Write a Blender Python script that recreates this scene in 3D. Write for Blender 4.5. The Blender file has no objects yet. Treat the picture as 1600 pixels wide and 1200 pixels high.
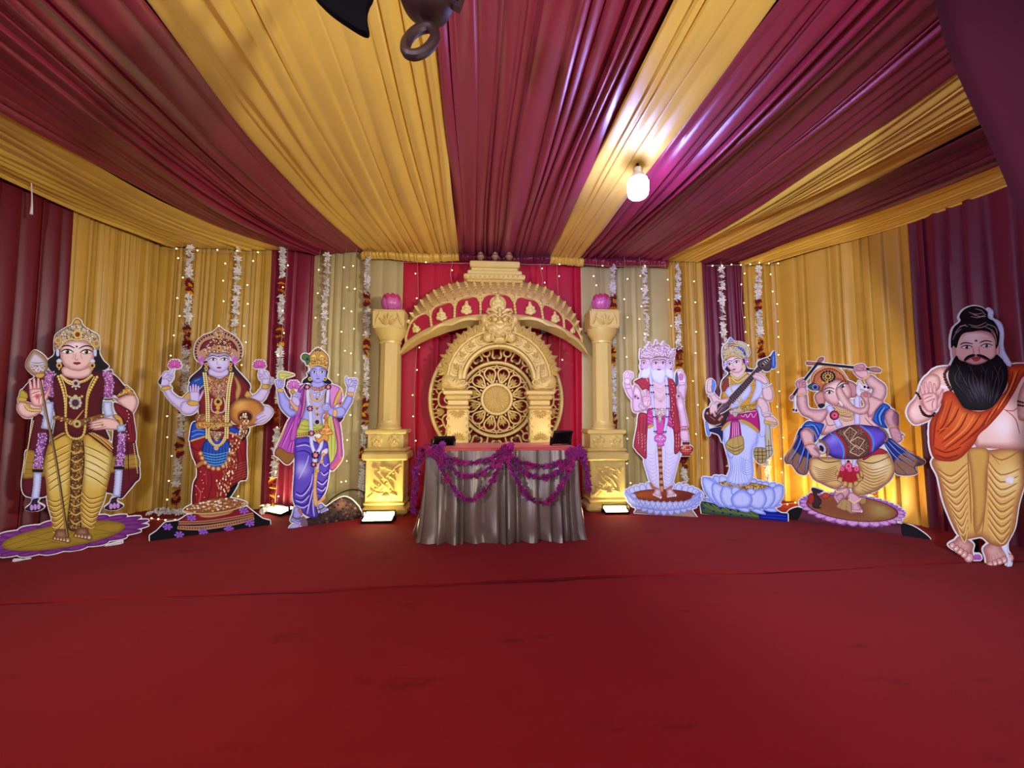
import bpy, bmesh, math, random
from mathutils import Vector, Matrix, Quaternion
from mathutils.geometry import delaunay_2d_cdt
from bisect import bisect_right
PI = math.pi
rnd = random.Random(7)
SC = bpy.context.scene
COL = SC.collection
# ------------------------------------------------------------ camera, world, lights, exposure
F = 620.0; PITCH = math.radians(4.15); YAW = math.radians(4.0); EYE = 1.07
cam = bpy.data.cameras.new('camera'); cam.sensor_width = 36; cam.lens = F / 1600 * 36
cam.clip_start = 0.02
co = bpy.data.objects.new('camera', cam); COL.objects.link(co)
co.location = (0, 0, EYE); co.rotation_euler = (PI / 2 + PITCH, 0, -YAW)
SC.camera = co
w = bpy.data.worlds.new('world'); SC.world = w; w.use_nodes = True
w.node_tree.nodes['Background'].inputs[0].default_value = (0.55, 0.5, 0.6, 1)
w.node_tree.nodes['Background'].inputs[1].default_value = 0.05
vs = SC.view_settings
SC.display_settings.display_device = 'sRGB'
vs.view_transform = 'Standard'; vs.look = 'None'; vs.gamma = 1; vs.use_curve_mapping = False
vs.exposure = 0.0
def lamp(name, loc, power, color, radius=0.06):
    l = bpy.data.lights.new(name, 'POINT'); l.energy = power; l.color = color; l.shadow_soft_size = radius
    o = bpy.data.objects.new(name, l); o.location = loc; COL.objects.link(o); return o
# unseen fill lamps added behind the camera to raise the general brightness
lamp('fill_lamp', (-1.5, -0.5, 2.3), 60, (1.0, 0.95, 0.88), 0.1)
lamp('fill_lamp', (1.9, -0.3, 2.3), 46, (0.62, 0.62, 1.0), 0.1)
def spot(name, loc, aim, power, color, deg, blend=0.8):
    l = bpy.data.lights.new(name, 'SPOT'); l.energy = power; l.color = color; l.spot_size = math.radians(deg); l.spot_blend = blend; l.shadow_soft_size = 0.12
    o = bpy.data.objects.new(name, l); o.location = loc; o.rotation_euler = (Vector(aim) - Vector(loc)).to_track_quat('-Z', 'Y').to_euler(); COL.objects.link(o)
# unseen fill spots added behind the camera, aimed at the cutouts and shrine
spot('stage_spotlight', (0.9, -2.0, 1.7), (-2.7, 3.5, 1.0), 600, (0.86, 0.9, 1.0), 40)
spot('stage_spotlight', (-0.7, -1.9, 1.65), (2.95, 3.4, 1.2), 1020, (0.84, 0.87, 1.0), 46)
spot('stage_spotlight', (0.0, -2.2, 1.8), (0.1, 4.4, 1.5), 250, (0.95, 0.95, 1.0), 40)
# more unseen spots, added to brighten the ceiling cloth from below
spot('ceiling_uplight', (2.5, -1.0, 1.5), (-2.2, 2.4, 2.95), 620, (1.0, 0.94, 0.84), 85)
spot('ceiling_uplight', (-2.5, -1.0, 1.5), (2.2, 2.4, 2.95), 560, (0.72, 0.68, 1.0), 85)
BULB_E = 165; FLOOD_E = 70; TABLE_FLOOD_E = 32; BACK_FLOOD_E = 170; FAIRY_E = 11
def area(name, loc, aim, power, color, sx, sy):
    l = bpy.data.lights.new(name, 'AREA'); l.energy = power; l.color = color; l.shape = 'RECTANGLE'
    l.size = sx; l.size_y = sy
    o = bpy.data.objects.new(name, l); o.location = loc
    o.rotation_euler = (Vector(aim) - Vector(loc)).to_track_quat('-Z', 'Y').to_euler(); COL.objects.link(o); return o

# ------------------------------------------------------------ measuring
def ray(px, py):
    x = (px - 800) / F; u = -(py - 600) / F
    f = math.cos(PITCH) - u * math.sin(PITCH); z = math.sin(PITCH) + u * math.cos(PITCH)
    return Vector((x * math.cos(YAW) + f * math.sin(YAW), -x * math.sin(YAW) + f * math.cos(YAW), z))
def onz(px, py, z=0.0):
    r = ray(px, py); t = (z - EYE) / r.z; return Vector((r.x * t, r.y * t, z))
def ony(px, py, Y):
    r = ray(px, py); t = Y / r.y; return Vector((r.x * t, Y, EYE + r.z * t))
# ------------------------------------------------------------ colour and material
def lin(c):
    return tuple(((v / 255) / 12.92 if v / 255 <= 0.04045 else ((v / 255 + 0.055) / 1.055) ** 2.4) for v in c)
MATS = {}
def mat(name, rgb, rough=0.5, metal=0.0, emit=0.0, sheen=0.0, spec=0.5, bump=0.0, bscale=200.0, var=0.0, vscale=6.0, coat=0.0):
    if name in MATS: return MATS[name]
    m = bpy.data.materials.new(name); m.use_nodes = True; MATS[name] = m
    nt = m.node_tree; b = nt.nodes['Principled BSDF']; c = lin(rgb) + (1,)
    b.inputs['Base Color'].default_value = c
    b.inputs['Roughness'].default_value = rough; b.inputs['Metallic'].default_value = metal
    b.inputs['Specular IOR Level'].default_value = spec
    if coat: b.inputs['Coat Weight'].default_value = coat; b.inputs['Coat Roughness'].default_value = 0.25
    if sheen:
        b.inputs['Sheen Weight'].default_value = sheen; b.inputs['Sheen Roughness'].default_value = 0.4
        b.inputs['Sheen Tint'].default_value = tuple(v * 0.5 + 0.5 for v in c[:3]) + (1,)
    if emit:
        b.inputs['Emission Color'].default_value = c; b.inputs['Emission Strength'].default_value = emit
    tc = nt.nodes.new('ShaderNodeTexCoord')
    if var:
        n = nt.nodes.new('ShaderNodeTexNoise'); n.inputs['Scale'].default_value = vscale; n.inputs['Detail'].default_value = 5
        nt.links.new(tc.outputs['Object'], n.inputs['Vector'])
        mx = nt.nodes.new('ShaderNodeMix'); mx.data_type = 'RGBA'
        mx.inputs[6].default_value = tuple(v * (1 - var) for v in c[:3]) + (1,)
        mx.inputs[7].default_value = tuple(min(1, v * (1 + var)) for v in c[:3]) + (1,)
        nt.links.new(n.outputs['Fac'], mx.inputs[0]); nt.links.new(mx.outputs[2], b.inputs['Base Color'])
    if bump:
        n = nt.nodes.new('ShaderNodeTexNoise'); n.inputs['Scale'].default_value = bscale; n.inputs['Detail'].default_value = 3
        nt.links.new(tc.outputs['Object'], n.inputs['Vector'])
        bp = nt.nodes.new('ShaderNodeBump'); bp.inputs['Strength'].default_value = bump; bp.inputs['Distance'].default_value = 0.004
        nt.links.new(n.outputs['Fac'], bp.inputs['Height']); nt.links.new(bp.outputs[0], b.inputs['Normal'])
    return m
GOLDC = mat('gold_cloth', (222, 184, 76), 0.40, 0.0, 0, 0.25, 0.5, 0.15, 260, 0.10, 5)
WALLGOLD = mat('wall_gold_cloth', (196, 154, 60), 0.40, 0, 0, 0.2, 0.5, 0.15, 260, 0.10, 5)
OXBLOOD = mat('oxblood_cloth', (104, 16, 26), 0.42, 0, 0, 0.1, 0.45, 0.15, 260, 0.10, 5)
BEIGEC = mat('pale_gold_cloth', (190, 174, 118), 0.45, 0, 0, 0.2, 0.4, 0.15, 260, 0.08, 5)
MAROONC = mat('maroon_cloth', (134, 28, 56), 0.36, 0, 0, 0.16, 0.6, 0.15, 260, 0.10, 5)
WINEC = mat('wine_cloth', (104, 20, 50), 0.42, 0, 0, 0.12, 0.45, 0.15, 260, 0.10, 5)
REDC = mat('red_cloth', (184, 18, 50), 0.5, 0, 0, 0.1, 0.3, 0.15, 260, 0.06, 5)
CARPET = mat('red_carpet', (150, 32, 38), 0.95, 0, 0, 0.06, 0.1, 0.6, 420, 0.16, 2.2)
def worn(m):
    # trodden blotches and scuffs on the carpet
    nt = m.node_tree; b = nt.nodes['Principled BSDF']; src = b.inputs['Base Color'].links[0].from_socket; tc = nt.nodes.new('ShaderNodeTexCoord')
    for sc, lo, hi, k, st in ((1.6, .60, .72, .55, 2.5), (0.55, .5, .68, .78, 1.0), (7.0, .70, .76, .6, 1.6)):
        mp = nt.nodes.new('ShaderNodeMapping'); mp.inputs['Scale'].default_value = (sc, sc * st, sc); n = nt.nodes.new('ShaderNodeTexNoise'); n.inputs['Scale'].default_value = 1.0; n.inputs['Detail'].default_value = 6; n.inputs['Roughness'].default_value = .65
        r = nt.nodes.new('ShaderNodeMapRange'); r.inputs[1].default_value = lo; r.inputs[2].default_value = hi; r.inputs[3].default_value = 1.0; r.inputs[4].default_value = k
        mx = nt.nodes.new('ShaderNodeMix'); mx.data_type = 'RGBA'; mx.blend_type = 'MULTIPLY'; mx.inputs[0].default_value = 1
        nt.links.new(tc.outputs['Object'], mp.inputs[0]); nt.links.new(mp.outputs[0], n.inputs['Vector']); nt.links.new(n.outputs['Fac'], r.inputs[0]); nt.links.new(src, mx.inputs[6]); nt.links.new(r.outputs[0], mx.inputs[7]); src = mx.outputs[2]
    nt.links.new(src, b.inputs['Base Color'])
worn(CARPET)
ROOFP = mat('dark_gold_plaster', (188, 150, 92), 0.45, 0.08, 0, 0, 0.4, 0.12, 90, 0.08, 8)
VELVET = mat('wine_velvet', (54, 12, 26), 0.85, 0, 0, 0.15, 0.1, 0.2, 260, 0.1, 5)
TENT = mat('dark_tent_cloth', (70, 16, 24), 0.8)
PLASTER = mat('gold_painted_plaster', (222, 196, 116), 0.36, 0.1, 0, 0, 0.5, 0.12, 90, 0.06, 8)
RED_PANEL = mat('red_painted_panel', (176, 20, 52), 0.55)
PINK = mat('pink_lotus_paint', (205, 66, 118), 0.3, 0, 0, 0, 0.6, 0, 0, 0.15, 30)
SILVERC = mat('silver_grey_satin', (138, 124, 112), 0.32, 0.35, 0, 0.2, 0.6, 0.12, 240)
TOPC = mat('coral_table_cover', (206, 70, 62), 0.55, 0, 0, 0.2)
MAGENTA = mat('magenta_petals', (158, 24, 110), 0.6, 0, 0, 0.3, 0.3, 0, 0, 0.35, 60)
BLACKM = mat('black_metal', (16, 16, 18), 0.4, 0.3)
GLASSM = mat('lamp_glass', (200, 200, 200), 0.2)
WIRE = mat('cable_black', (14, 12, 12), 0.5)
CLEARW = mat('pale_wire', (170, 160, 140), 0.5)
WHITEF = mat('white_petals', (236, 232, 226), 0.7, 0, 0, 0.2, 0.2)
MARI = mat('dark_red_petals', (126, 14, 16), 0.75, 0, 0, 0.3, 0.2)
YELF = mat('yellow_petals', (232, 160, 30), 0.7, 0, 0, 0.2, 0.2)
FOAM = mat('white_foam_board', (226, 226, 226), 0.6)
BULBM = mat('lit_bulb', (150, 158, 255), 0.4, 0, BULB_E)
FLOODM = mat('lit_floodlight', (255, 236, 170), 0.4, 0, FLOOD_E)
TFLOODM = mat('lit_table_floodlight', (255, 226, 170), 0.4, 0, TABLE_FLOOD_E)
BFLOODM = mat('lit_warm_floodlight', (255, 214, 140), 0.4, 0, BACK_FLOOD_E)
FAIRYM = mat('lit_fairy_bulb', (255, 214, 130), 0.4, 0, FAIRY_E)
MATS['lit_fairy_bulb'].cycles.emission_sampling = 'NONE'
WHITEPL = mat('white_plastic', (230, 230, 232), 0.4)
# ------------------------------------------------------------ objects
def tag(o, label=None, cat=None, group=None, kind=None):
    if label: o['label'] = label
    if cat: o['category'] = cat
    if group: o['group'] = group
    if kind: o['kind'] = kind
    return o
def thing(name, label, cat, loc=(0, 0, 0), rz=0.0, group=None):
    o = bpy.data.objects.new(name, None); o.empty_display_size = 0.05; COL.objects.link(o)
    o.location = loc; o.rotation_euler = (0, 0, rz); tag(o, label, cat, group); return o
def dup(root, loc, rz=0.0, label=None, group=None):
    def cp(o, par):
        c = o.copy(); COL.objects.link(c)
        if par: c.parent = par
        for ch in list(o.children): cp(ch, c)
        return c
    r = cp(root, None); r.location = loc; r.rotation_euler = (0, 0, rz)
    if label: r['label'] = label
    if group: r['group'] = group
    return r
class MB:
    def __init__(s): s.v = []; s.f = []
    def add(s, vs, fs):
        n = len(s.v); s.v += [tuple(p) for p in vs]; s.f += [tuple(i + n for i in f) for f in fs]; return s
    def grid(s, P, closeu=False, closev=False):
        nr = len(P); nc = len(P[0]); n = len(s.v)
        for row in P: s.v += [tuple(p) for p in row]
        for i in range(nr if closeu else nr - 1):
            for j in range(nc if closev else nc - 1):
                a = i * nc + j; b = i * nc + (j + 1) % nc; c = ((i + 1) % nr) * nc + (j + 1) % nc; d = ((i + 1) % nr) * nc + j
                s.f.append((n + a, n + b, n + c, n + d))
        return s
    def box(s, c, d, bev=0.0, taper=1.0):
        cx, cy, cz = c; hx, hy, hz = d[0] / 2, d[1] / 2, d[2] / 2
        b = min(bev, hx * .9, hy * .9, hz * .9)
        if b <= 0:
            vs = [(cx + sx * hx * (taper if sz > 0 else 1), cy + sy * hy * (taper if sz > 0 else 1), cz + sz * hz) for sz in (-1, 1) for sx, sy in ((-1, -1), (1, -1), (1, 1), (-1, 1))]
            return s.add(vs, [(3, 2, 1, 0), (4, 5, 6, 7), (0, 1, 5, 4), (1, 2, 6, 5), (2, 3, 7, 6), (3, 0, 4, 7)])
        rings = []
        for k, (zz, ins) in enumerate(((-hz, b), (-hz + b, 0), (hz - b, 0), (hz, b))):
            t = 1 + (taper - 1) * (zz + hz) / (2 * hz); x = hx * t - ins; y = hy * t - ins; cc = b * 0.6
            rings.append([(cx + a, cy + e, cz + zz) for a, e in ((-x + cc, -y), (x - cc, -y), (x, -y + cc), (x, y - cc), (x - cc, y), (-x + cc, y), (-x, y - cc), (-x, -y + cc))])
        n = len(s.v); s.grid(rings, False, True); s.f.append(tuple(range(n + 7, n - 1, -1))); s.f.append(tuple(range(n + 24, n + 32))); return s
    def lathe(s, prof, c=(0, 0, 0), seg=24, flute=None):
        rows = []
        for r, z in prof:
            rows.append([(c[0] + r * (flute(a * 2 * PI / seg) if flute else 1) * math.cos(a * 2 * PI / seg), c[1] + r * (flute(a * 2 * PI / seg) if flute else 1) * math.sin(a * 2 * PI / seg), c[2] + z) for a in range(seg)])
        n = len(s.v); s.grid(rows, False, True)
        s.f.append(tuple(range(n + seg - 1, n - 1, -1))); s.f.append(tuple(range(n + (len(prof) - 1) * seg, n + len(prof) * seg))); return s
    def tube(s, path, r, seg=6, closed=False):
        path = [Vector(p) for p in path]; m = len(path); rows = []; up = None
        for i, p in enumerate(path):
            a = path[(i - 1) % m] if (closed or i) else p; b = path[(i + 1) % m] if (closed or i < m - 1) else p
            t = (b - a).normalized() if (b - a).length > 1e-9 else Vector((0, 0, 1))
            if up is None: up = Vector((0, 1, 0)) if abs(t.y) < 0.9 else Vector((1, 0, 0))
            x = t.cross(up)
            if x.length < 1e-6: x = t.orthogonal()
            x.normalize(); up = x.cross(t).normalized()
            rr = r[i] if isinstance(r, (list, tuple)) else r
            rows.append([p + (x * math.cos(k * 2 * PI / seg) + up * math.sin(k * 2 * PI / seg)) * rr for k in range(seg)])
        n = len(s.v); s.grid(rows, closed, True)
        if not closed:
            s.f.append(tuple(range(n + seg - 1, n - 1, -1))); s.f.append(tuple(range(n + (m - 1) * seg, n + m * seg)))
        return s
    def ell(s, c, d, q=None, nu=12, nv=8):
        rows = []
        for i in range(nv + 1):
            th = PI * i / nv; row = []
            for j in range(nu):
                p = Vector((d[0] * math.sin(th) * math.cos(2 * PI * j / nu), d[1] * math.sin(th) * math.sin(2 * PI * j / nu), d[2] * math.cos(th) if 0 < i < nv else d[2] * (1 if i == 0 else -1)))
                if i in (0, nv): p += Vector((1e-5 * math.cos(2 * PI * j / nu), 1e-5 * math.sin(2 * PI * j / nu), 0))
                if q: p = q @ p
                row.append(Vector(c) + p)
            rows.append(row)
        return s.grid(rows, False, True)
    def prism(s, pts, y0, y1, back=True):
        # outline in (x, z), extruded along y from y0 (front) to y1
        n = len(s.v); m = len(pts)
        r = delaunay_2d_cdt([Vector(p) for p in pts], [], [list(range(m))], 1, 1e-7)
        vv, ff = r[0], r[2]; k = len(vv)
        s.v += [(p.x, y0, p.y) for p in vv]; s.v += [(p.x, y1, p.y) for p in vv]
        for f in ff:
            s.f.append(tuple(n + i for i in f)); s.f.append(tuple(n + k + i for i in reversed(f)))
        q = n + 2 * k
        s.v += [(p[0], y0, p[1]) for p in pts] + [(p[0], y1, p[1]) for p in pts]
        for i in range(m): s.f.append((q + i, q + m + i, q + m + (i + 1) % m, q + (i + 1) % m))
        return s
    def ribbon(s, pts, wd, y0, y1, closed=False):
        # bar of width wd following a path in (x, z), from y0 to y1, bevelled front
        m = len(pts); L = []; R = []; rows = []
        for i, p in enumerate(pts):
            a = pts[(i - 1) % m] if (closed or i) else p; b = pts[(i + 1) % m] if (closed or i < m - 1) else p
            dx, dz = b[0] - a[0], b[1] - a[1]; l = math.hypot(dx, dz) or 1
            h = (wd[i] if isinstance(wd, (list, tuple)) else wd) / 2
            nx, nz = -dz / l * h, dx / l * h; g = 0.55; e = min(h * .8, abs(y1 - y0) * .5)
            ys = y0 + (e if y1 > y0 else -e)
            rows.append([(p[0] + nx, y1, p[1] + nz), (p[0] + nx, ys, p[1] + nz), (p[0] + nx * g, y0, p[1] + nz * g), (p[0] - nx * g, y0, p[1] - nz * g), (p[0] - nx, ys, p[1] - nz), (p[0] - nx, y1, p[1] - nz)])
        n = len(s.v); s.grid(rows, closed, True)
        if not closed: s.f.append(tuple(range(n + 5, n - 1, -1))); s.f.append(tuple(range(n + (m - 1) * 6, n + m * 6)))
        return s
    def build(s, name, m, parent=None, smooth=True, angle=35, loc=None, remesh=0):
        me = bpy.data.meshes.new(name); me.from_pydata(s.v, [], s.f); me.validate()
        bm = bmesh.new(); bm.from_mesh(me); bmesh.ops.recalc_face_normals(bm, faces=bm.faces); 
        if smooth:
            ca = math.radians(angle)
            for e in bm.edges: e.smooth = not (len(e.link_faces) == 2 and e.calc_face_angle(0) > ca)
            for f in bm.faces: f.smooth = True
        bm.to_mesh(me); bm.free()
        me.materials.append(m); o = bpy.data.objects.new(name, me); COL.objects.link(o)
        if parent: o.parent = parent
        if loc: o.location = loc
        if remesh:
            r = o.modifiers.new('remesh', 'REMESH'); r.mode = 'VOXEL'; r.voxel_size = remesh; r.use_smooth_shade = True
            sm = o.modifiers.new('smooth', 'SMOOTH'); sm.iterations = 1; sm.factor = 0.5
        return o
def cat(pts, n=6, closed=False):
    # Catmull-Rom through points of any dimension
    m = len(pts); out = []
    for i in range(m if closed else m - 1):
        p = [pts[(i + k) % m] if closed else pts[max(0, min(m - 1, i + k))] for k in (-1, 0, 1, 2)]
        for t in range(n):
            t /= n
            out.append(tuple(0.5 * (2 * b + (c - a) * t + (2 * a - 5 * b + 4 * c - d) * t * t + (3 * b - a - 3 * c + d) * t ** 3) for a, b, c, d in zip(*p)))
    if not closed: out.append(tuple(pts[-1]))
    return out
def circ(cx, cz, r, n=40, a0=0, a1=2 * PI, closed=True, ry=None):
    k = n if closed else n + 1
    return [(cx + r * math.cos(a0 + (a1 - a0) * i / n), cz + (ry or r) * math.sin(a0 + (a1 - a0) * i / n)) for i in range(k)]
# ------------------------------------------------------------ the setting
def slab(name, c, d, m):
    o = MB().box(c, d).build(name, m, smooth=False); o['kind'] = 'structure'; return o
slab('floor', (0, 1.2, -0.06), (11, 9, 0.1), TENT)
slab('wall_back', (0, 4.9, 1.5), (9.4, 0.06, 3.1), TENT)
slab('wall_left', (-4.62, 1.9, 1.5), (0.06, 6.0, 3.1), TENT)
slab('wall_right', (4.72, 1.9, 1.5), (0.06, 6.0, 3.1), TENT)
slab('ceiling', (0, 1.7, 3.13), (9.4, 6.5, 0.06), TENT)
# carpets: two lengths that meet in a wavy seam
def carpet(name, x0, x1, edge0, edge1, zb, label):
    m = MB(); N = 90; top = []
    rows = 8
    for j in range(rows + 1):
        row = []
        for i in range(N + 1):
            x = x0 + (x1 - x0) * i / N; a = edge0(x); b = edge1(x); y = a + (b - a) * j / rows
            row.append((x, y, zb + 0.0012 * math.sin(x * 5.1 + y * 3) * math.sin(y * 4.3 + 1)))
        top.append(row)
    m.grid(top); n = len(m.v)
    bot = [[(p[0], p[1], -0.0095) for p in r] for r in top]
    m.grid(bot)
    for r in (0, rows): m.grid([top[r], bot[r]])
    o = m.build(name, CARPET); tag(o, label, 'carpet'); return o
seam = lambda x: 2.585 + 0.03 * (x + 0.5) + 0.012 * math.sin(x * 2.3) + 0.005 * math.sin(x * 9 + 1)
carpet('carpet', -4.55, 4.65, lambda x: seam(x), lambda x: 4.84, 0.006, 'red carpet length running under the cutouts and the skirted table')
carpet('carpet', -4.55, 4.65, lambda x: -2.4, lambda x: seam(x) - 0.026 - 0.010 * math.sin(x * 3.7) - 0.004 * math.sin(x * 17), -0.002, 'worn red carpet length filling the foreground in front of the seam')
# ---- pleats
def pleat_fn(width, seed, wmin, wmax, amp):
    r = random.Random(seed); xs = [0.0]; amps = []
    while xs[-1] < width:
        xs.append(xs[-1] + r.uniform(wmin, wmax) * r.choice((0.6, 1, 1, 1.5))); amps.append((amp * r.uniform(0.35, 1.0), r.choice((0.12, 0.2, 0.5, 0.8, 0.88)), r.uniform(1.2, 2.4)))
    sc = width / xs[-1]; xs = [x * sc for x in xs]
    def f(x):
        i = min(len(amps) - 1, max(0, bisect_right(xs, x) - 1)); a, pk, p = amps[i]
        t = (x - xs[i]) / (xs[i + 1] - xs[i]); t = t / pk if t < pk else (1 - t) / (1 - pk)
        t = max(0, min(1, t)); return a * (t ** (1 / p) if p > 1.8 else math.sin(t * PI / 2))
    samples = []
    for i in range(len(amps)):
        pk = amps[i][1]; w_ = xs[i + 1] - xs[i]
        samples += [xs[i] + w_ * t for t in (0, pk * .2, pk * .5, pk * .8, pk, pk + (1 - pk) * .25, pk + (1 - pk) * .55, pk + (1 - pk) * .85)]
    samples.append(width); return f, samples
def wall_curtain(label, pts, ztop, m, seed, amp=0.035, wmin=0.07, wmax=0.16, flare=0.0, zbot=0.0, name='curtain', rows=14):
    # pts: plan polyline (x, y); the cloth hangs just in front of it, towards the room's middle
    L = [0]; P = [Vector(p) for p in pts]
    for a, b in zip(P, P[1:]): L.append(L[-1] + (b - a).length)
    f, xs = pleat_fn(L[-1], seed, wmin, wmax, amp); r = random.Random(seed + 5); ph = [r.uniform(0, 6) for _ in range(4)]
    def at(s):
        i = min(len(P) - 2, max(0, bisect_right(L, s) - 1)); t = (s - L[i]) / (L[i + 1] - L[i]); d = (P[i + 1] - P[i]).normalized()
        nrm = Vector((d.y, -d.x)); q = P[i].lerp(P[i + 1], t)
        if nrm.dot(Vector((0, 1.5)) - q) < 0: nrm = -nrm
        return q, nrm
    G = []
    for k in range(rows + 1):
        v = k / rows; row = []
        for s in xs:
            q, nrm = at(s); zt = ztop(s / L[-1]) if callable(ztop) else ztop
            a = f(s) * (0.55 + 0.45 * min(1, v * 3)) + 0.008 * math.sin(v * 5 + s * 6 + ph[0]) * v + flare * v * v
            q = q + nrm * a; z = zt + (zbot - zt) * v + (0.012 * math.sin(s * 23 + ph[1]) if k == 0 else 0)
            row.append((q.x, q.y, z))
        G.append(row)
    o = MB().grid(G).build(name, m, angle=80); tag(o, label, 'curtain'); return o
YB = 4.70
def xw(px): return ony(px, 500, YB).x
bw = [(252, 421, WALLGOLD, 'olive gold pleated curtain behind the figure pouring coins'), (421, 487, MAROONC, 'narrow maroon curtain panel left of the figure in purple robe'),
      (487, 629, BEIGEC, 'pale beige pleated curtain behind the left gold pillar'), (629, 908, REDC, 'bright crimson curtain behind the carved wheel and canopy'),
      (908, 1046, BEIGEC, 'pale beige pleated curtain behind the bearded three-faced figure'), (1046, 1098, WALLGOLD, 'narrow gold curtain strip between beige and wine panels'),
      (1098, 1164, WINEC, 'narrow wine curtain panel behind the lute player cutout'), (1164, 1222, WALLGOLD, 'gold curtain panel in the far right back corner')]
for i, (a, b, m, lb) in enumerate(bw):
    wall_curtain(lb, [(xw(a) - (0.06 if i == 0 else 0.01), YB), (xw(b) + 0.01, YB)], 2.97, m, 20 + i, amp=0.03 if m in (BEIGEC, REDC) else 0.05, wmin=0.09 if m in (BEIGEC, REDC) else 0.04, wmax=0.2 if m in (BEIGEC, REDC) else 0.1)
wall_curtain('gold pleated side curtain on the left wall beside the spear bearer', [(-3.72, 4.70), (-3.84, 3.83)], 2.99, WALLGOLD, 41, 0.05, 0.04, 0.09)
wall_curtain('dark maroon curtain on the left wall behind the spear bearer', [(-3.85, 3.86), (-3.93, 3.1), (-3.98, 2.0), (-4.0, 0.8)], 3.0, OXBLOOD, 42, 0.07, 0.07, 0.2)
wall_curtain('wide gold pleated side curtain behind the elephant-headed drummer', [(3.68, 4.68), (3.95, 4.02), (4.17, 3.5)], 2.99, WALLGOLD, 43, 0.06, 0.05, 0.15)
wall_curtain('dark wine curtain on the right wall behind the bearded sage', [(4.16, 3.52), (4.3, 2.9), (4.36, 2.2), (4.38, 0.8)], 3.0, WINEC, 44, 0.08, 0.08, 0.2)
# ---- ceiling cloth strips
BND = [[(0, 285), (110, 335), (250, 390)], [(0, 180), (100, 240), (250, 325), (340, 366), (425, 391)], [(215, 0), (300, 110), (400, 235), (480, 325), (565, 399)],
       [(675, 0), (690, 150), (705, 300), (717, 405)], [(1060, 0), (1000, 120), (930, 260), (862, 404)], [(1232, 0), (1130, 130), (1020, 268), (908, 408)],
       [(1520, 105), (1400, 190), (1200, 320), (1035, 412)], [(1545, 205), (1400, 275), (1250, 345), (1100, 413)], [(1560, 262), (1400, 322), (1290, 362), (1160, 412)],
       [(1600, 292), (1425, 356), (1310, 386), (1222, 412)]]
def bline(px):
    q = [onz(x, y, 2.9) for x, y in px]; q = sorted(((p.y, p.x) for p in q))
    y0, x0 = q[0]; y1, x1 = q[1]; s = (x1 - x0) / (y1 - y0); s = max(-0.25, min(0.25, s))
    q = [(-1.4, max(-4.5, min(4.5, x0 + s * 0.6 * (-1.4 - y0))))] + q; ye, xe = q[-1]; q.append((4.66, xe + (xe - q[-2][1]) / (ye - q[-2][0] + 1e-6) * (4.66 - ye)))
    def f(y):
        i = 0
        while i < len(q) - 2 and y > q[i + 1][0]: i += 1
        t = (y - q[i][0]) / (q[i + 1][0] - q[i][0]); return q[i][1] + (q[i + 1][1] - q[i][1]) * t
    return lambda y: (f(y - 0.25) + f(y) * 2 + f(min(4.66, y + 0.25))) / 4 if y < 4.3 else f(y)
BL = [bline(b) for b in BND]
cs = [(GOLDC, 'gold ceiling cloth strip along the left wall'), (MAROONC, 'wide maroon ceiling cloth strip above the left cutouts'), (GOLDC, 'wide gold ceiling cloth strip left of the middle, the broadest gold one'),
      (MAROONC, 'maroon ceiling cloth strip leading to the canopy top'), (GOLDC, 'gold ceiling cloth strip just left of the hanging bulb'), (MAROONC, 'purple-lit maroon ceiling cloth strip right of the hanging bulb'),
      (GOLDC, 'gold ceiling cloth strip between the two right maroon strips'), (WINEC, 'narrow dark wine ceiling cloth strip near the right wall'), (GOLDC, 'narrow gold ceiling cloth strip along the top of the right wall')]
for i, (m, lb) in enumerate(cs):
    wm = BL[i + 1](2.5) - BL[i](2.5); f, xs = pleat_fn(wm, 60 + i, 0.035, 0.13, 0.062 if m is not GOLDC else 0.046)
    r = random.Random(i); ph = r.uniform(0, 6); G = []; rows = 46
    for k in range(rows + 1):
        y = -1.4 + (4.66 + 1.4) * k / rows; a = BL[i](y); b = BL[i + 1](y); row = []
        for s in xs:
            u = s / wm; x = a + (b - a) * u
            sag = 0.05 * math.sin(PI * max(0, min(1, (y + 1.4) / 6.06)))
            wig = 0.012 * math.sin(y * 1.7 + s * 9 + ph) + 0.006 * math.sin(y * 4.1 + s * 17)
            z = 2.965 - sag * 0.3 - f(s) * (0.6 + 0.4 * math.sin(s * 5 + y * 0.9 + ph)) - 0.01 * math.sin(PI * u) + wig * (0.3 if y > 4.2 else 1)
            row.append((x + (0.0 if u in (0, 1) else 0.01 * math.sin(y * 2 + s * 12)), y, z))
        G.append(row)
    o = MB().grid(G).build('ceiling_cloth', m, angle=80); tag(o, lb, 'ceiling drape')
# gathered valance where the ceiling cloth meets the back wall
def valance(x0, x1, m, lb, seed):
    f, xs = pleat_fn(x1 - x0, seed, 0.03, 0.07, 0.03); G = []
    for k in range(7):
        v = k / 6; G.append([(x0 + s, 4.63 - 0.06 * math.sin(v * PI) - f(s), 2.95 - 0.10 * v - 0.012 * math.sin(s * 7 + seed) * v) for s in xs])
    o = MB().grid(G).build('valance', m, angle=80); tag(o, lb, 'valance')
valance(xw(566), xw(717), GOLDC, 'short gathered gold valance at the wall end of the broadest gold strip', 3)
valance(xw(717), xw(858), WINEC, 'short gathered dark valance above the three small pots', 4)
valance(xw(858), xw(910), GOLDC, 'short gathered gold valance right of the canopy top', 5)
valance(xw(910), xw(1040), MAROONC, 'short gathered purple-lit valance above the right beige curtain', 6)
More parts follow.
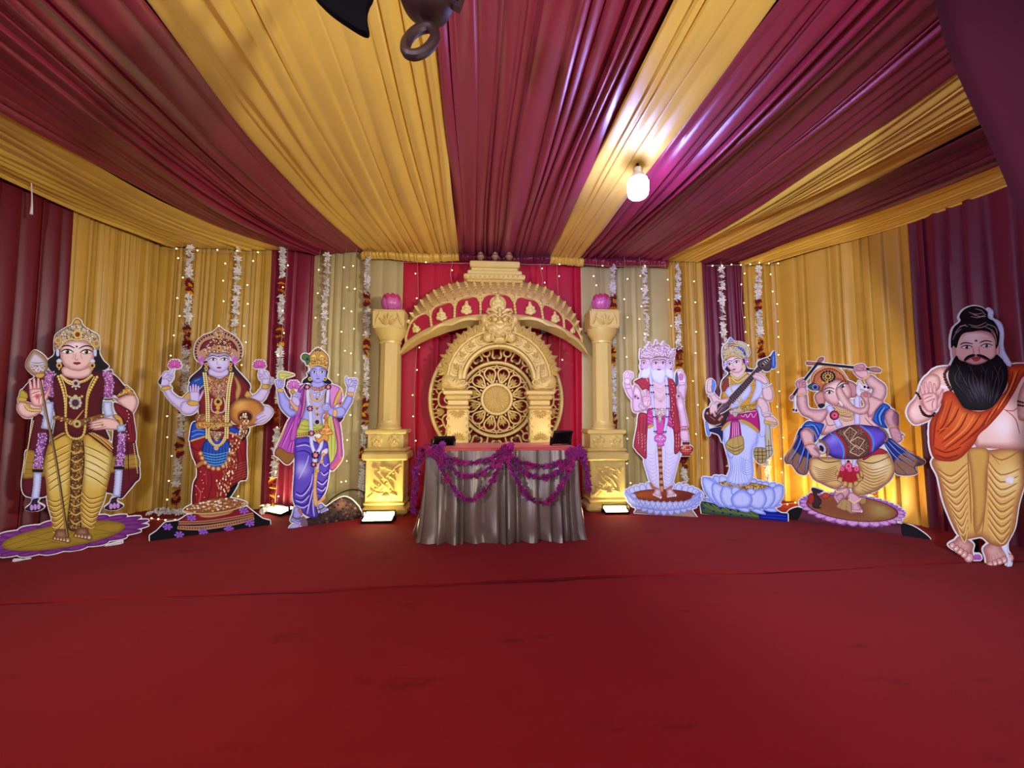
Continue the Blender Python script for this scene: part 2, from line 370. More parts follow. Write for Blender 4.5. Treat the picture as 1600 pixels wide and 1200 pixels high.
# ------------------------------------------------------------ shrine
def XZ(px, py, Y):
    p = ony(px, py, Y); return (p.x, p.z)
def cA(x, y, Y): return XZ(660 + x * 230 / 1255, 480 + y * 230 / 1255, Y)
def cB(x, y): return (620 + x * 0.2, 395 + y * 0.2)
def leaf_relief(mb, base, tip, wd, y0, h, bend=0.0, n=7):
    # a domed teardrop leaf in the xz plane bulging towards -y from y0
    bx, bz = base; dx, dz = tip[0] - bx, tip[1] - bz; l = math.hypot(dx, dz) or 1e-6; nx, nz = -dz / l, dx / l; rows = []
    for i in range(n + 1):
        t = i / n; w_ = wd * math.sin(PI * min(1, t * 0.92 + 0.06)) ** 0.8 * (1 - 0.25 * t) / 2 if 0 < i < n else 0.0006
        o = bend * l * math.sin(PI * t * 0.5) * t
        cx, cz = bx + dx * t + nx * o, bz + dz * t + nz * o; hh = h * math.sin(PI * (0.1 + 0.8 * t))
        rows.append([(cx + nx * w_ * s, y0 - hh * q, cz + nz * w_ * s) for s, q in ((-1, 0), (-0.6, .75), (-0.12, 1.0), (0, .8), (0.12, 1.0), (0.6, .75), (1, 0))])
    mb.grid(rows)
def spiral(mb, c, r, y, turns=1.6, a0=0.0, d=1, wd=0.010, n=26, r1=0.12):
    P = []
    for i in range(n + 1):
        t = i / n; rr = r * (1 - t * (1 - r1)); a = a0 + d * turns * 2 * PI * t; P.append((c[0] + rr * math.cos(a), y, c[1] + rr * math.sin(a)))
    mb.tube(P, [wd * (1 - 0.45 * i / n) for i in range(n + 1)], 6)
def palmette(mb, c, ang, size, y0, h, lobes=5, spread=2.2):
    for k in range(lobes):
        a = ang + (k - (lobes - 1) / 2) * spread / lobes; s = size * (1 - 0.13 * abs(k - (lobes - 1) / 2))
        leaf_relief(mb, c, (c[0] + s * math.cos(a), c[1] + s * math.sin(a)), size * 0.42, y0, h)
# --- carved wheel
YW = 4.50
wc = XZ(776, 624, YW); WR = 0.768
wheel = thing('fretwork_screen', 'round gold fretwork wheel with petal spokes standing behind the arch', 'screen', (wc[0], YW, 0))
zc = wc[1]
MB().ribbon(circ(0, zc, WR - 0.025, 80), 0.05, -0.035, 0.03, True).build('outer_rim', PLASTER, wheel)
MB().ribbon(circ(0, zc, 0.415, 64), 0.042, -0.05, 0.03, True).ribbon(circ(0, zc, 0.372, 64), 0.014, -0.035, 0.03, True).build('inner_rim', PLASTER, wheel)
hub = MB().ribbon(circ(0, zc, 0.165, 48), 0.04, -0.075, 0.03, True).build('hub_ring', PLASTER, wheel)
m = MB(); rows = []
for r_, y_ in ((0.002, -0.045), (0.03, -0.052), (0.08, -0.06), (0.125, -0.045), (0.155, -0.02)):
    rows.append([(r_ * math.cos(a * PI / 72), y_ - (0.012 * abs(math.sin(a * PI / 72 * 12)) * min(1, r_ / 0.08)), zc + r_ * math.sin(a * PI / 72)) for a in range(144)])
m.grid(rows, False, True).build('hub_rosette', PLASTER, wheel, angle=60)
for k in range(12):
    a = math.radians(15 + 30 * k); ca, sa = math.cos(a), math.sin(a)
    def T(p): return (p[0] * ca - p[1] * sa, zc + p[0] * sa + p[1] * ca)
    m = MB(); loop = cat([(0.185, 0), (0.225, 0.032), (0.285, 0.062), (0.335, 0.052), (0.362, 0), (0.335, -0.052), (0.285, -0.062), (0.225, -0.032)], 5, True)
    m.ribbon([T(p) for p in loop], 0.022, -0.03, 0.02, True)
    pm = T((0.22, 0))
    m.ribbon([T((0.195, 0)), T((0.24, 0))], 0.022, -0.028, 0.02)
    palmette(m, T((0.235, 0)), a, 0.085, 0.0, 0.02, 5, 2.6); 
    o = m.build('petal_spoke', PLASTER, wheel)
    # strut that closes the gap between two petals
    a2 = a + math.radians(15); m = MB()
    def T2(p): return (p[0] * math.cos(a2) - p[1] * math.sin(a2), zc + p[0] * math.sin(a2) + p[1] * math.cos(a2))
    m.ribbon([T2((0.34, -0.034)), T2((0.356, -0.012)), T2((0.39, 0)), T2((0.356, 0.012)), T2((0.34, 0.034))], 0.02, -0.025, 0.02)
    m.ribbon([T2((0.18, 0.0)), T2((0.215, 0))], 0.02, -0.025, 0.02)
    m.build('spoke_bridge', PLASTER, wheel)
NO = 14
for k in range(NO):
    a = math.radians(90 - 360 / NO / 2 + 360 / NO * k); ca, sa = math.cos(a), math.sin(a)
    def T(p): return (p[0] * ca - p[1] * sa, zc + p[0] * sa + p[1] * ca)
    m = MB()
    om = cat([(0.455, -0.125), (0.475, -0.105), (0.462, -0.075), (0.485, -0.06), (0.535, -0.075), (0.60, -0.088), (0.64, -0.06), (0.65, 0), (0.64, 0.06), (0.60, 0.088), (0.535, 0.075), (0.485, 0.06), (0.462, 0.075), (0.475, 0.105), (0.455, 0.125)], 5)
    m.ribbon([T(p) for p in om], 0.026, -0.025, 0.02)
    m.ribbon([T(p) for p in circ(0.54, 0, 0.042, 20)], 0.024, -0.03, 0.02, True)
    m.ribbon([T((0.43, 0)), T((0.50, 0))], 0.022, -0.022, 0.02)
    m.ribbon([T((0.65, 0)), T((0.73, 0))], 0.024, -0.022, 0.02)
    a3 = PI / NO
    for s in (-1, 1):
        sp = [(0.70 - 0.03 * math.cos(t), s * (0.085 + 0.03 * math.sin(t))) for t in (0.0, .8, 1.6, 2.4, 3.2, 4.0, 4.8)]
        m.ribbon([T(p) for p in [(0.645, s * 0.055)] + sp], 0.016, -0.022, 0.02)
    m.build('scroll_panel', PLASTER, wheel)
    b = a + a3; m = MB()
    def T3(p): return (p[0] * math.cos(b) - p[1] * math.sin(b), zc + p[0] * math.sin(b) + p[1] * math.cos(b))
    palmette(m, T3((0.60, 0)), b, 0.12, 0.0, 0.02, 3, 1.3)
    m.ribbon([T3((0.61, 0)), T3((0.735, 0))], 0.014, -0.01, 0.02)
    m.build('scroll_leaf', PLASTER, wheel)
m = MB()
for s in (-1, 1): m.box((s * 0.35, 0.06, (zc - 0.55) / 2), (0.06, 0.04, zc - 0.55))
m.build('support_legs', PLASTER, wheel)
# --- arch in front of the wheel
YA = 4.26
ac = cA(655, 625, YA); SA = (cA(755, 625, YA)[0] - cA(555, 625, YA)[0]) / 200
arch = thing('carved_arch', 'carved gold horseshoe arch with a horned lion face at its crown', 'arch', (ac[0], YA, 0))
az = ac[1]; A0 = math.radians(2); A1 = math.radians(178)
# squash: band follows an ellipse slightly taller than wide
def arc(r, n=48, a0=A0, a1=A1): return circ(0, az, r * SA, n, a0, a1, False, r * SA * 0.98)
m = MB(); oi = arc(318); oo = arc(440)
m.prism(oi + oo[::-1], -0.02, 0.05); m.build('arch_band', PLASTER, arch)
m = MB()
for r_, wd, d in ((298, 34, -0.055), (325, 12, -0.06), (432, 20, -0.06)): m.ribbon(arc(r_), wd * SA, d, 0.05)
m.build('arch_moulding', PLASTER, arch)
for i in range(14):
    a = math.radians(11 + 158 * i / 13)
    if 74 < math.degrees(a) < 106: continue
    m = MB(); c = (430 * SA * math.cos(a), az + 430 * SA * math.sin(a)); palmette(m, c, a, 118 * SA, -0.012, 0.062, 5, 2.9)
    m.ell((c[0] + 25 * SA * math.cos(a), -0.03, c[1] + 25 * SA * math.sin(a)), (0.014, 0.02, 0.014))
    m.prism(circ(c[0] + 38 * SA * math.cos(a), c[1] + 38 * SA * math.sin(a), 46 * SA, 16), -0.012, 0.03)
    m.build('crest_leaf', PLASTER, arch)
for i in range(10):
    a = math.radians(14 + 152 * i / 9)
    if 76 < math.degrees(a) < 104: continue
    m = MB(); s = -1 if a > PI / 2 else 1; c = (378 * SA * math.cos(a), az + 378 * SA * math.sin(a))
    spiral(m, c, 40 * SA, -0.03, 1.5, a + PI, s, 0.011)
    for q in (-1, 0, 1): leaf_relief(m, c, (c[0] + 58 * SA * math.cos(a + s * (1.5 + q * .5)), c[1] + 58 * SA * math.sin(a + s * (1.5 + q * .5))), 0.034, -0.02, 0.028)
    m.build('vine_scroll', PLASTER, arch)
for s in (-1, 1):
    # beast head where the band meets the post
    m = MB(); bx = s * 388 * SA; bz = az - 30 * SA
    m.ell((bx, -0.02, bz), (105 * SA, 0.06, 62 * SA)); m.ell((bx - s * 55 * SA, -0.03, bz - 20 * SA), (60 * SA, 0.055, 38 * SA)); m.ell((bx + s * 40 * SA, -0.03, bz + 25 * SA), (60 * SA, 0.06, 50 * SA))
    m.ell((bx - s * 20 * SA, -0.08, bz + 22 * SA), (15 * SA, 0.02, 15 * SA)); m.box((bx, 0.02, bz - 50 * SA), (190 * SA, 0.08, 30 * SA))
    for k in range(4): m.tube([(bx + s * (90 - k * 8) * SA, -0.05, bz + (45 - k * 26) * SA), (bx + s * (40 - k * 12) * SA, -0.085, bz + (30 - k * 22) * SA), (bx - s * (10 + k * 10) * SA, -0.075, bz + (5 - k * 12) * SA)], 0.009)
    m.build('beast_head', PLASTER, arch, remesh=0.0065)
    m = MB(); spiral(m, (bx - s * 85 * SA, bz + 10 * SA), 30 * SA, -0.06, 1.4, 0, s, 0.011); m.build('beast_snout_curl', PLASTER, arch)
    m = MB(); m.tube([(bx - s * 60 * SA, -0.04, bz + 40 * SA), (bx - s * 62 * SA, -0.05, bz + 110 * SA), (bx - s * 50 * SA, -0.03, bz + 160 * SA)], [0.035, 0.03, 0.012]); m.build('beast_crest', PLASTER, arch)
    # post
    zt = az - 85 * SA; px = s * 345 * SA; H = zt; c = thing
    post = MB(); Y_ = 0.05
    wx = 105 * SA
    for z0, z1, hw, hy in ((0, 0.42, 112, .11), (0.42, 0.50, 98, .095), (0.50, zt - 0.20, 90, .085), (zt - 0.20, zt - 0.165, 100, .095), (zt - 0.165, zt - 0.10, 86, .08), (zt - 0.10, zt - 0.05, 104, .1), (zt - 0.05, zt, 122, .115)):
        post.box((px, 0.03, (z0 + z1) / 2), (2 * hw * SA, 2 * hy, z1 - z0), 0.012)
    po = post.build('post', PLASTER, arch, angle=30)
    yf = 0.03 - 0.085
    zz0 = 0.52; zz1 = zt - 0.22
    for (cz, sg) in ((zz0 + 0.05, 1), (zz1 - 0.0, -1), ((zz0 + zz1) / 2 - 0.02, 1)):
        m = MB()
        for q in range(9):
            a = (q + 0.5) / 9 * PI * sg; leaf_relief(m, (px + 0.012 * math.cos(a), cz + 0.012 * math.sin(a)), (px + 0.085 * math.cos(a), cz + 0.085 * math.sin(a)), 0.026, yf, 0.022)
        m.build('daisy_relief', PLASTER, po)
    m = MB()

    for q in range(9):
        z = zz0 + 0.02 + (zz1 - zz0 - 0.04) * q / 8
        for sx in (-1, 1): spiral(m, (px + sx * 0.10, z), 0.022, yf - 0.004, 1.2, q, 1 if q % 2 else -1, 0.008, 12)
    for q in range(9): spiral(m, (px + (q - 4) * 0.03, zt - 0.078), 0.016, 0.03 - .104, 1.2, 0, 1, 0.004, 10)
    m.build('scroll_relief', PLASTER, po)
# crowning lion face
kx, kz = 0.0, cA(655, 185, YA)[1]; k_ = SA
m = MB()
def E(x, z, y, a, b, c_, rot=0): m.ell((kx + x * k_, y, kz + z * k_), (a * k_, b, c_ * k_), Quaternion((0, 1, 0), rot) if rot else None)
E(0, 0, -0.05, 105, 0.10, 95); E(0, -60, -0.08, 110, 0.09, 60); E(0, 30, -0.13, 30, 0.05, 28); E(0, 55, -0.10, 26, 0.05, 40)
for s in (-1, 1):
    E(s * 60, 85, -0.09, 44, 0.05, 22, -s * 0.5); E(s * 120, 60, -0.06, 40, 0.06, 55, s * 0.3); E(s * 95, -85, -0.08, 45, 0.06, 45); E(s * 22, 25, -0.14, 14, 0.035, 12); E(s * 60, -20, -0.11, 50, 0.06, 34)
    E(s * 130, 0, -0.02, 30, 0.05, 70)
    m.tube([(kx + s * 95 * k_, -0.09, kz + 75 * k_), (kx + s * 115 * k_, -0.11, kz + 20 * k_), (kx + s * 95 * k_, -0.13, kz - 35 * k_)], [0.014, 0.018, 0.008])
E(0, 140, -0.07, 22, 0.05, 42); E(0, 95, -0.09, 26, 0.05, 40); E(0, -105, -0.10, 70, 0.07, 40)
for s in (-1, 1): E(s * 45, 120, -0.07, 16, 0.04, 40, s * 0.6); E(s * 85, 120, -0.05, 14, 0.035, 34, s * 0.9)
face = m.build('lion_face', PLASTER, arch, remesh=0.006)
m = MB()
for s in (-1, 1):
    spiral(m, (kx + s * 30 * k_, kz - 72 * k_), 22 * k_, -0.18, 1.5, 0, s, 0.007); spiral(m, (kx + s * 72 * k_, kz - 45 * k_), 26 * k_, -0.17, 1.5, PI / 2, s, 0.007); spiral(m, (kx + s * 100 * k_, kz + 50 * k_), 24 * k_, -0.125, 1.4, 0, -s, 0.007)
    m.ell((kx + s * 60 * k_, -0.14, kz + 82 * k_), (0.028, 0.02, 0.013), Quaternion((0, 1, 0), -s * .5))
m.build('mane_curls', PLASTER, face)
for s in (-1, 1):
    m = MB().ell((kx + s * 40 * k_, -0.165, kz + 52 * k_), (20 * k_, 0.022, 20 * k_), None, 14, 10); m.build('bulging_eye', PLASTER, face)
    m = MB(); m.tube([(kx + s * 12 * k_, -0.165, kz + 70 * k_), (kx + s * 40 * k_, -0.18, kz + 92 * k_), (kx + s * 80 * k_, -0.16, kz + 84 * k_), (kx + s * 108 * k_, -0.13, kz + 60 * k_)], [0.008, 0.015, 0.013, 0.006]); m.build('brow_ridge', PLASTER, face)
    m = MB(); m.tube([(kx + s * 20 * k_, -0.12, kz + 110 * k_), (kx + s * 55 * k_, -0.12, kz + 140 * k_), (kx + s * 95 * k_, -0.10, kz + 150 * k_), (kx + s * 112 * k_, -0.08, kz + 128 * k_)], [0.018, 0.022, 0.016, 0.006]); m.build('horn', PLASTER, face)
    m = MB(); m.tube([(kx + s * 52 * k_, -0.17, kz - 62 * k_), (kx + s * 58 * k_, -0.185, kz - 92 * k_), (kx + s * 48 * k_, -0.18, kz - 122 * k_)], [0.012, 0.010, 0.003]); m.build('fang', PLASTER, face)
m = MB()
for q in range(7): leaf_relief(m, (kx + (q - 3) * 12 * k_, kz - 80 * k_), (kx + (q - 3) * 11 * k_, kz - 112 * k_), 0.014, -0.155, 0.02)
m.build('teeth', PLASTER, face)
# --- canopy
Tp = [(55, 650), (100, 500), (215, 345), (420, 240), (770, 210), (1110, 250), (1270, 345), (1390, 480), (1450, 650)]
Mp = [(66, 668), (130, 540), (270, 445), (480, 372), (778, 330), (1060, 372), (1235, 450), (1350, 540), (1446, 668)]
Ep = [(70, 705), (165, 640), (285, 582), (475, 515), (790, 485), (1080, 512), (1255, 572), (1345, 625), (1448, 705)]
Lp = [(25, 792), (130, 712), (262, 628), (462, 562), (792, 520), (1108, 552), (1288, 622), (1388, 692), (1488, 792)]
Ip = [(40, 800), (190, 705), (320, 650), (500, 595), (790, 556), (1080, 590), (1250, 650), (1350, 705), (1475, 800)]
def yoff(i, n, yc, ye): t = abs(2 * i / n - 1) ; return yc + (ye - yc) * t ** 2.2
def row3(P, yc, ye, n=8):
    Q = cat(P, n); N = len(Q) - 1; return [ony(*cB(x, y), yoff(i, N, yc, ye)) for i, (x, y) in enumerate(Q)]
T3_, M3_, E3_, L3_, I3_ = row3(Tp, 4.52, 4.5), row3(Mp, 4.40, 4.47), row3(Ep, 4.35, 4.44), row3(Lp, 4.28, 4.40), row3(Ip, 4.44, 4.48)
cpos = Vector((T3_[32].x, 4.4, 0))
canopy = thing('shrine_canopy', 'gold half dome canopy with studded roof and seven red niches above the arch', 'canopy', cpos)
def loc(p): return (p[0] - cpos.x, p[1] - cpos.y, p[2])
def lerp(a, b, t): return a.lerp(b, t)
N = len(T3_) - 1
def surf(u, v):
    # v 0 roof crown, 1 arcade line; rounded outwards
    i = u * N; j = min(N - 1, int(i)); t = i - j; a = T3_[j].lerp(T3_[j + 1], t); b = M3_[j].lerp(M3_[j + 1], t); p = a.lerp(b, v)
    p.y -= 0.05 * math.sin(PI * v) * math.sin(PI * u); return p
G = [[loc(surf(i / N, k / 8)) for i in range(N + 1)] for k in range(9)]
bk = [[(p[0], 4.56 - cpos.y, p[2]) for p in G[0]]]
MB().grid(bk + G).build('roof', ROOFP, canopy, angle=60)
m = MB()
cum = [0]
for a, b in zip(T3_, T3_[1:]): cum.append(cum[-1] + (b - a).length)
for c in range(28):
    d_ = cum[-1] * (0.03 + 0.94 * c / 27); i_ = min(N - 1, bisect_right(cum, d_) - 1); u = (i_ + (d_ - cum[i_]) / (cum[i_ + 1] - cum[i_])) / N
    for k in range(6):
        v = 0.08 + 0.15 * k; a = surf(u, v); d = surf(min(1, u + 0.012), v) - surf(max(0, u - 0.012), v); e = surf(u, min(1, v + 0.05)) - surf(u, v - 0.05)
        nr = d.cross(e).normalized(); nr = nr if nr.y < 0 else -nr; d.normalize(); e = (e - d * e.dot(d)).normalized(); s = 0.024; q = e.length
        vs_ = [a - d * s + e * s * .9, a + d * s + e * s * .9, a + e * s * 0.2 - e * s * 1.1, a + nr * 0.036 + e * s * 0.7]
        m.add([loc(p) for p in vs_], [(0, 1, 3), (1, 2, 3), (2, 0, 3), (0, 2, 1)])
m.build('roof_studs', PLASTER, canopy, smooth=False)['kind'] = 'stuff'
# red frieze behind the niches, arches, beaded dividers
def fr(u, v):
    i = u * N; j = min(N - 1, int(i)); t = i - j; return M3_[j].lerp(M3_[j + 1], t).lerp(E3_[j].lerp(E3_[j + 1], t), v)
def u_at(x):
    Q = cat(Mp, 8); return min(range(len(Q) * 10 - 9), key=lambda k: abs(Q[k // 10][0] + ((Q[k // 10 + 1][0] - Q[k // 10][0]) * (k % 10) / 10 if k % 10 else 0) - x)) / 10 / (len(Q) - 1)
edges = [u_at(x) for x in (70, 258, 455, 650, 912, 1122, 1300, 1440)]
for k in range(7):
    u0, u1 = edges[k], edges[k + 1]; n = 10
    G = [[loc(fr(u0 + (u1 - u0) * i / n, v) ) for i in range(n + 1)] for v in (0, 0.25, 0.5, 0.75, 1.0)]
    MB().grid(G).build('niche_panel', RED_PANEL, canopy)
    m = MB(); P = []
    for i in range(15):
        t = i / 14; u = u0 + (u1 - u0) * (0.03 + 0.94 * t); v = 0.30 - 0.40 * math.sin(PI * t) ** 0.4; p = fr(u, v if v > 0 else v); P.append((p.x - cpos.x, p.y - cpos.y - 0.012, p.z))
    m.tube(P, 0.011, 6)
    # spandrel fill between arch and roof
    m.grid([P, [(q[0], q[1] + 0.01, loc(fr(u0 + (u1 - u0) * (0.03 + 0.94 * i / 14), -0.12))[2]) for i, q in enumerate(P)]])
    m.build('niche_arch', PLASTER, canopy)
    # figurine
    uc = (u0 + u1) / 2; base = fr(uc, 0.86); top = fr(uc, 0.22 if k != 3 else 0.05); ax = Vector((top.x - base.x, 0, top.z - base.z)); hgt = ax.length; ax.normalize(); sd = Vector((ax.z, 0, -ax.x))
    wf = 1.25 if k == 3 else 1.3; m = MB()
    def fe(x, z, a, b, dy=0.0):
        c = base + sd * x * hgt * wf + ax * z * hgt; m.ell((c.x - cpos.x, c.y - cpos.y - 0.012 - dy, c.z), (a * hgt * wf, 0.022, b * hgt), Quaternion((0, 1, 0), math.atan2(ax.x, ax.z)))
    fe(0, .14, .34, .12); fe(0, .40, .20, .24, .006); fe(0, .62, .22, .12, .006); fe(0, .78, .13, .12, .012); fe(0, .93, .10, .12, .008); fe(-.22, .26, .14, .12); fe(.22, .26, .14, .12); fe(-.22, .50, .07, .17); fe(.22, .50, .07, .17); fe(0, .02, .12, .08)
    if k == 3: fe(0, .5, .40, .48, -0.016)
    m.build('niche_figure', PLASTER, canopy, remesh=0.005)
for k in range(8):
    m = MB(); u = edges[k]
    for q in range(7):
        p = fr(u, 0.05 + 0.95 * q / 6); m.ell((p.x - cpos.x, p.y - cpos.y - 0.012, p.z), (0.017, 0.017, 0.024), None, 10, 6)
    m.build('beaded_divider', PLASTER, canopy)
m = MB()
def scal(P, i): return P
G = []
for R, dz in ((E3_, 0.0), (E3_, 0.012), (L3_, 0.03), (L3_, 0.0), (I3_, 0.0), (I3_, 0.02)):
    row = []
    for i, p in enumerate(R):
        u = i / N; kk = max(j for j in range(7) if u >= edges[j] or j == 0); t = max(0, min(1, (u - edges[kk]) / (edges[kk + 1] - edges[kk])))
        sc = 0.028 * math.sin(PI * t) if R is L3_ else 0.0
        row.append(loc((p.x, p.y - (0.02 if (R is E3_ and dz) else 0), p.z + dz + sc)))
    G.append(row)
m.grid(G).build('scalloped_eave', PLASTER, canopy, angle=50)
def slab_px(px0, px1, py0, py1, Yf, dep, name, bev=0.012):
    a = ony(*cB(px0, py1), Yf); b = ony(*cB(px1, py0), Yf)
    return MB().box(((a.x + b.x) / 2 - cpos.x, Yf + dep / 2 - cpos.y, (a.z + b.z) / 2), (b.x - a.x, dep, b.z - a.z), bev)
slab_px(545, 985, 196, 222, 4.42, 0.16, 'x').build('plinth_base', PLASTER, canopy, angle=30)
slab_px(522, 1004, 168, 198, 4.38, 0.2, 'x').build('studded_plinth', PLASTER, canopy, angle=30)
m = MB()
for q in range(13):
    p = ony(*cB(540 + q * 37, 184), 4.375); m.ell((p.x - cpos.x, p.y - cpos.y, p.z), (0.012, 0.012, 0.012), None, 8, 6)
m.build('plinth_studs', PLASTER, canopy)
slab_px(552, 978, 140, 170, 4.42, 0.16, 'x').build('plinth_moulding', PLASTER, canopy, angle=30)
slab_px(582, 946, 104, 142, 4.44, 0.13, 'x').build('plinth_neck', PLASTER, canopy, angle=30)
slab_px(570, 962, 66, 106, 4.40, 0.18, 'x').build('top_slab', PLASTER, canopy, angle=30)
m = MB(); 
for s in (-1, 1): m.box((s * 0.55, 0.10, 2.13), (0.05, 0.1, 0.3))
m.build('wall_bracket', BLACKM, canopy)
pt = ony(*cB(766, 62), 4.46); first = None
for i, x in enumerate((655, 768, 876)):
    p = ony(*cB(x, 62), 4.46)
    lb = ('small brass pot on the canopy slab, left of three', 'small brass pot on the canopy slab, middle of three', 'small brass pot on the canopy slab, right of three')[i]
    if not first:
        first = thing('brass_pot', lb, 'pot', p, 0, 'brass pots on the canopy')
        MB().lathe([(0.018, 0), (0.026, 0.004), (0.02, 0.012), (0.04, 0.03), (0.047, 0.046), (0.04, 0.062), (0.026, 0.072), (0.034, 0.08), (0.028, 0.082)], seg=20).build('pot_body', mat('dull_brass', (170, 130, 100), 0.4, 0.4), first)
        MB().lathe([(0.024, 0.081), (0.026, 0.087), (0.016, 0.098), (0.006, 0.108), (0.002, 0.11)], seg=14).build('pot_lid', MATS['dull_brass'], first)
    else: dup(first, p, 0, lb)
# --- pillars
LILAC = mat('lilac_petal_paint', (206, 104, 164), 0.3, 0, 0, 0, 0.6, 0, 0, 0.2, 40); ROSE = mat('rose_petal_paint', (196, 56, 104), 0.3, 0, 0, 0, 0.6, 0, 0, 0.2, 40)
def pillar(px0, lab, lotlab):
    Yf = 4.26
    a = ony(px0 + 15, 804, Yf); b = ony(px0 + 83, 804, Yf); cx = (a.x + b.x) / 2; Wp = 0.475
    def z(py): return ony(px0 + 48, py, Yf + 0.05).z
    root = thing('pillar', lab, 'pillar', (cx, Yf + 0.15, 0), 0, 'gold pillars beside the canopy')
    Y0 = -0.17
    def blk(name, z0, z1, w_, d=None, bev=0.012, tp=1.0):
        d = d or min(0.3, w_ * 0.75); return MB().box((0, 0, (z0 + z1) / 2), (w_, d, z1 - z0), bev, tp).build(name, PLASTER, root, angle=30)
    z1, z2, z3, z4, z5, z6, z7 = 0.10, 0.155, z(719), z(706), z(700), z(678), z(671)
    blk('plinth', 0, z1, Wp, 0.31, 0.03); blk('plinth_step', z1, z2, Wp - 0.05, 0.30, 0.02)
    die = blk('die', z2, z3, 0.39, 0.27, 0.006)
    blk('die_cornice', z3, z4, 0.47, 0.33, 0.018); blk('cornice_roll', z4, z5, 0.44, 0.30, 0.018)
    fb = blk('flower_block', z5, z6, 0.37, 0.26, 0.008); blk('block_cap', z6, z7, 0.43, 0.30, 0.012)
    # die carving
    yf = -0.135; m = MB(); dz = z3 - z2
    P = [(-0.165 + 0.33 * t, yf - 0.006, z2 + 0.03 + (dz - 0.06) * (t ** 1.15 if t < .5 else 1 - (1 - t) ** 1.15 * 1.0)) for t in [i / 14 for i in range(15)]]
    m.tube(P, 0.014); m.tube([(x + 0.025, y + 0.004, zz - 0.02) for x, y, zz in P[1:-1]], 0.008)
    m.build('diagonal_stem', PLASTER, die)
    for s in (1, -1):
        m = MB()
        for q, (u, v, a, l, wd) in enumerate(((.62, .28, 2.2, .13, .05), (.80, .22, 1.9, .15, .05), (.45, .12, 2.5, .11, .045), (.85, .5, 2.3, .12, .045), (.66, .1, 2.9, .10, .04), (.9, .1, 2.6, .10, .04), (.92, .68, 2.0, .08, .035))):
            x, zz = -0.165 + 0.33 * u, z2 + 0.02 + (dz - 0.04) * v
            if s < 0: x, zz, a = -x, z2 + z3 - zz, a + PI
            tip = (x + l * math.cos(a) * .8, zz + l * math.sin(a)); leaf_relief(m, (x, zz), tip, wd, yf, 0.028, 0.25); m.ell((tip[0], yf - 0.004, tip[1]), (0.015, 0.016, 0.015))
        m.build('leaf_carving', PLASTER, die)
    m = MB()
    for sx in (-1, 1): m.box((sx * 0.18, yf, (z2 + z3) / 2), (0.02, 0.02, dz))
    m.build('die_border', PLASTER, die)
    for sx in (-1, 1):
        m = MB(); cz = (z5 + z6) / 2; r_ = min(0.075, (z6 - z5) * .47)
        for q in range(5):
            a = PI / 2 + q * 2 * PI / 5; c = (sx * 0.09 + r_ * .55 * math.cos(a), cz + r_ * .55 * math.sin(a)); m.ell((c[0], -0.132, c[1]), (r_ * .42, 0.016, r_ * .42), None, 12, 6); spiral(m, c, r_ * .32, -0.146, 1.3, a, 1, 0.005, 12)
        m.ell((sx * 0.09, -0.14, cz), (0.016, 0.018, 0.016)); m.build('flower_carving', PLASTER, fb)
    # shaft
    rs = 0.112; zs0, zs1 = z7, z(530)
    MB().lathe([(rs + 0.018, zs0), (rs + 0.02, zs0 + 0.02), (rs + 0.006, zs0 + 0.03), (rs + 0.012, zs0 + 0.05), (rs + 0.002, zs0 + 0.07), (rs, zs0 + 0.09)], seg=32).build('shaft_base', PLASTER, root)
    MB().lathe([(rs, zs0 + 0.08), (rs * .95, zs1)], seg=10).build('shaft', PLASTER, root, smooth=False)
    zc0, zc1 = zs1, z(513)
    MB().lathe([(rs * .96, zc0 - 0.04), (rs * 1.04, zc0 - 0.035), (rs * 1.06, zc0 - 0.015), (rs * .98, zc0 - 0.008), (rs * 1.04, zc0), (rs * 1.12, zc0 + 0.02), (rs * 1.4, zc0 + 0.07), (rs * 1.52, zc1)], seg=32).build('capital', PLASTER, root)
    zb0, zb1 = zc1, z(484)
    cb = blk('capital_block', zb0, zb1, 0.335, 0.25, 0.006)
    m = MB(); palmette(m, (0, zb0 + 0.05), PI / 2, 0.12, -0.125, 0.022, 7, 3.4)
    for sx in (-1, 1): leaf_relief(m, (sx * 0.02, zb0 + 0.04), (sx * 0.14, zb0 + 0.10), 0.04, -0.125, 0.02, sx * .3); leaf_relief(m, (sx * 0.14, zb0 + 0.03), (sx * 0.09, zb1 - 0.03), 0.04, -0.125, 0.02)
    for zz in (zb0 + 0.012, zb1 - 0.012): m.box((0, -0.126, zz), (0.33, 0.012, 0.018), 0.003)
    for sx in (-1, 1): m.box((sx * 0.158, -0.126, (zb0 + zb1) / 2), (0.016, 0.012, zb1 - zb0), 0.003)
    m.build('palmette_carving', PLASTER, cb)
    # lotus bud on top
    lt = thing('lotus_ornament', lotlab, 'ornament', (cx, Yf + 0.15, zb1), 0, 'pink lotus ornaments on the pillars')
    MB().lathe([(0.05, 0), (0.06, 0.008), (0.055, 0.02), (0.045, 0.025)], seg=20).build('lotus_foot', PLASTER, lt)
    MB().lathe([(0.04, 0.02), (0.085, 0.05), (0.095, 0.10), (0.07, 0.16), (0.02, 0.17)], seg=18).build('lotus_heart', PINK, lt)
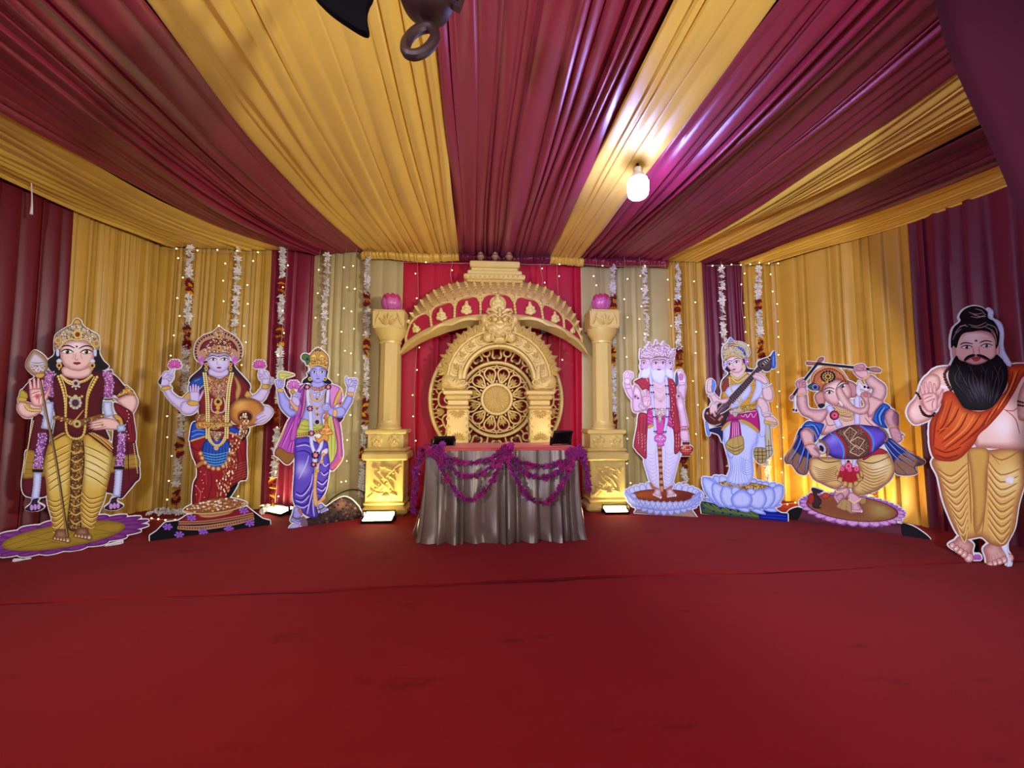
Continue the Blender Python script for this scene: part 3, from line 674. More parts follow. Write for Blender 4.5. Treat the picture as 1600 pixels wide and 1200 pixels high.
    for ring, (n, rr, h0, h1, tilt) in enumerate(((8, 0.094, 0.020, 0.160, 0), (8, 0.084, 0.06, 0.196, 1))):
        for q in range(n):
            a = (q + 0.5 * tilt) * 2 * PI / n; rows = []
            for i in range(8):
                t = i / 7; zz = h0 + (h1 - h0) * t; R = rr * (0.55 + 0.52 * math.sin(PI * min(1, t * .72 + .1))) ; wd = 0.05 * math.sin(PI * (0.12 + 0.83 * t)) ** .7; row = []
                for sx in (-1, -.5, 0, .5, 1):
                    aa = a + wd * sx / R; r2 = R + 0.012 * (1 - sx * sx); row.append((r2 * math.cos(aa), r2 * math.sin(aa), zz))
                rows.append(row)
            MB().grid(rows).build('petal', (LILAC, ROSE)[ring], lt)
pillar(550, 'carved gold pillar standing left of the red-backed canopy', 'pink lotus bud ornament on top of the left pillar')
pillar(902, 'carved gold pillar standing right of the red-backed canopy', 'pink lotus bud ornament on top of the right pillar')
# ------------------------------------------------------------ skirted table
tx0, tx1, ty0, ty1, tz = -0.475, 0.80, 3.42, 4.0, 0.765
tc_ = ((tx0 + tx1) / 2, (ty0 + ty1) / 2)
table = thing('table', 'table with coral cover and pleated silvery skirt standing before the arch', 'table', (tc_[0], tc_[1], 0.005))
hx, hy = (tx1 - tx0) / 2, (ty1 - ty0) / 2
MB().box((0, 0, tz - 0.012), (2 * hx, 2 * hy, 0.03), 0.008).build('tabletop', TOPC, table)
for sx in (-1, 1):
    for sy in (-1, 1): MB().box((sx * (hx - 0.06), sy * (hy - 0.06), (tz - 0.03) / 2), (0.045, 0.045, tz - 0.03), 0.004).build('leg', BLACKM, table)
# skirt: a closed pleated loop
def skirt():
    per = []; r = random.Random(5)
    c = 0.012; S = [(-hx, -hy), (hx, -hy), (hx, hy), (-hx, hy)]; L = [2 * hx, 2 * hy, 2 * hx, 2 * hy]; tot = sum(L)
    nf = 46; f, xs = pleat_fn(tot, 8, 0.05, 0.11, 0.085); G = []
    rows = 22
    for k in range(rows + 1):
        v = k / rows; row = []
        for s in xs[:-1]:
            d = s; i = 0
            while i < 3 and d > L[i]: d -= L[i]; i += 1
            a, b = S[i], S[(i + 1) % 4]; t = d / L[i]; x, y = a[0] + (b[0] - a[0]) * t, a[1] + (b[1] - a[1]) * t
            nx, ny = ((0, -1), (1, 0), (0, 1), (-1, 0))[i]
            # soften the outward direction near corners
            e = min(d, L[i] - d); 
            if e < 0.1:
                j = (i + 1) % 4 if d > L[i] / 2 else (i - 1) % 4; mx = ((0, -1), (1, 0), (0, 1), (-1, 0))[j]; q = 0.5 * (1 - e / 0.1); nx, ny = nx * (1 - q) + mx[0] * q, ny * (1 - q) + mx[1] * q
            amp = 0.006 + f(s) * (0.25 + 0.7 * v ** 1.1) * (0.4 if i == 2 else 1) + 0.05 * v * v + 0.012 * math.sin(v * 7 + s * 11) * v
            z = tz - 0.02 - (tz - 0.02 - 0.004) * v
            if v > 0.93: amp += 0.02 * math.sin(s * 31) * (v - 0.93) / 0.07
            row.append((x + nx * amp, y + ny * amp, z))
        G.append(row)
    MB().grid(G, False, True).build('skirt', SILVERC, table, angle=80)
skirt()
# a folded scrap of gold paper under the hem is left out; flower garlands
def petal_flower(r, mat_a, n=9, seed=0, layers=3, open_=0.9):
    q = random.Random(seed); m = MB()
    for l in range(layers):
        for k in range(n - l):
            a = 2 * PI * k / (n - l) + l * .5 + q.uniform(-.15, .15); el = 0.15 + l * .5 + q.uniform(-.1, .1); L = r * (1 - .2 * l); w_ = L * .55
            d = Vector((math.cos(a) * math.cos(el), math.sin(a) * math.cos(el), math.sin(el))); sd = Vector((-math.sin(a), math.cos(a), 0)); up = d.cross(sd)
            m.add([Vector((0, 0, 0)), d * L * .6 + sd * w_ * .5 + up * .1 * L, d * L, d * L * .6 - sd * w_ * .5 + up * .1 * L, d * L * .6 - up * .08 * L], [(0, 1, 4), (1, 2, 4), (2, 3, 4), (3, 0, 4)])
    return m
def mesh_of(m, name, mt):
    o = m.build(name, mt, smooth=True, angle=60); d = o.data; bpy.data.objects.remove(o); return d
PUR = [mesh_of(petal_flower(0.034, None, 8, s, 4), 'flower', mt) for s, mt in ((1, MAGENTA), (2, MAGENTA), (3, mat('violet_petals', (140, 36, 130), 0.6, 0, 0, 0.3, 0.3, 0, 0, 0.35, 60)))]
WH = [mesh_of(petal_flower(0.036, None, 6, s, 3), 'flower', WHITEF) for s in (4, 5, 6)]
MR = [mesh_of(petal_flower(0.036, None, 10, s, 4), 'flower', MARI) for s in (7, 8)]
YL = [mesh_of(petal_flower(0.033, None, 10, s, 3), 'flower', YELF) for s in (9,)]
def inst(me, name, par, p, sc=1.0, q=None):
    o = bpy.data.objects.new(name, me); COL.objects.link(o); o.parent = par; o.location = p; o.scale = (sc,) * 3; o.rotation_mode = 'QUATERNION'
    o.rotation_quaternion = q or Quaternion((rnd.uniform(-1, 1), rnd.uniform(-1, 1), rnd.uniform(-1, 1)), rnd.uniform(0, 6)); return o
def respace(P, step):
    P = [Vector(p) for p in P]; L = [0]
    for a, b in zip(P, P[1:]): L.append(L[-1] + (b - a).length)
    n = max(2, int(L[-1] / step)); out = []
    for k in range(n + 1):
        s = L[-1] * k / n; i = min(len(P) - 2, max(0, bisect_right(L, s) - 1)); t = (s - L[i]) / max(1e-9, L[i + 1] - L[i]); out.append(P[i].lerp(P[i + 1], t))
    return out
def swag(a, b, mid_px, Y, lab, step=0.022):
    p0, p2 = a, b; pm = ony(*mid_px, Y); P = []
    for i in range(25):
        t = i / 24; q = p0.lerp(p2, t); dz = pm.z - (p0.z + p2.z) / 2; q.z += dz * (1 - (2 * t - 1) ** 2); q.y -= 0.03 * math.sin(PI * t); P.append(q)
    g = thing('flower_garland', lab, 'garland', P[0], 0, 'magenta flower garlands on the table')
    MB().tube([p - P[0] for p in P], 0.004, 5).build('string', WIRE, g)
    for p in respace(P, step)[:100]: inst(rnd.choice(PUR), 'flower', g, p - P[0] + Vector((rnd.uniform(-.008, .008), rnd.uniform(-.012, .004), rnd.uniform(-.008, .008))), rnd.uniform(.85, 1.15))
YG = 3.345
L_, C_, R_ = ony(682, 706, YG), ony(789, 706, YG), ony(897, 709, YG)
off = Vector((0, -0.012, 0))
for (a, b, mp, lb) in ((L_, C_, (733, 722), 'top magenta garland swag on the left half of the table front'), (L_ + off, C_ + off, (730, 743), 'middle magenta garland swag on the left half of the table front'),
                       (L_ + off * 2, C_ + off * 2, (735, 779), 'lowest magenta garland swag on the left half of the table front'), (C_, R_, (848, 728), 'top magenta garland swag on the right half of the table front'),
                       (C_ + off, R_ + off, (850, 745), 'middle magenta garland swag on the right half of the table front'), (C_ + off * 2, R_ + off * 2, (852, 784), 'lowest magenta garland swag on the right half of the table front')):
    swag(a, b, mp, YG, lb)
for s, (x0, lb) in ((-1, (tx0, 'magenta garland end hanging at the left side of the table')), (1, (tx1, 'magenta garland end hanging at the right side of the table'))):
    P = [Vector((x0 + s * 0.03, 3.36, 0.77)), Vector((x0 + s * 0.085, 3.46, 0.62)), Vector((x0 + s * 0.11, 3.5, 0.45)), Vector((x0 + s * 0.125, 3.5, 0.25 if s < 0 else 0.38))]
    g = thing('flower_garland', lb, 'garland', P[0], 0, 'magenta flower garlands on the table'); P = [Vector(p) for p in cat([tuple(p) for p in P], 6)]
    MB().tube([p - P[0] for p in P], 0.004, 5).build('string', WIRE, g)
    for p in respace(P, 0.012): inst(rnd.choice(PUR), 'flower', g, p - P[0] + Vector((rnd.uniform(-.02, .02), rnd.uniform(-.03, .03), rnd.uniform(-.01, .01))), rnd.uniform(.8, 1.15))
for i, (p, lb) in enumerate(((L_, 'magenta flower cluster pinned at the left front table corner'), (C_, 'magenta flower cluster pinned at the middle of the table front'), (R_, 'magenta flower cluster pinned at the right front table corner'))):
    g = thing('flower_cluster', lb, 'flowers', p, 0, 'magenta flower clusters on the table')
    for q in range(34): inst(rnd.choice(PUR), 'flower', g, Vector((rnd.gauss(0, .036), rnd.gauss(-.015, .02), rnd.gauss(0, .024))), rnd.uniform(.8, 1.2))
# ------------------------------------------------------------ floodlights
def flood(name, lab, loc_, rz, tilt, w_, h_, lit, group, lens=True):
    r = thing(name, lab, 'floodlight', loc_, rz, group); q = Matrix.Rotation(tilt, 4, 'X')
    def place(o): o.matrix_local = Matrix.Translation((0, 0, 0.03 + 0.5 * h_ * abs(math.sin(tilt)))) @ q; return o
    # panel lies in local xy, lit side +z
    place(MB().box((0, 0, -0.016), (w_, h_, 0.03), 0.006).build('housing', BLACKM, r))
    place(MB().ribbon([(-w_ / 2, -h_ / 2), (w_ / 2, -h_ / 2), (w_ / 2, h_ / 2), (-w_ / 2, h_ / 2)], 0.022, 0.0, 0.02, True).build('bezel', BLACKM, r)).matrix_local @= Matrix.Rotation(-PI / 2, 4, 'X')
    place(MB().box((0, 0, 0.002), (w_ - 0.03, h_ - 0.03, 0.004)).build('lens', lit, r, smooth=False))
    m = MB(); m.tube([(-w_ / 2 - 0.012, 0, 0.03 + 0.5 * h_ * abs(math.sin(tilt))), (-w_ / 2 - 0.012, 0.02, 0.008), (w_ / 2 + 0.012, 0.02, 0.008), (w_ / 2 + 0.012, 0, 0.03 + 0.5 * h_ * abs(math.sin(tilt)))], 0.007)
    m.build('bracket', BLACKM, r)
    m = MB()
    for k in range(7): m.box(((k - 3) * w_ / 8, 0, -0.036), (0.006, h_ * .7, 0.014))
    place(m.build('cooling_fins', BLACKM, r)); return r
p = onz(592, 815); flood('floodlight', 'lit floodlight on the carpet at the foot of the left pillar', (p.x, p.y, 0), 0, math.radians(14), 0.30, 0.2, FLOODM, 'floor floodlights')
p = onz(961, 802); flood('floodlight', 'lit floodlight on the carpet at the foot of the right pillar', (p.x, p.y, 0), 0, math.radians(14), 0.26, 0.17, FLOODM, 'floor floodlights')
p = onz(424, 809); flood('floodlight', 'lit floodlight on the carpet right of the coin pedestal', (p.x + 0.02, p.y + 0.15, 0), -0.6, math.radians(14), 0.26, 0.17, FLOODM, 'floor floodlights')
flood('floodlight', 'warm lit floodlight hidden behind the spear bearer cutout', (onz(122, 806).x, onz(122, 806).y, 0), 0.6, math.radians(-42), 0.3, 0.2, BFLOODM, 'floor floodlights')
flood('floodlight', 'warm lit floodlight hidden behind the elephant-headed cutout', (3.52, 3.86, 0), -0.6, math.radians(-42), 0.3, 0.2, BFLOODM, 'floor floodlights')
p = ony(690, 694, 3.75); flood('floodlight', 'black floodlight lying on the left end of the table top', (tx0 + 0.11, 3.64, tz), 0.25, math.radians(-34), 0.19, 0.13, TFLOODM, 'table floodlights')
flood('floodlight', 'black floodlight tilted up on the right end of the table top', (tx1 - 0.09, 3.64, tz), 0.3, math.radians(-58), 0.19, 0.14, TFLOODM, 'table floodlights')
# ------------------------------------------------------------ hanging bulb
pb = ony(997, 295, 2.78); bulb = thing('light_bulb', 'glowing white LED bulb hanging from the ceiling cloth', 'light bulb', (pb.x, pb.y, pb.z))
MB().lathe([(0.03, -0.068), (0.058, -0.064), (0.072, -0.048), (0.077, 0.0), (0.077, 0.045), (0.068, 0.06)], seg=28).build('lit_globe', BULBM, bulb)
MB().lathe([(0.066, 0.06), (0.07, 0.07), (0.05, 0.10), (0.03, 0.125), (0.028, 0.16)], seg=20).build('bulb_base', WHITEPL, bulb)
MB().tube([(0, 0, 0.15), (0.004, 0.01, 0.22), (0, 0.0, 3.04 - pb.z)], 0.012, 6).build('cord', WIRE, bulb)
# ------------------------------------------------------------ hanging flower strands
def strand(px, ytop, ybot, pattern, lab, Y=4.57, step=0.036, sc=1.3):
    top = ony(px, ytop, Y); zb = ony(px - (800 - px) * 0.047 * (ybot - ytop) / 400, ybot, Y).z; g = thing('flower_strand', lab, 'garland', top, 0, 'hanging flower strands on the back curtains')
    P = []; L = top.z - max(0.03, zb); r = random.Random(int(px)); n = 30
    for i in range(n + 1): t = i / n; P.append((0.012 * math.sin(t * 7 + px), 0.006 * math.sin(t * 11), -L * t))
    MB().tube([(0, 0.02, 2.975 - top.z)] + P, 0.003, 5).build('string', CLEARW, g); z = 0.0; i = 0
    kinds = []
    while z < L:
        t = z / L; k = pattern(t); st = step * (1.35 if k == 'w2' else 0.8)
        kinds.append((t, k)); z += st
    kinds = kinds[:100]; alt = 0
    for t, k in kinds:
        q = P[min(n, int(t * n))]; p = (q[0] + r.uniform(-.006, .006), q[1] + r.uniform(-.01, .005), -L * t)
        if k[0] == 'w': inst(r.choice(WH), 'white_flower', g, p, sc * r.uniform(.85, 1.15))
        else:
            alt += 1
            inst(MR[alt % 2] if alt % 3 else YL[0], 'red_flower' if alt % 3 else 'yellow_flower', g, p, sc * 1.05)
    return g
def bands(*b):
    return lambda t: 'r' if any(x0 <= t <= x1 for x0, x1 in b) else 'w'
strand(300, 388, 792, bands((.13, .19), (.31, .39), (.57, .65), (.74, .82), (.93, 1)), 'white and red flower strand nearest the left back corner')
strand(371, 390, 792, lambda t: 'w2', 'sparse white flower strand rising behind the tall round crown')
strand(444, 390, 790, bands((.12, .19), (.31, .39), (.62, .70), (.90, 1)), 'white and red flower strand on the narrow maroon panel')
strand(512, 400, 780, lambda t: 'w2', 'sparse white flower strand rising behind the peacock feather crown')
strand(576, 404, 780, bands((.15, .21), (.34, .42), (.60, .70), (.80, .85)), 'white and red flower strand just left of the left pillar')
strand(956, 417, 765, bands((.14, .22), (.37, .45), (.66, .74)), 'white and red flower strand just right of the right pillar', Y=4.62)
strand(1006, 418, 780, lambda t: 'w2', 'sparse white flower strand rising behind the three-faced figure')
strand(1058, 418, 775, bands((.15, .22), (.36, .46), (.84, .88)), 'white and red flower strand on the gold strip beside the beige curtain')
strand(1128, 421, 775, lambda t: 'w2', 'sparse white flower strand on the wine panel behind the lute player')
strand(1184, 419, 765, bands((.14, .2), (.33, .41), (.70, .76)), 'white and red flower strand nearest the right back corner')
# loose strand ends lying on the carpet
def heap(px0, px1, py, n, lab):
    a, b = onz(px0, py), onz(px1, py); c = (a + b) / 2; g = thing('flower_heap', lab, 'flowers', (c.x, min(4.5, c.y), 0), 0)
    for i in range(n): inst(rnd.choice(WH), 'white_flower', g, (rnd.uniform(-.5, .5) * (b.x - a.x), rnd.uniform(-.07, .05), 0.032 + abs(rnd.gauss(0, .02))), rnd.uniform(.8, 1.1))
heap(236, 292, 806, 30, 'loose white flowers on the carpet left of the coin pedestal'); heap(408, 440, 803, 26, 'small heap of white flowers on the carpet behind the left floodlight')
# ------------------------------------------------------------ fairy light strings
def fairy(px, ytop, ybot, n, lab, Y=4.54, curtain=False):
    top = ony(px, ytop, Y); zb = max(0.03, ony(px, ybot, Y).z); r = random.Random(int(px * 3)); g = thing('fairy_light_string', lab, 'fairy lights', top, 0, 'fairy light strings on the back curtains'); L = top.z - zb
    P = [(0.014 * math.sin(t / 24 * 9 + px), 0.004 * math.sin(t), -L * t / 24) for t in range(25)]
    MB().tube([(0, 0.02, 2.975 - top.z)] + P, 0.0022, 4).build('wire', CLEARW, g)
    for k in range(n):
        t = (k + 0.5) / n; q = P[int(t * 24)]; x = q[0] + r.choice((-1, 1)) * r.uniform(.008, .03); o = bpy.data.objects.new('bulb', FB); COL.objects.link(o); o.parent = g; o.location = (x, q[1] - 0.01, -L * t + r.uniform(-.03, .03))
m_ = MB().ell((0, 0, 0), (0.0065, 0.0065, 0.0065), None, 8, 6); FB = mesh_of(m_, 'bulb', FAIRYM)
for (px, y0, y1, n, lb) in ((283, 392, 795, 13, 'fairy light string at the left edge of the olive curtain'), (353, 393, 790, 12, 'fairy light string left of the sparse strand on the olive curtain'), (391, 394, 790, 12, 'fairy light string at the right edge of the olive curtain'),
        (447, 396, 795, 11, 'fairy light string down the narrow maroon panel'), (500, 402, 560, 4, 'short fairy light string on the left part of the beige curtain'), (540, 404, 770, 11, 'fairy light string left of the left pillar strand'), (556, 404, 770, 11, 'fairy light string touching the left pillar strand'),
        (653, 410, 800, 10, 'fairy light string on the crimson curtain right of the left pillar'), (706, 410, 470, 2, 'short fairy light string above the left side of the canopy'), (846, 412, 470, 3, 'short fairy light string above the right side of the canopy'), (872, 412, 760, 8, 'fairy light string on the crimson curtain left of the right pillar'),
        (931, 418, 460, 2, 'short fairy light string above the right lotus ornament'), (976, 418, 770, 11, 'fairy light string right of the right pillar'), (1000, 418, 560, 6, 'fairy light string beside the three crowns'), (1040, 418, 600, 5, 'fairy light string at the right edge of the beige curtain'), (1081, 418, 780, 9, 'fairy light string down the narrow gold strip'),
        (1158, 414, 600, 8, 'fairy light string on the right edge of the wine panel'), (1206, 414, 790, 14, 'fairy light string in the right back corner')):
    fairy(px, y0, y1, n, lb[0] if isinstance(lb, tuple) else lb, 4.62 if px in (653, 706, 846, 872) else 4.54)
def fairy_run(P, n, lab):
    g = thing('fairy_light_string', lab, 'fairy lights', P[0], 0); Q = [Vector(p) - Vector(P[0]) for p in cat([tuple(p) for p in P], 6)]
    MB().tube(Q, 0.0025, 4).build('wire', CLEARW, g)
    for p in respace(Q, 1)[:0]: pass
    S = respace(Q, 0.01); 
    for k in range(n):
        p = S[int((k + .5) / n * (len(S) - 1))]; o = bpy.data.objects.new('bulb', FB); COL.objects.link(o); o.parent = g; o.location = (p.x, p.y - 0.012, p.z + rnd.uniform(-.01, .012))
fairy_run([ony(x, y, 4.54) for x, y in ((262, 388), (300, 390), (350, 393), (420, 394))], 5, 'fairy light string along the top edge of the olive curtain')
fairy_run([ony(x, y, 4.54) for x, y in ((1105, 415), (1150, 414), (1190, 411), (1222, 412))], 8, 'fairy light string along the top edge of the right corner curtains')
fairy_run([ony(x, y, 4.54) for x, y in ((630, 409), (700, 411))] + [ony(x, y, 4.54) for x, y in ((850, 413), (910, 413), (960, 416), (1040, 415))], 6, 'fairy light string along the curtain tops beside the canopy slab')
fairy_run([onz(x, y, 0.015) for x, y in ((200, 806), (232, 810), (262, 812), (285, 809))], 8, 'fairy light string lying on the carpet left of the coin pedestal')
fairy_run([onz(x, y, 0.015) for x, y in ((1190, 792), (1215, 789), (1240, 786), (1270, 788))], 6, 'fairy light string lying on the carpet left of the mouse cutout')
# cables
def cable(P, lab, m=WIRE, r=0.006):
    a = Vector(P[0]); o = MB().tube([Vector(p) - a for p in cat([tuple(p) for p in P], 8)], r, 6).build('cable', m); o.location = a; tag(o, lab, 'cable')
cable([ony(508, 795, 4.4) * 1.0, ony(520, 778, 4.42), ony(548, 765, 4.44), ony(575, 772, 4.45), onz(585, 790, 0.01)], 'black cable looping up behind the printed rock')
cable([onz(636, 770, 0.25), onz(650, 778, 0.1), onz(664, 786, 0.012), onz(640, 800, 0.008), onz(632, 806, 0.008)], 'thin cable on the carpet right of the left pillar')
# ------------------------------------------------------------ things hanging over the entrance, near the camera
HM = mat('dark_maroon_glaze', (34, 8, 11), 0.5, 0, 0, 0, 0.5)
def over(px, py, Y): return ony(px, py, Y)
c = over(668, -30, 1.15)
orn = thing('hanging_ornament', 'dark maroon hanging ornament with a looped ring end at the top edge', 'ornament', (c.x, c.y, c.z))
s = 1.15 / F
MB().lathe([(0.02 * 1, -62 * s), (22 * s, -60 * s), (40 * s, -45 * s), (50 * s, -20 * s), (52 * s, 10 * s), (40 * s, 40 * s), (15 * s, 60 * s), (4 * s, 120 * s), (3 * s, (2.97 - c.z))], seg=28).build('ornament_body', HM, orn)
MB().tube([Vector((40 * s, 0, -40 * s)), Vector((52 * s, 0, -46 * s)), Vector((56 * s, 0, -30 * s)), Vector((46 * s, 0, -18 * s))], 0.012).build('ornament_lip', HM, orn)
ring = [( -10 * s + 21 * s * math.cos(a) + 10 * s * math.sin(a), 0.02 * math.sin(a), -108 * s + 36 * s * math.sin(a)) for a in [i * 2 * PI / 24 for i in range(24)]]
MB().tube(ring, 0.016, 10, True).build('ornament_ring', HM, orn)
c = over(545, -40, 1.15)
lf = thing('hanging_ornament', 'black leaf-shaped hanging ornament at the top edge left of the ring', 'ornament', (c.x, c.y, c.z))
pts = cat([(-50, 38), (-30, 5), (0, -60), (32, -92), (29, -40), (36, 5), (30, 60)], 6)
pts = [(x * s, z * s) for x, z in cat([(-100, 60), (-62, -28), (-40, -58), (-10, -82), (32, -104), (30, -70), (33, -52), (40, -30), (42, 40), (0, 90)], 5)]
MB().prism(pts, -0.012, 0.012).build('leaf_blade', mat('soot_black', (5, 5, 6), 0.9, 0, 0, 0, 0.05), lf)
MB().tube([(0, 0, 60 * s), (0, 0, 3.05 - c.z)], 0.006).build('hanging_cord', WIRE, lf)
# entrance drape at the right
def drape():
    G = []; r = random.Random(3); rows = 24; edge = cat([(1470, -60), (1482, 10), (1500, 70), (1530, 140), (1570, 225), (1605, 310), (1640, 400), (1672, 480)], 5)
    edge = [ony(px, py, 1.35) for px, py in edge]; e0, e1 = edge[0], edge[-1]
    edge = [Vector((e0.x - 0.03, 1.35, 2.97))] + edge + [Vector(q) for q in cat([(e1.x, 1.35, e1.z), (e1.x + 0.3, 1.35, e1.z - 0.22), (2.55, 1.35, 1.0), (2.66, 1.35, 0.5), (2.68, 1.35, 0.012)], 5)[1:]]
    for k, p in enumerate(edge):
        Y = 1.35; row = []
        for i in range(28):
            t = i / 27; a = 0.06 * math.sin(t * 16) * (0.3 + t); row.append((p.x + t * 1.1 * (1 + 0.1 * math.sin(t * 9)) , Y - 0.09 * (1 - t) * math.sin(PI * min(1, t * 3)) + a * .6 - 0.12 * t, p.z + t * 0.12 * math.sin(t * 5) * (1 if 0.4 < p.z < 2.8 else 0)))
        row = [(p.x + 0.02, Y + 0.05, p.z)] + row
        G.append(row)
    o = MB().grid(G).build('curtain', VELVET, angle=80); tag(o, 'thick wine drape hanging at the top right corner nearest the camera', 'curtain')
drape()
# small plastic strip hanging on the left wall
o = MB().tube([ony(49, 285, 3.35), ony(50, 306, 3.35), ony(50, 322, 3.35), ony(49, 335, 3.35)], [0.004, 0.004, 0.006, 0.01], 6).build('plastic_strip', WHITEPL); tag(o, 'thin clear plastic strip hanging below the left ceiling cloth', 'strip')
# ------------------------------------------------------------ printed board cutouts
import numpy as np
PRINT = bpy.data.materials.new('printed_board_face'); PRINT.use_nodes = True
_b = PRINT.node_tree.nodes['Principled BSDF']; _a = PRINT.node_tree.nodes.new('ShaderNodeVertexColor'); _a.layer_name = 'print'
PRINT.node_tree.links.new(_a.outputs[0], _b.inputs['Base Color']); _b.inputs['Roughness'].default_value = 0.6; _b.inputs['Specular IOR Level'].default_value = 0.12
def pip(x, y, P):
    c = False; j = len(P) - 1
    for i in range(len(P)):
        if (P[i][1] > y) != (P[j][1] > y) and x < (P[j][0] - P[i][0]) * (y - P[i][1]) / (P[j][1] - P[i][1]) + P[i][0]: c = not c
        j = i
    return c
def mixc(a, b, t): return tuple(x + (y - x) * t for x, y in zip(a, b))
class Fig:
    GAIN = 1.0
    def __init__(s, name, label, cat_, a, b, U, L, pad=1.6, group='printed deity cutouts'):
        s.A = onz(*a); B = onz(*b); d = B - s.A; s.A.z = 0; s.dir = Vector((d.x, d.y, 0)).normalized(); s.nrm = Vector((s.dir.y, -s.dir.x, 0))
        if s.nrm.dot(Vector((0, 0, 0)) - s.A) < 0: s.nrm = -s.nrm
        s.root = thing(name, label, cat_, s.A, math.atan2(s.dir.y, s.dir.x), group); s.parts = {}; s.n = 0; s.sil = []; s.root.location.z = 0.006; s.TU, s.TL = U, L; s.T = U; s.pad = pad; s.r = random.Random(len(label)); s.gain = 1.0
    def U(s): s.T = s.TU; return s
    def Lw(s): s.T = s.TL; return s
    def px(s, p): return (s.T[0] + p[0] / s.T[2], s.T[1] + p[1] / s.T[2])
    def plane(s, q):
        r = ray(*q); O = Vector((0, 0, EYE)); t = (s.A - O).dot(s.nrm) / r.dot(s.nrm); p = O + r * t - s.A; return (p.dot(s.dir), p.z)
    def emit(s, part, pts, faces, cols):
        m = s.parts.setdefault(part, ([], [], [], [])); k = len(m[0]); f0 = len(m[1]); s.n += 1; off = -0.0012 - 0.00007 * s.n
        for p in pts: u, z = s.plane(s.px(p)); m[0].append((u, off, z))
        m[1].extend(tuple(i + k for i in f) for f in faces); m[2].extend(cols); m[3].append((k, len(m[0]), f0, len(m[1]), [s.px(p) for p in pts]))
    def s(s, part, pts, col, edge=None, w=10, sm=True, sil=True, hl=None, top=None, gr=None):
        # filled shape: col inside, edge colour at its rim over width w; gr = (dx, dy, colour) a printed colour blend across
        P = cat(pts, 5, True) if sm else list(pts)
        if sil: s.sil.append([s.px(p) for p in P])
        edge = mixc(col, edge or tuple(c * 0.72 for c in col), .78); xs = [p[0] for p in P]; ys = [p[1] for p in P]; sx, sy = max(xs) - min(xs), max(ys) - min(ys)
        st = max(5.0, min(w * 0.7, max(sx, sy) / 10), max(sx, sy) / 34); V = [Vector(p) for p in P]; y = min(ys) + st / 2; row = 0
        while y < max(ys):
            x = min(xs) + (st / 2 if row % 2 else st)
            while x < max(xs):
                if pip(x, y, P): V.append(Vector((x, y)))
                x += st
            y += st * .87; row += 1
        r = delaunay_2d_cdt(V, [], [list(range(len(P)))], 1, 1e-4); vv = r[0]; cols = []
        A_ = np.array(P); B_ = np.roll(A_, -1, 0); D = B_ - A_; LL = (D * D).sum(1) + 1e-9
        for p in vv:
            q = np.array((p.x, p.y)); t = np.clip(((q - A_) * D).sum(1) / LL, 0, 1); d = np.sqrt((((A_ + D * t[:, None]) - q) ** 2).sum(1).min()); t = min(1, d / w); t = t * t * (3 - 2 * t); c = col
            if gr:
                l = gr[0] * gr[0] + gr[1] * gr[1]; k = ((p.x - min(xs)) / (sx + 1e-6) * abs(gr[0]) if gr[0] >= 0 else (max(xs) - p.x) / (sx + 1e-6) * abs(gr[0])) + ((p.y - min(ys)) / (sy + 1e-6) * abs(gr[1]) if gr[1] >= 0 else (max(ys) - p.y) / (sy + 1e-6) * abs(gr[1])); c = mixc(col, gr[2], max(0, min(1, k)))
            if hl: k = max(0, 1 - math.hypot(p.x - hl[0], p.y - hl[1]) / hl[2]); c = mixc(c, hl[3], k * k * (3 - 2 * k))
            cols.append(mixc(edge, c, t))
        s.emit(part, [(p.x, p.y) for p in vv], r[2], cols); return s
    def l(s, part, pts, wd, col, sm=True, tp=0.35, sil=False):
        P = cat(pts, 4) if sm and len(pts) > 2 else list(pts); n = len(P); V = []; 
        for i, p in enumerate(P):
            a, b = P[max(0, i - 1)], P[min(n - 1, i + 1)]; dx, dy = b[0] - a[0], b[1] - a[1]; q = math.hypot(dx, dy) or 1; t = i / (n - 1); h = wd / 2 * (tp + (1 - tp) * math.sin(PI * t) ** .5 if tp < 1 else 1)
            V += [(p[0] - dy / q * h, p[1] + dx / q * h), (p[0] + dy / q * h, p[1] - dx / q * h)]
        if sil: s.sil.append([s.px(p) for p in V[0::2] + V[1::2][::-1]])
        s.emit(part, V, [(2 * i, 2 * i + 1, 2 * i + 3, 2 * i + 2) for i in range(n - 1)], [col] * len(V)); return s
    def ls(s, part, paths, wd, col, **k):
        for p in paths: s.l(part, p, wd, col, **k)
        return s
    def dots(s, part, C, r, col, ry=None, n=8):
        V = []; Fc = []; 
        for c in C:
            k = len(V); V += [(c[0] + r * math.cos(i * 2 * PI / n), c[1] + (ry or r) * math.sin(i * 2 * PI / n)) for i in range(n)]; Fc.append(tuple(range(k, k + n)))
        s.emit(part, V, Fc, [col] * len(V)); return s
    def path(s, pts, step):
        P = [Vector(p) for p in (cat(pts, 6) if len(pts) > 2 else pts)]; return [(p.x, p.y) for p in respace(P, step)]
    def beads(s, part, pts, r, col, hi=None, step=None, dark=(60, 40, 20)):
        C = s.path(pts, step or r * 1.9); s.dots(part, C, r * 1.15, dark); s.dots(part, C, r, col)
        if hi: s.dots(part, [(x - r * .25, y - r * .3) for x, y in C], r * .45, hi)
        return s
    def orn(s, part, poly, pitch, cols, r=None, sm=True, jit=.3):
        # jewelled filling: rings and dots scattered over a shape
        P = cat(poly, 5, True) if sm else poly; xs = [p[0] for p in P]; ys = [p[1] for p in P]; y = min(ys); row = 0; B = [[] for _ in cols]
        while y < max(ys):
            x = min(xs) + (pitch / 2 if row % 2 else 0)
            while x < max(xs):
                q = (x + s.r.uniform(-jit, jit) * pitch, y + s.r.uniform(-jit, jit) * pitch)
                if pip(q[0], q[1], P): B[s.r.randrange(len(cols))].append(q)
                x += pitch
            y += pitch * .85; row += 1
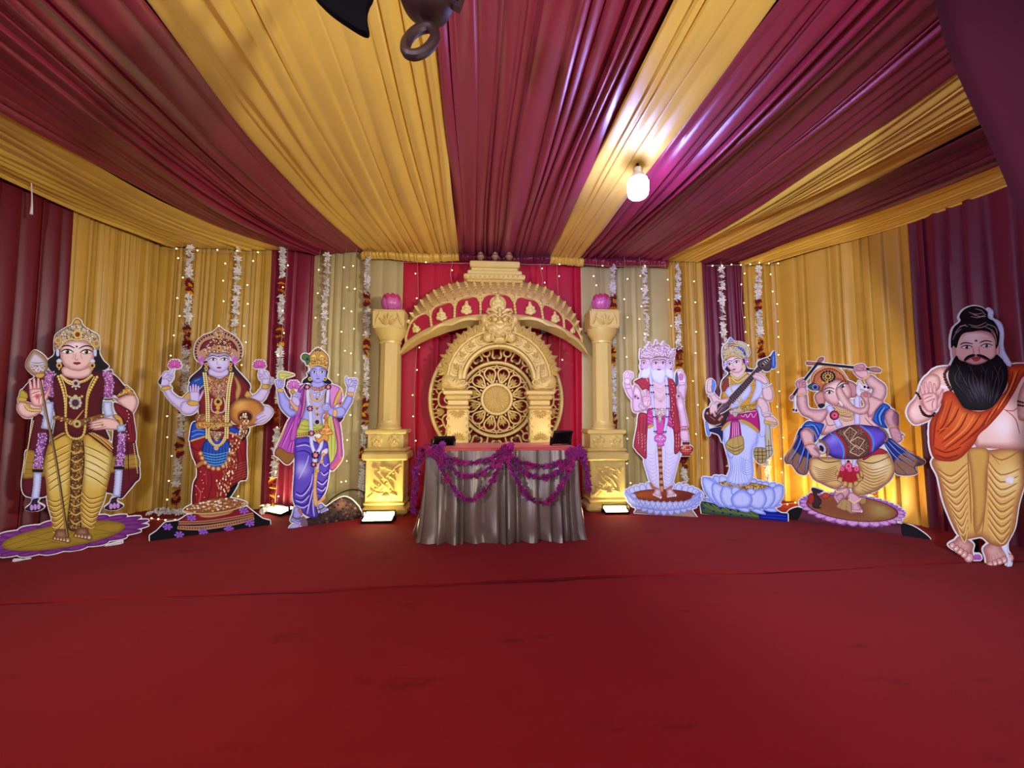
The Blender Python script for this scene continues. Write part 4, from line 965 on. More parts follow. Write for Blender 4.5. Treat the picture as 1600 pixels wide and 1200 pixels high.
        r = r or pitch * .36
        for b, c in zip(B, cols):
            if b: s.dots(part, b, r, c); s.dots(part, [q for i, q in enumerate(b) if i % 2], r * .45, tuple(v * .4 for v in c))
        return s
    def eye(s, part, c, w, h, iris=(60, 36, 26), white=(240, 238, 240), tilt=0.0, brow=True, lid=(38, 20, 22)):
        x, y = c; t = lambda a, b: (x + a * w - b * h * 0 , y + b * h + a * w * tilt)
        s.s(part, [t(-1, .1), t(-.5, -.75), (x + .1 * w, y - h + .1 * w * tilt), t(.6, -.6), t(1, 0), t(.5, .65), t(-.4, .75)], white, (170, 150, 160), h * .5, sil=False)
        s.dots(part, [t(0.02, -.08)], h * .82, iris, n=12); s.dots(part, [t(0.02, -.08)], h * .4, (14, 10, 12), n=10); s.dots(part, [t(-.12, -.4)], h * .2, (250, 250, 255))
        s.l(part, [t(-1.15, .25), t(-.55, -.8), t(.1, -1.05), t(.65, -.7), t(1.15, .05)], h * .5, lid); s.l(part, [t(-.9, .35), t(0, .85), t(.9, .2)], h * .18, (110, 70, 70))
        if brow: s.l(part, [t(-1.3, -1.5), t(-.5, -2.5), t(.4, -2.6), t(1.3, -1.7)], h * .55, lid)
        return s
    def hand(s, part, c, sz, ang=0.0, flip=1, skin=(226, 196, 196), edge=(150, 90, 100), palm=True):
        # raised open hand, fingers up; flip = -1 puts the thumb on the left
        ca, sa = math.cos(ang), math.sin(ang)
        def t(x, y): x *= flip * sz; y *= sz; return (c[0] + x * ca - y * sa, c[1] + x * sa + y * ca)
        for x0, x1, ln, wd in ((-.34, -.42, .82, .19), (-.13, -.16, 1.0, .20), (.09, .10, .98, .20), (.30, .34, .82, .19)):
            a = t(x0, -.3); b = t(x1, -.35 - ln * .72); dx, dy = b[0] - a[0], b[1] - a[1]; q = math.hypot(dx, dy); nx, ny = -dy / q * wd * sz / 2, dx / q * wd * sz / 2; m_ = ((a[0] + b[0]) / 2, (a[1] + b[1]) / 2)
            s.s(part, [(a[0] - nx, a[1] - ny), (m_[0] - nx * 1.05, m_[1] - ny * 1.05), (b[0] - nx * .75, b[1] - ny * .75), (b[0] + dx / q * wd * sz * .35, b[1] + dy / q * wd * sz * .35), (b[0] + nx * .75, b[1] + ny * .75), (m_[0] + nx * 1.05, m_[1] + ny * 1.05), (a[0] + nx, a[1] + ny)], skin, edge, wd * sz * .38)
            for k in (.38, .68): s.l(part, [(a[0] + dx * k - nx * .7, a[1] + dy * k - ny * .7), (a[0] + dx * k + nx * .7, a[1] + dy * k + ny * .7)], wd * sz * .12, edge)
        s.s(part, [t(.34, .15), t(.52, -.15), t(.66, -.42), t(.78, -.62), t(.86, -.52), t(.80, -.25), t(.66, .1), t(.48, .42), t(.3, .5)], skin, edge, .12 * sz)
        s.s(part, [t(-.45, -.4), t(-.2, -.47), (t(.1, -.48)), t(.40, -.40), t(.46, -.05), t(.42, .35), t(.28, .62), t(-.2, .62), t(-.40, .3), t(-.47, -.1)], skin, edge, .16 * sz)
        if palm:
            s.l(part, [t(-.36, -.12), t(-.1, -.22), t(.2, -.28)], .05 * sz, edge); s.l(part, [t(-.3, .08), t(0, -.02), t(.3, -.12)], .05 * sz, edge); s.l(part, [t(.3, -.1), t(.12, .15), t(.1, .5)], .05 * sz, edge)
        return s
    def fist(s, part, c, sz, ang=0.0, flip=1, skin=(226, 196, 196), edge=(150, 90, 100)):
        # closed hand: back of palm, four curled unequal fingers, thumb across
        ca, sa = math.cos(ang), math.sin(ang)
        def t(x, y): x *= flip * sz; y *= sz; return (c[0] + x * ca - y * sa, c[1] + x * sa + y * ca)
        s.s(part, [t(-.45, -.3), t(-.2, -.5), t(.2, -.5), t(.45, -.25), t(.42, .3), t(.25, .6), t(-.25, .6), t(-.45, .25)], skin, edge, .16 * sz)
        for i, (y, l_) in enumerate(((-.42, .40), (-.18, .46), (.06, .44), (.28, .34))):
            s.s(part, [t(-.1, y - .11), t(.2, y - .13), t(.1 + l_, y - .08), t(.14 + l_, y + .04), t(.1 + l_, y + .11), t(.15, y + .12), t(-.1, y + .1)], skin, edge, .09 * sz)
        s.s(part, [t(-.25, .2), t(-.1, -.1), t(.12, -.32), t(.30, -.40), t(.34, -.28), t(.2, -.1), t(.08, .2), t(-.1, .42)], skin, edge, .1 * sz); return s
    def foot(s, part, heel, toe, wd, skin, edge, anklet=None, up=None):
        hx, hy = heel; tx, ty = toe; dx, dy = tx - hx, ty - hy; q = math.hypot(dx, dy); ux, uy = dx / q, dy / q; nx, ny = -uy, ux; t = lambda a, b: (hx + ux * a * q + nx * b * wd, hy + uy * a * q + ny * b * wd)
        s.s(part, [t(-.1, -.3), t(.4, -.42), t(.8, -.55), t(1, -.5), t(1.06, 0), t(1, .5), t(.8, .55), t(.4, .42), t(-.1, .3)], skin, edge, wd * .3)
        for k, (b, r) in enumerate(((-.44, .17), (-.2, .13), (0, .125), (.2, .115), (.4, .105))):
            c = t(1.04 - .05 * k, b); s.dots(part, [c], r * wd * 1.25, edge, n=10); s.dots(part, [c], r * wd, skin, n=10); e = t(1.09 - .05 * k, b); s.dots(part, [e], r * wd * .45, mixc(skin, (255, 245, 245), .6), n=8)
        s.ls(part, [[t(.45, b * .6), t(.95, b)] for b in (-.32, -.1, .1, .3)], wd * .035, edge); return s
    def lotus(s, part, c, rx, ry, n, plen, col, edge, disc, disc_edge, tilt=0.0, seam=None, back=True, a_lo=-0.05, a_hi=PI + .05, shape=.5):
        # printed lotus seat: far petals, disc, near petals; tilt shears it along the slant of the print
        def t(a, k=1.0, o=0.0): x = rx * k * math.cos(a) ; return (c[0] + x, c[1] + ry * k * math.sin(a) + x * tilt + o)
        def ring(a0, a1, m, ln):
            for i in range(m):
                a = a0 + (a1 - a0) * (i + .5) / m; h = (a1 - a0) / m * .8; ex = ln
                s.s(part, [t(a - h, .86), t(a - h * .95, .86 + ex * shape * .8), t(a - h * .45, .88 + ex * .85), t(a, .9 + ex), t(a + h * .45, .88 + ex * .85), t(a + h * .95, .86 + ex * shape * .8), t(a + h, .86)], col, edge, rx * .05)
                if seam: s.l(part, [t(a, .9), t(a, .9 + ex * .7)], rx * .012, seam)
        if back: ring(PI, 2 * PI, n, plen)
        ring(0, PI, n, plen)
        s.s(part, [t(i * 2 * PI / 24, .9) for i in range(24)], disc, disc_edge, ry * .25)
    SPLIT = {'bracelet', 'armlet', 'printed_flower', 'rose', 'support_tab', 'ear_ornament', 'tusk', 'flower', 'backing_tab', 'hair', 'belt', 'foam_edge', 'falling_coins', 'gold_border', 'white_sash', 'garland', 'drum_head', 'book'}
    def split(s):
        # pieces of one kind that lie apart become parts of their own
        out = {}
        for part, (V, Fc, Cc, ops) in s.parts.items():
            if part.split('/')[-1].split('#')[0] not in s.SPLIT: out[part] = (V, Fc, Cc); continue
            bb = [(min(p[0] for p in q) - 1, max(p[0] for p in q) + 1, min(p[1] for p in q) - 1, max(p[1] for p in q) + 1) for *_, q in ops]; g = list(range(len(ops)))
            def find(i):
                while g[i] != i: i = g[i]
                return i
            for i in range(len(ops)):
                for j in range(i):
                    a, b = bb[i], bb[j]
                    if a[0] < b[1] and b[0] < a[1] and a[2] < b[3] and b[2] < a[3]: g[find(i)] = find(j)
            for c in sorted({find(i) for i in range(len(ops))}):
                v, f, cc = [], [], []
                for i, (k0, k1, f0, f1, _) in enumerate(ops):
                    if find(i) == c: d = len(v) - k0; v += V[k0:k1]; cc += Cc[k0:k1]; f += [tuple(x + d for x in t) for t in Fc[f0:f1]]
                out[part + ('#%d' % c)] = (v, f, cc)
        s.parts = out
    def finish(s, strut=(0.3, 0.9)):
        s.split()
        for part in s.parts:
            names = part.split('/'); 
            def mk(key, nm, par):
                me = bpy.data.meshes.new(nm); v_, f_, c_ = s.parts[key]; me.from_pydata(v_, [], f_); at = me.color_attributes.new('print', 'FLOAT_COLOR', 'POINT'); buf = []
                for c in c_: buf += [min(1, 1.1 * x ** 1.18 * s.gain) for x in lin(tuple(max(0, min(255, q)) for q in c))] + [1.0]
                at.data.foreach_set('color', buf); me.materials.append(PRINT); o = bpy.data.objects.new(nm, me); COL.objects.link(o); o.parent = par; return o
            par = s.root
            if len(names) > 1: par = next((o for k, o in s.objs.items() if k == names[0] or k.startswith(names[0] + '#')), s.root)
            if not hasattr(s, 'objs'): s.objs = {}
            s.objs[part] = mk(part, names[-1].split('#')[0], par)
        # backing board: union of the shapes, grown by a small margin, traced on a fine grid
        al = [p for P in s.sil for p in P]; g = 0.75; x0 = min(p[0] for p in al) - 8; y0 = min(p[1] for p in al) - 8; W = int((max(p[0] for p in al) + 8 - x0) / g) + 1; Hh = int((max(p[1] for p in al) + 8 - y0) / g) + 1; M = np.zeros((Hh, W), bool); XX = x0 + np.arange(W) * g
        for P in s.sil:
            A_ = np.array(P); B_ = np.roll(A_, -1, 0); j0 = max(0, int((A_[:, 1].min() - y0) / g)); j1 = min(Hh, int((A_[:, 1].max() - y0) / g) + 2)
            wind = np.zeros((j1 - j0, W), int); YY = y0 + np.arange(j0, j1) * g
            for a, b in zip(A_, B_):
                if a[1] == b[1]: continue
                up = 1 if b[1] > a[1] else -1; lo, hi = min(a[1], b[1]), max(a[1], b[1]); k = (YY >= lo) & (YY < hi)
                if k.any(): xi = a[0] + (b[0] - a[0]) * (YY[k] - a[1]) / (b[1] - a[1]); wind[k] += up * (XX[None, :] > xi[:, None])
            M[j0:j1] |= wind != 0
        R = int(s.pad / g); D = M.copy()
        for dy in range(-R, R + 1):
            for dx in range(-R, R + 1):
                if dx * dx + dy * dy <= R * R + 1:
                    S_ = np.zeros_like(M); S_[max(0, dy):Hh + min(0, dy), max(0, dx):W + min(0, dx)] = M[max(0, -dy):Hh + min(0, -dy), max(0, -dx):W + min(0, -dx)]; D |= S_
        # cell edges between filled and empty, chained into loops
        nxt = {}; ys, xs = np.nonzero(D)
        for j, i in zip(ys.tolist(), xs.tolist()):
            if not (j > 0 and D[j - 1, i]): nxt.setdefault((i, j), []).append((i + 1, j))
            if not (i < W - 1 and D[j, i + 1]): nxt.setdefault((i + 1, j), []).append((i + 1, j + 1))
            if not (j < Hh - 1 and D[j + 1, i]): nxt.setdefault((i + 1, j + 1), []).append((i, j + 1))
            if not (i > 0 and D[j, i - 1]): nxt.setdefault((i, j + 1), []).append((i, j))
        loops = []
        while nxt:
            st = next(iter(nxt)); cur = st; lp = []
            while True:
                lp.append(cur); n_ = nxt[cur].pop()
                if not nxt[cur]: del nxt[cur]
                cur = n_
                if cur == st: break
            if len(lp) > 40: loops.append(lp)
        V = []; Lp = []
        for lp in loops:
            q = np.array(lp, float)
            for _ in range(5): q = (np.roll(q, 1, 0) + 2 * q + np.roll(q, -1, 0)) / 4
            q = q[::2]; k = len(V); V += [(x0 + (a - .5) * g, y0 + (b - .5) * g) for a, b in q]; Lp.append(list(range(k, k + len(q))))
        ed = [(l_[i], l_[(i + 1) % len(l_)]) for l_ in Lp for i in range(len(l_))]
        r = delaunay_2d_cdt([Vector(v) for v in V], ed, [], 1, 1e-5); px_ = r[0]; ff = []
        for t in r[2]:
            cx_ = sum(px_[i].x for i in t) / len(t); cy_ = sum(px_[i].y for i in t) / len(t); i_ = int(round((cx_ - x0) / g)); j_ = int(round((cy_ - y0) / g))
            if 0 <= i_ < W and 0 <= j_ < Hh and D[j_, i_]: ff.append(t)
        fl = lambda q: (lambda u, z: Vector((u, max(0.002, z))))(*s.plane(q))
        V = [tuple(fl(q)) for q in V]; vv = [fl((q.x, q.y)) for q in px_]; n = len(vv); T_ = 0.006
        mb = MB(); mb.add([(v.x, 0, v.y) for v in vv] + [(v.x, T_, v.y) for v in vv], [tuple(f) for f in ff] + [tuple(n + i for i in reversed(f)) for f in ff])
        for l_ in Lp: mb.add([(V[i][0], 0, V[i][1]) for i in l_] + [(V[i][0], T_, V[i][1]) for i in l_], [(i, (i + 1) % len(l_), len(l_) + (i + 1) % len(l_), len(l_) + i) for i in range(len(l_))])
        mb.build('backing_board', FOAM, s.root, smooth=False)
        zt = max(v[1] for v in V); uc = sum(v[0] for v in V) / len(V); sgn = 1
        st = MB(); st.tube([(uc, T_ + 0.004, zt * strut[1] * .62), (uc, 0.2, 0.012)], 0.012, 6); st.tube([(uc - 0.12, 0.2, 0.012), (uc + 0.12, 0.2, 0.012)], 0.012, 6); st.build('support_strut', BLACKM, s.root)
        return s
GO, GD, GL = (206, 172, 92), (112, 78, 30), (246, 226, 160)
JEWEL = [GO, (226, 206, 140), (150, 110, 50), (170, 40, 40), (70, 90, 80)]
SILV = [(214, 208, 190), (180, 160, 110), (120, 100, 70), (236, 230, 220), (160, 60, 60)]
def strip(f, part, P, wd, col, edge=None, fr=None, frc=None):
    # flower rope seen from the front: a band with ruffled rim
    Q = f.path(P, wd * .16); L = []; R = []
    for i, p in enumerate(Q):
        a, b = Q[max(0, i - 1)], Q[min(len(Q) - 1, i + 1)]; dx, dy = b[0] - a[0], b[1] - a[1]; q = math.hypot(dx, dy) or 1; h = wd / 2 * (1 if i % 2 else .86); L.append((p[0] - dy / q * h, p[1] + dx / q * h)); R.append((p[0] + dy / q * h, p[1] - dx / q * h))
    f.s(part, L + R[::-1], col, edge or tuple(c * .75 for c in col), wd * .3, sm=False)
    if fr: f.orn(part, L + R[::-1], wd * .2, fr, sm=False)
def lotus_flower(f, part, c, w_, col=(216, 120, 190), edge=(150, 50, 130)):
    x, y = c
    for a, l in ((-1.25, .9), (1.25, .9), (-.8, 1), (.8, 1), (-.4, 1.05), (.4, 1.05), (0, 1)):
        tx, ty = x + math.sin(a) * l * w_ * .5, y - math.cos(a) * l * w_ * .5; nx, ny = math.cos(a) * w_ * .13, math.sin(a) * w_ * .13; mx, my = (x + tx) / 2, (y + ty) / 2
        f.s(part, [(x, y), (mx - nx, my - ny), (tx, ty), (mx + nx, my + ny)], col, edge, w_ * .08)
def nose_mouth(f, part, n, m, w_, sh=(170, 110, 110), lip=(170, 60, 70), tilt=0):
    x, y = n; f.l(part, [(x - w_ * .1, y - w_ * .9), (x - w_ * .16, y - w_ * .3), (x - w_ * .3, y)], w_ * .08, sh); f.l(part, [(x - w_ * .32, y), (x - w_ * .12, y + w_ * .1), (x + w_ * .12, y + w_ * .1), (x + w_ * .32, y - w_ * .02)], w_ * .1, sh)
    x, y = m; t = tilt; f.s(part, [(x - w_ * .62, y - w_ * t), (x - w_ * .2, y - w_ * .16), (x, y - w_ * .1), (x + w_ * .2, y - w_ * .16), (x + w_ * .62, y + w_ * t), (x + w_ * .2, y + w_ * .24), (x - w_ * .2, y + w_ * .24)], lip, tuple(c * .75 for c in lip), w_ * .12, sil=False)
    f.l(part, [(x - w_ * .6, y - w_ * t), (x, y + w_ * .03), (x + w_ * .6, y + w_ * t)], w_ * .07, (90, 24, 34))
# ================================================================ 1 spear bearer on purple lotus
f = Fig('standee', 'printed cutout of a crowned spear bearer in yellow robe on a purple lotus', 'standee', (21, 879), (189, 851), (20, 490, 6.0), (0, 670, 5.4545))
SK, SE = (228, 196, 190), (146, 92, 96)
f.Lw()
f.lotus('lotus_seat', (540, 918), 585, 114, 10, .36, (150, 72, 160), (88, 34, 100), (164, 138, 52), (120, 92, 34), -.155, (88, 34, 100))
for P in ([(60, 1000), (430, 885)], [(220, 915), (520, 985)], [(130, 1025), (900, 812)], [(230, 912), (450, 880)], [(780, 855), (980, 890)], [(800, 910), (990, 885)], [(150, 1022), (480, 970)]): f.l('lotus_seat', P, 7, (78, 56, 24), sm=False)
f.s('support_tab#a', [(104, 1166), (118, 1120), (200, 1125), (262, 1112), (256, 1140), (180, 1155)], (214, 214, 232), (160, 150, 170), 10, sm=False); f.s('support_tab#b', [(858, 1040), (920, 995), (1046, 962), (1030, 1010)], (214, 214, 232), (170, 150, 150), 10, sm=False)
WN, WE = (104, 24, 44), (60, 10, 24)
f.s('shawl#left', [(290, -110), (400, -60), (420, 200), (400, 480), (395, 575), (300, 590), (215, 575), (185, 500), (195, 380), (240, 200)], WN, WE, 30)
f.s('shawl#left', [(225, 190), (320, 210), (390, 330), (380, 410), (250, 430), (193, 420), (208, 300)], (168, 138, 62), (100, 76, 30), 20)
f.ls('shawl#left', [[(215, 290), (380, 300)], [(205, 350), (385, 360)], [(200, 385), (385, 395)]], 7, (70, 40, 30)); f.beads('shawl#left', [(285, -60), (235, 180), (205, 380)], 6, (220, 196, 130), step=14)
f.s('shawl#right', [(1040, -180), (1130, -60), (1150, 100), (1192, 395), (1150, 465), (1090, 540), (1030, 600), (960, 560), (895, 520), (940, 300), (960, 100), (980, -60)], WN, WE, 30)
f.s('shawl#right', [(950, 250), (1060, 230), (1165, 225), (1180, 330), (1060, 350), (940, 380)], (168, 138, 62), (100, 76, 30), 20); f.ls('shawl#right', [[(940, 290), (1165, 262)], [(940, 330), (1175, 305)]], 7, (70, 40, 30))
f.beads('shawl#right', [(1120, -60), (1140, 150), (1172, 380)], 6, (220, 196, 130), step=16); f.ls('shawl#right', [[(1080, 0), (1090, 200), (1100, 480)], [(1020, 380), (1010, 560)]], 8, WE)
# robe
YR, YE = (206, 176, 84), (132, 98, 40)
def robe(side, P, folds):
    f.s('robe#' + side, P, YR, YE, 46, hl=((470, 420, 260, (222, 204, 130)) if side == 'left' else (800, 330, 280, (226, 216, 160))))
    f.ls('robe#' + side, folds, 9, (140, 106, 48)); f.ls('robe#' + side, [[(x, y + 12) for x, y in q] for q in folds], 6, (232, 214, 140))
robe('left', [(430, 110), (520, 40), (625, 90), (612, 300), (605, 520), (600, 720), (565, 880), (455, 885), (440, 770), (405, 640), (392, 480), (374, 330), (392, 210)],
     [[(400 + i * 3, 230 + i * 62), (480, 190 + i * 60), (600, 130 + i * 58)] for i in range(6)] + [[(408 + i * 7, 600 + i * 45), (480, 625 + i * 42), (590 - i * 8, 560 + i * 42)] for i in range(7)])
robe('right', [(700, 88), (740, 20), (860, 110), (955, 200), (952, 330), (915, 500), (885, 620), (835, 740), (800, 845), (690, 850), (684, 660), (700, 400)],
     [[(720, 150 + i * 60), (820, 190 + i * 62), (930 - i * 5, 250 + i * 64)] for i in range(5)] + [[(690, 530 + i * 42), (770, 600 + i * 40), (890 - i * 14, 570 + i * 42)] for i in range(7)])
f.s('front_pleat', [(622, 98), (704, 90), (722, 280), (700, 480), (680, 680), (694, 850), (640, 880), (585, 860), (575, 760), (600, 560), (598, 320)], (112, 78, 40), (62, 40, 20), 22)
f.orn('front_pleat', [(622, 110), (700, 100), (715, 280), (690, 480), (672, 680), (686, 840), (600, 850), (585, 760), (608, 560), (606, 320)], 17, [(176, 140, 70), (206, 176, 110), (84, 56, 28), (140, 104, 52)]); f.ls('front_pleat', [[(600 + 4 * math.sin(i), 190 + 75 * i), (645, 215 + 75 * i), (700, 185 + 75 * i)] for i in range(9)], 12, (208, 176, 100))
FS, FE = (166, 128, 96), (92, 62, 46)
f.foot('foot#left', (520, 870), (520, 950), 130, FS, FE); f.foot('foot#right', (700, 855), (700, 925), 135, FS, FE)
f.s('sash', [(440, 60), (600, -30), (700, -30), (860, 60), (970, 150), (955, 205), (850, 130), (720, 40), (680, 70), (600, 40), (450, 110)], (112, 26, 36), (70, 14, 22), 20)
f.ls('sash', [[(440, 105), (520, 55), (600, 20)], [(720, 15), (850, 100), (955, 195)], [(450, 70), (590, 0)], [(740, -5), (860, 60), (960, 150)]], 18, (190, 150, 70)); f.beads('sash', [(760, 20), (870, 90), (960, 170)], 6, GL, step=15)
f.U()
# hair, torso
f.s('hair', [(420, 330), (385, 400), (330, 450), (345, 530), (420, 575), (500, 560), (700, 560), (830, 545), (900, 505), (850, 450), (815, 390), (790, 330), (600, 280)], (34, 24, 34), (60, 40, 50), 16)
f.s('tunic', [(400, 585), (480, 560), (730, 555), (840, 545), (960, 590), (1050, 690), (1130, 740), (1010, 800), (950, 770), (850, 800), (840, 960), (870, 1090), (900, 1190), (740, 1120), (600, 1190), (480, 1120), (380, 1160), (400, 1000), (380, 880), (330, 790), (360, 680)], (96, 20, 34), (58, 10, 20), 40)
f.s('sleeve', [(320, 560), (210, 600), (110, 700), (70, 770), (140, 830), (230, 840), (330, 780), (370, 650)], (104, 24, 60), (60, 12, 34), 30); f.s('sleeve', [(66, 755), (85, 720), (140, 760), (135, 810), (70, 830), (60, 800)], (190, 170, 70), (110, 80, 30), 12)
f.s('neck', [(480, 505), (720, 505), (735, 570), (680, 610), (600, 620), (510, 605), (465, 575)], SK, SE, 26)
f.s('head', [(446, 340), (480, 285), (540, 262), (600, 254), (660, 262), (715, 285), (752, 340), (762, 420), (744, 478), (700, 522), (640, 545), (590, 546), (530, 530), (480, 492), (450, 430)], SK, (166, 112, 116), 40, hl=(600, 300, 130, (232, 220, 226)))
f.eye('head/eye#l', (512, 368), 54, 22, tilt=.05); f.eye('head/eye#r', (690, 370), 54, 22, tilt=-.03); nose_mouth(f, 'head/mouth', (598, 436), (602, 472), 62, (164, 100, 104), (150, 56, 66))
f.dots('head', [(600, 318)], 11, (120, 20, 30), 9); f.ls('head', [[(565, 375), (570, 410), (556, 436)], [(642, 375), (640, 408), (652, 436)]], 8, (204, 162, 164)); f.ls('head', [[(470, 440), (490, 480), (540, 515)], [(735, 440), (715, 482), (670, 515)]], 14, (206, 150, 150))
f.s('crown', [(390, 350), (394, 230), (430, 185), (500, 140), (555, 112), (575, 72), (605, 56), (640, 78), (655, 115), (720, 165), (795, 208), (810, 260), (812, 345), (770, 340), (715, 280), (660, 256), (604, 268), (545, 256), (490, 280), (440, 345)], (176, 164, 140), (110, 92, 60), 22)
f.orn('crown', [(400, 330), (405, 235), (440, 195), (560, 125), (640, 125), (780, 215), (800, 330), (720, 270), (604, 255), (490, 270)], 21, SILV); f.s('crown', [(570, 110), (575, 75), (605, 60), (635, 80), (635, 110)], GO, GD, 14)
f.beads('crown', [(440, 335), (490, 272), (545, 248), (604, 260), (660, 248), (716, 272), (768, 335)], 9, (214, 188, 110), GL); f.dots('crown', [(608, 200)], 42, (214, 190, 110), n=16); f.dots('crown', [(608, 205)], 24, (110, 96, 60), n=14); f.dots('crown', [(608, 210)], 13, (160, 30, 36), 17); f.dots('crown', [(425, 260), (785, 290)], 34, GO, n=14); f.dots('crown', [(425, 260), (785, 290)], 18, (150, 140, 120), n=12)
for x in (422, 772): f.s('head/ear_ornament', [(x - 14, 345), (x + 14, 345), (x + 14, 405), (x - 12, 405)], (200, 206, 232), (120, 120, 150), 8, sil=False)
for x in (436, 746): f.s('head/ear_ornament', [(x - 26, 450), (x, 430), (x + 26, 450), (x + 18, 470), (x - 18, 470)], (210, 214, 236), (140, 140, 160), 8, sil=False); f.dots('head/ear_ornament', [(x, 495)], 28, GO, n=12); f.dots('head/ear_ornament', [(x, 497)], 14, (60, 50, 50)); f.dots('head/ear_ornament', [(x, 530)], 9, GO)
# necklaces
f.beads('necklace#collar', [(455, 590), (520, 640), (600, 655), (680, 635), (740, 590)], 14, (200, 176, 100), GL, 20); f.beads('necklace#collar', [(470, 610), (520, 660), (590, 680)], 8, (220, 206, 160), GL); f.dots('necklace#collar', [(592, 662)], 38, (190, 186, 180), n=14); f.dots('necklace#collar', [(592, 662)], 18, (110, 30, 30), n=12); f.dots('necklace#collar', [(592, 714), (560, 695), (624, 695)], 9, (214, 210, 200))
for off in (0, 26): f.beads('necklace#long', [(428 + off, 600), (470 + off, 720), (494 + off * .4, 850), (498, 1000), (506, 1110), (540, 1165), (605, 1180), (660, 1150), (680, 1060), (690, 900), (705 - off * .4, 780), (750 - off, 680), (790 - off, 605)], 14 if off == 0 else 8, (204, 180, 92), GL)
f.beads('necklace#medallion', [(512, 780), (560, 800), (600, 810), (650, 785)], 13, (190, 160, 90), GL); f.dots('necklace#medallion', [(588, 845)], 58, (170, 164, 156), n=16); f.dots('necklace#medallion', [(588 + 52 * math.cos(i * .63), 845 + 52 * math.sin(i * .63)) for i in range(10)], 10, (206, 200, 186)); f.dots('necklace#medallion', [(588, 845)], 34, (70, 60, 80), n=14); f.dots('necklace#medallion', [(588, 845)], 15, (120, 36, 40), n=12); f.dots('necklace#medallion', [(588, 790)], 22, (200, 190, 150))
f.s('belt', [(396, 960), (480, 975), (600, 1000), (720, 975), (850, 945), (850, 985), (720, 1020), (660, 1060), (605, 1085), (545, 1055), (480, 1015), (392, 1000)], (150, 110, 56), (80, 50, 24), 14, sil=False); f.orn('belt', [(400, 968), (600, 1005), (845, 955), (845, 980), (650, 1055), (550, 1050), (395, 995)], 18, JEWEL); f.l('belt', [(665, 910), (600, 990), (535, 1050)], 12, (200, 160, 80)); f.dots('belt', [(604, 1040)], 36, (196, 180, 130), n=14); f.dots('belt', [(604, 1042)], 16, (60, 60, 50), n=12)
# arms
f.s('arm#right', [(985, 800), (1060, 770), (1135, 765), (1170, 830), (1150, 900), (1115, 940), (1040, 890), (975, 830), (945, 795)], SK, SE, 30); f.s('armlet', [(975, 775), (1040, 720), (1060, 680), (1110, 720), (1150, 780), (1080, 760), (990, 790)], GO, GD, 14); f.orn('armlet', [(985, 775), (1060, 700), (1140, 770), (1075, 755)], 17, JEWEL)
f.s('shawl#fold', [(950, 840), (1040, 880), (1115, 930), (1135, 1010), (1150, 1200), (1055, 1210), (1062, 1080), (1030, 990), (965, 930)], (136, 28, 52), (76, 12, 28), 26); f.ls('shawl#fold', [[(985, 870), (1060, 980), (1090, 1190)], [(1030, 890), (1100, 1000), (1120, 1190)]], 8, (84, 14, 30)); f.dots('shawl#fold', [(1070 + 18 * math.sin(i), 920 + i * 32) for i in range(9)], 5, (236, 220, 220))
f.s('hand#resting', [(1010, 1060), (985, 1015), (930, 990), (850, 984), (790, 1000), (740, 1018), (708, 1034), (735, 1044), (700, 1060), (730, 1068), (712, 1086), (760, 1088), (745, 1100), (800, 1098), (880, 1092), (950, 1098), (1000, 1090)], SK, SE, 20)
f.ls('hand#resting', [[(725, 1044), (790, 1032), (850, 1020)], [(725, 1066), (800, 1054), (860, 1040)], [(755, 1088), (820, 1076), (880, 1062)]], 6, SE); f.dots('hand#resting', [(838, 1050)], 15, GO); f.dots('hand#resting', [(838, 1050)], 7, (150, 60, 40))
f.s('bracelet#right', [(935, 975), (970, 950), (1020, 985), (1035, 1045), (1005, 1055), (985, 1010)], GO, GD, 12); f.orn('bracelet#right', [(945, 975), (970, 960), (1025, 1040), (1005, 1040)], 13, JEWEL)
strip(f, 'garland#left', [(350, 545), (335, 660), (350, 790)], 96, (176, 110, 170), (110, 56, 110), [(206, 150, 206), (120, 60, 120), (224, 190, 226)]); strip(f, 'garland#left', [(340, 835), (335, 960), (310, 1090)], 96, (204, 212, 240), (130, 130, 170))
strip(f, 'garland#right', [(880, 545), (905, 660), (890, 795)], 100, (176, 110, 170), (110, 56, 110), [(206, 150, 206), (120, 60, 120), (224, 190, 226)]); strip(f, 'garland#right', [(888, 830), (890, 900), (910, 970)], 92, (204, 212, 240), (130, 130, 170)); strip(f, 'garland#right', [(1010, 1050), (1020, 1112)], 80, (190, 206, 240), (120, 130, 170))
f.ls('garland#left', [[(300, 812), (390, 806)]], 22, (26, 18, 30)); f.ls('garland#right', [[(840, 810), (940, 806)]], 20, (26, 18, 30))
f.s('arm#left', [(140, 840), (70, 830), (42, 870), (55, 935), (120, 985), (200, 975), (262, 935), (275, 880), (190, 850)], SK, SE, 30); f.hand('hand#raised', (232, 780), 152, -.03, 1, (232, 196, 196), (160, 84, 96)); f.s('hand#raised', [(210, 770), (260, 760), (250, 800), (225, 815)], (196, 92, 96), (226, 180, 180), 16, sil=False)
f.s('bracelet#left', [(112, 870), (150, 845), (180, 890), (262, 900), (268, 922), (180, 930), (130, 905)], GO, GD, 10); f.beads('bracelet#left', [(120, 862), (160, 910), (262, 915)], 9, (226, 206, 140), GL); f.s('armlet', [(60, 790), (130, 800), (128, 835), (52, 830)], GO, GD, 10)
f.l('spear', [(262, 640), (300, 850), (345, 1080), (375, 1240)], 24, (84, 64, 44), tp=1); f.l('spear', [(258, 640), (296, 850), (341, 1080), (371, 1240)], 7, (190, 160, 110), tp=1)
f.Lw(); f.l('spear', [(428, 0), (490, 330), (545, 700), (580, 925)], 20, (84, 66, 44), tp=1); f.l('spear', [(424, 0), (486, 330), (541, 700), (576, 920)], 6, (180, 150, 100), tp=1)
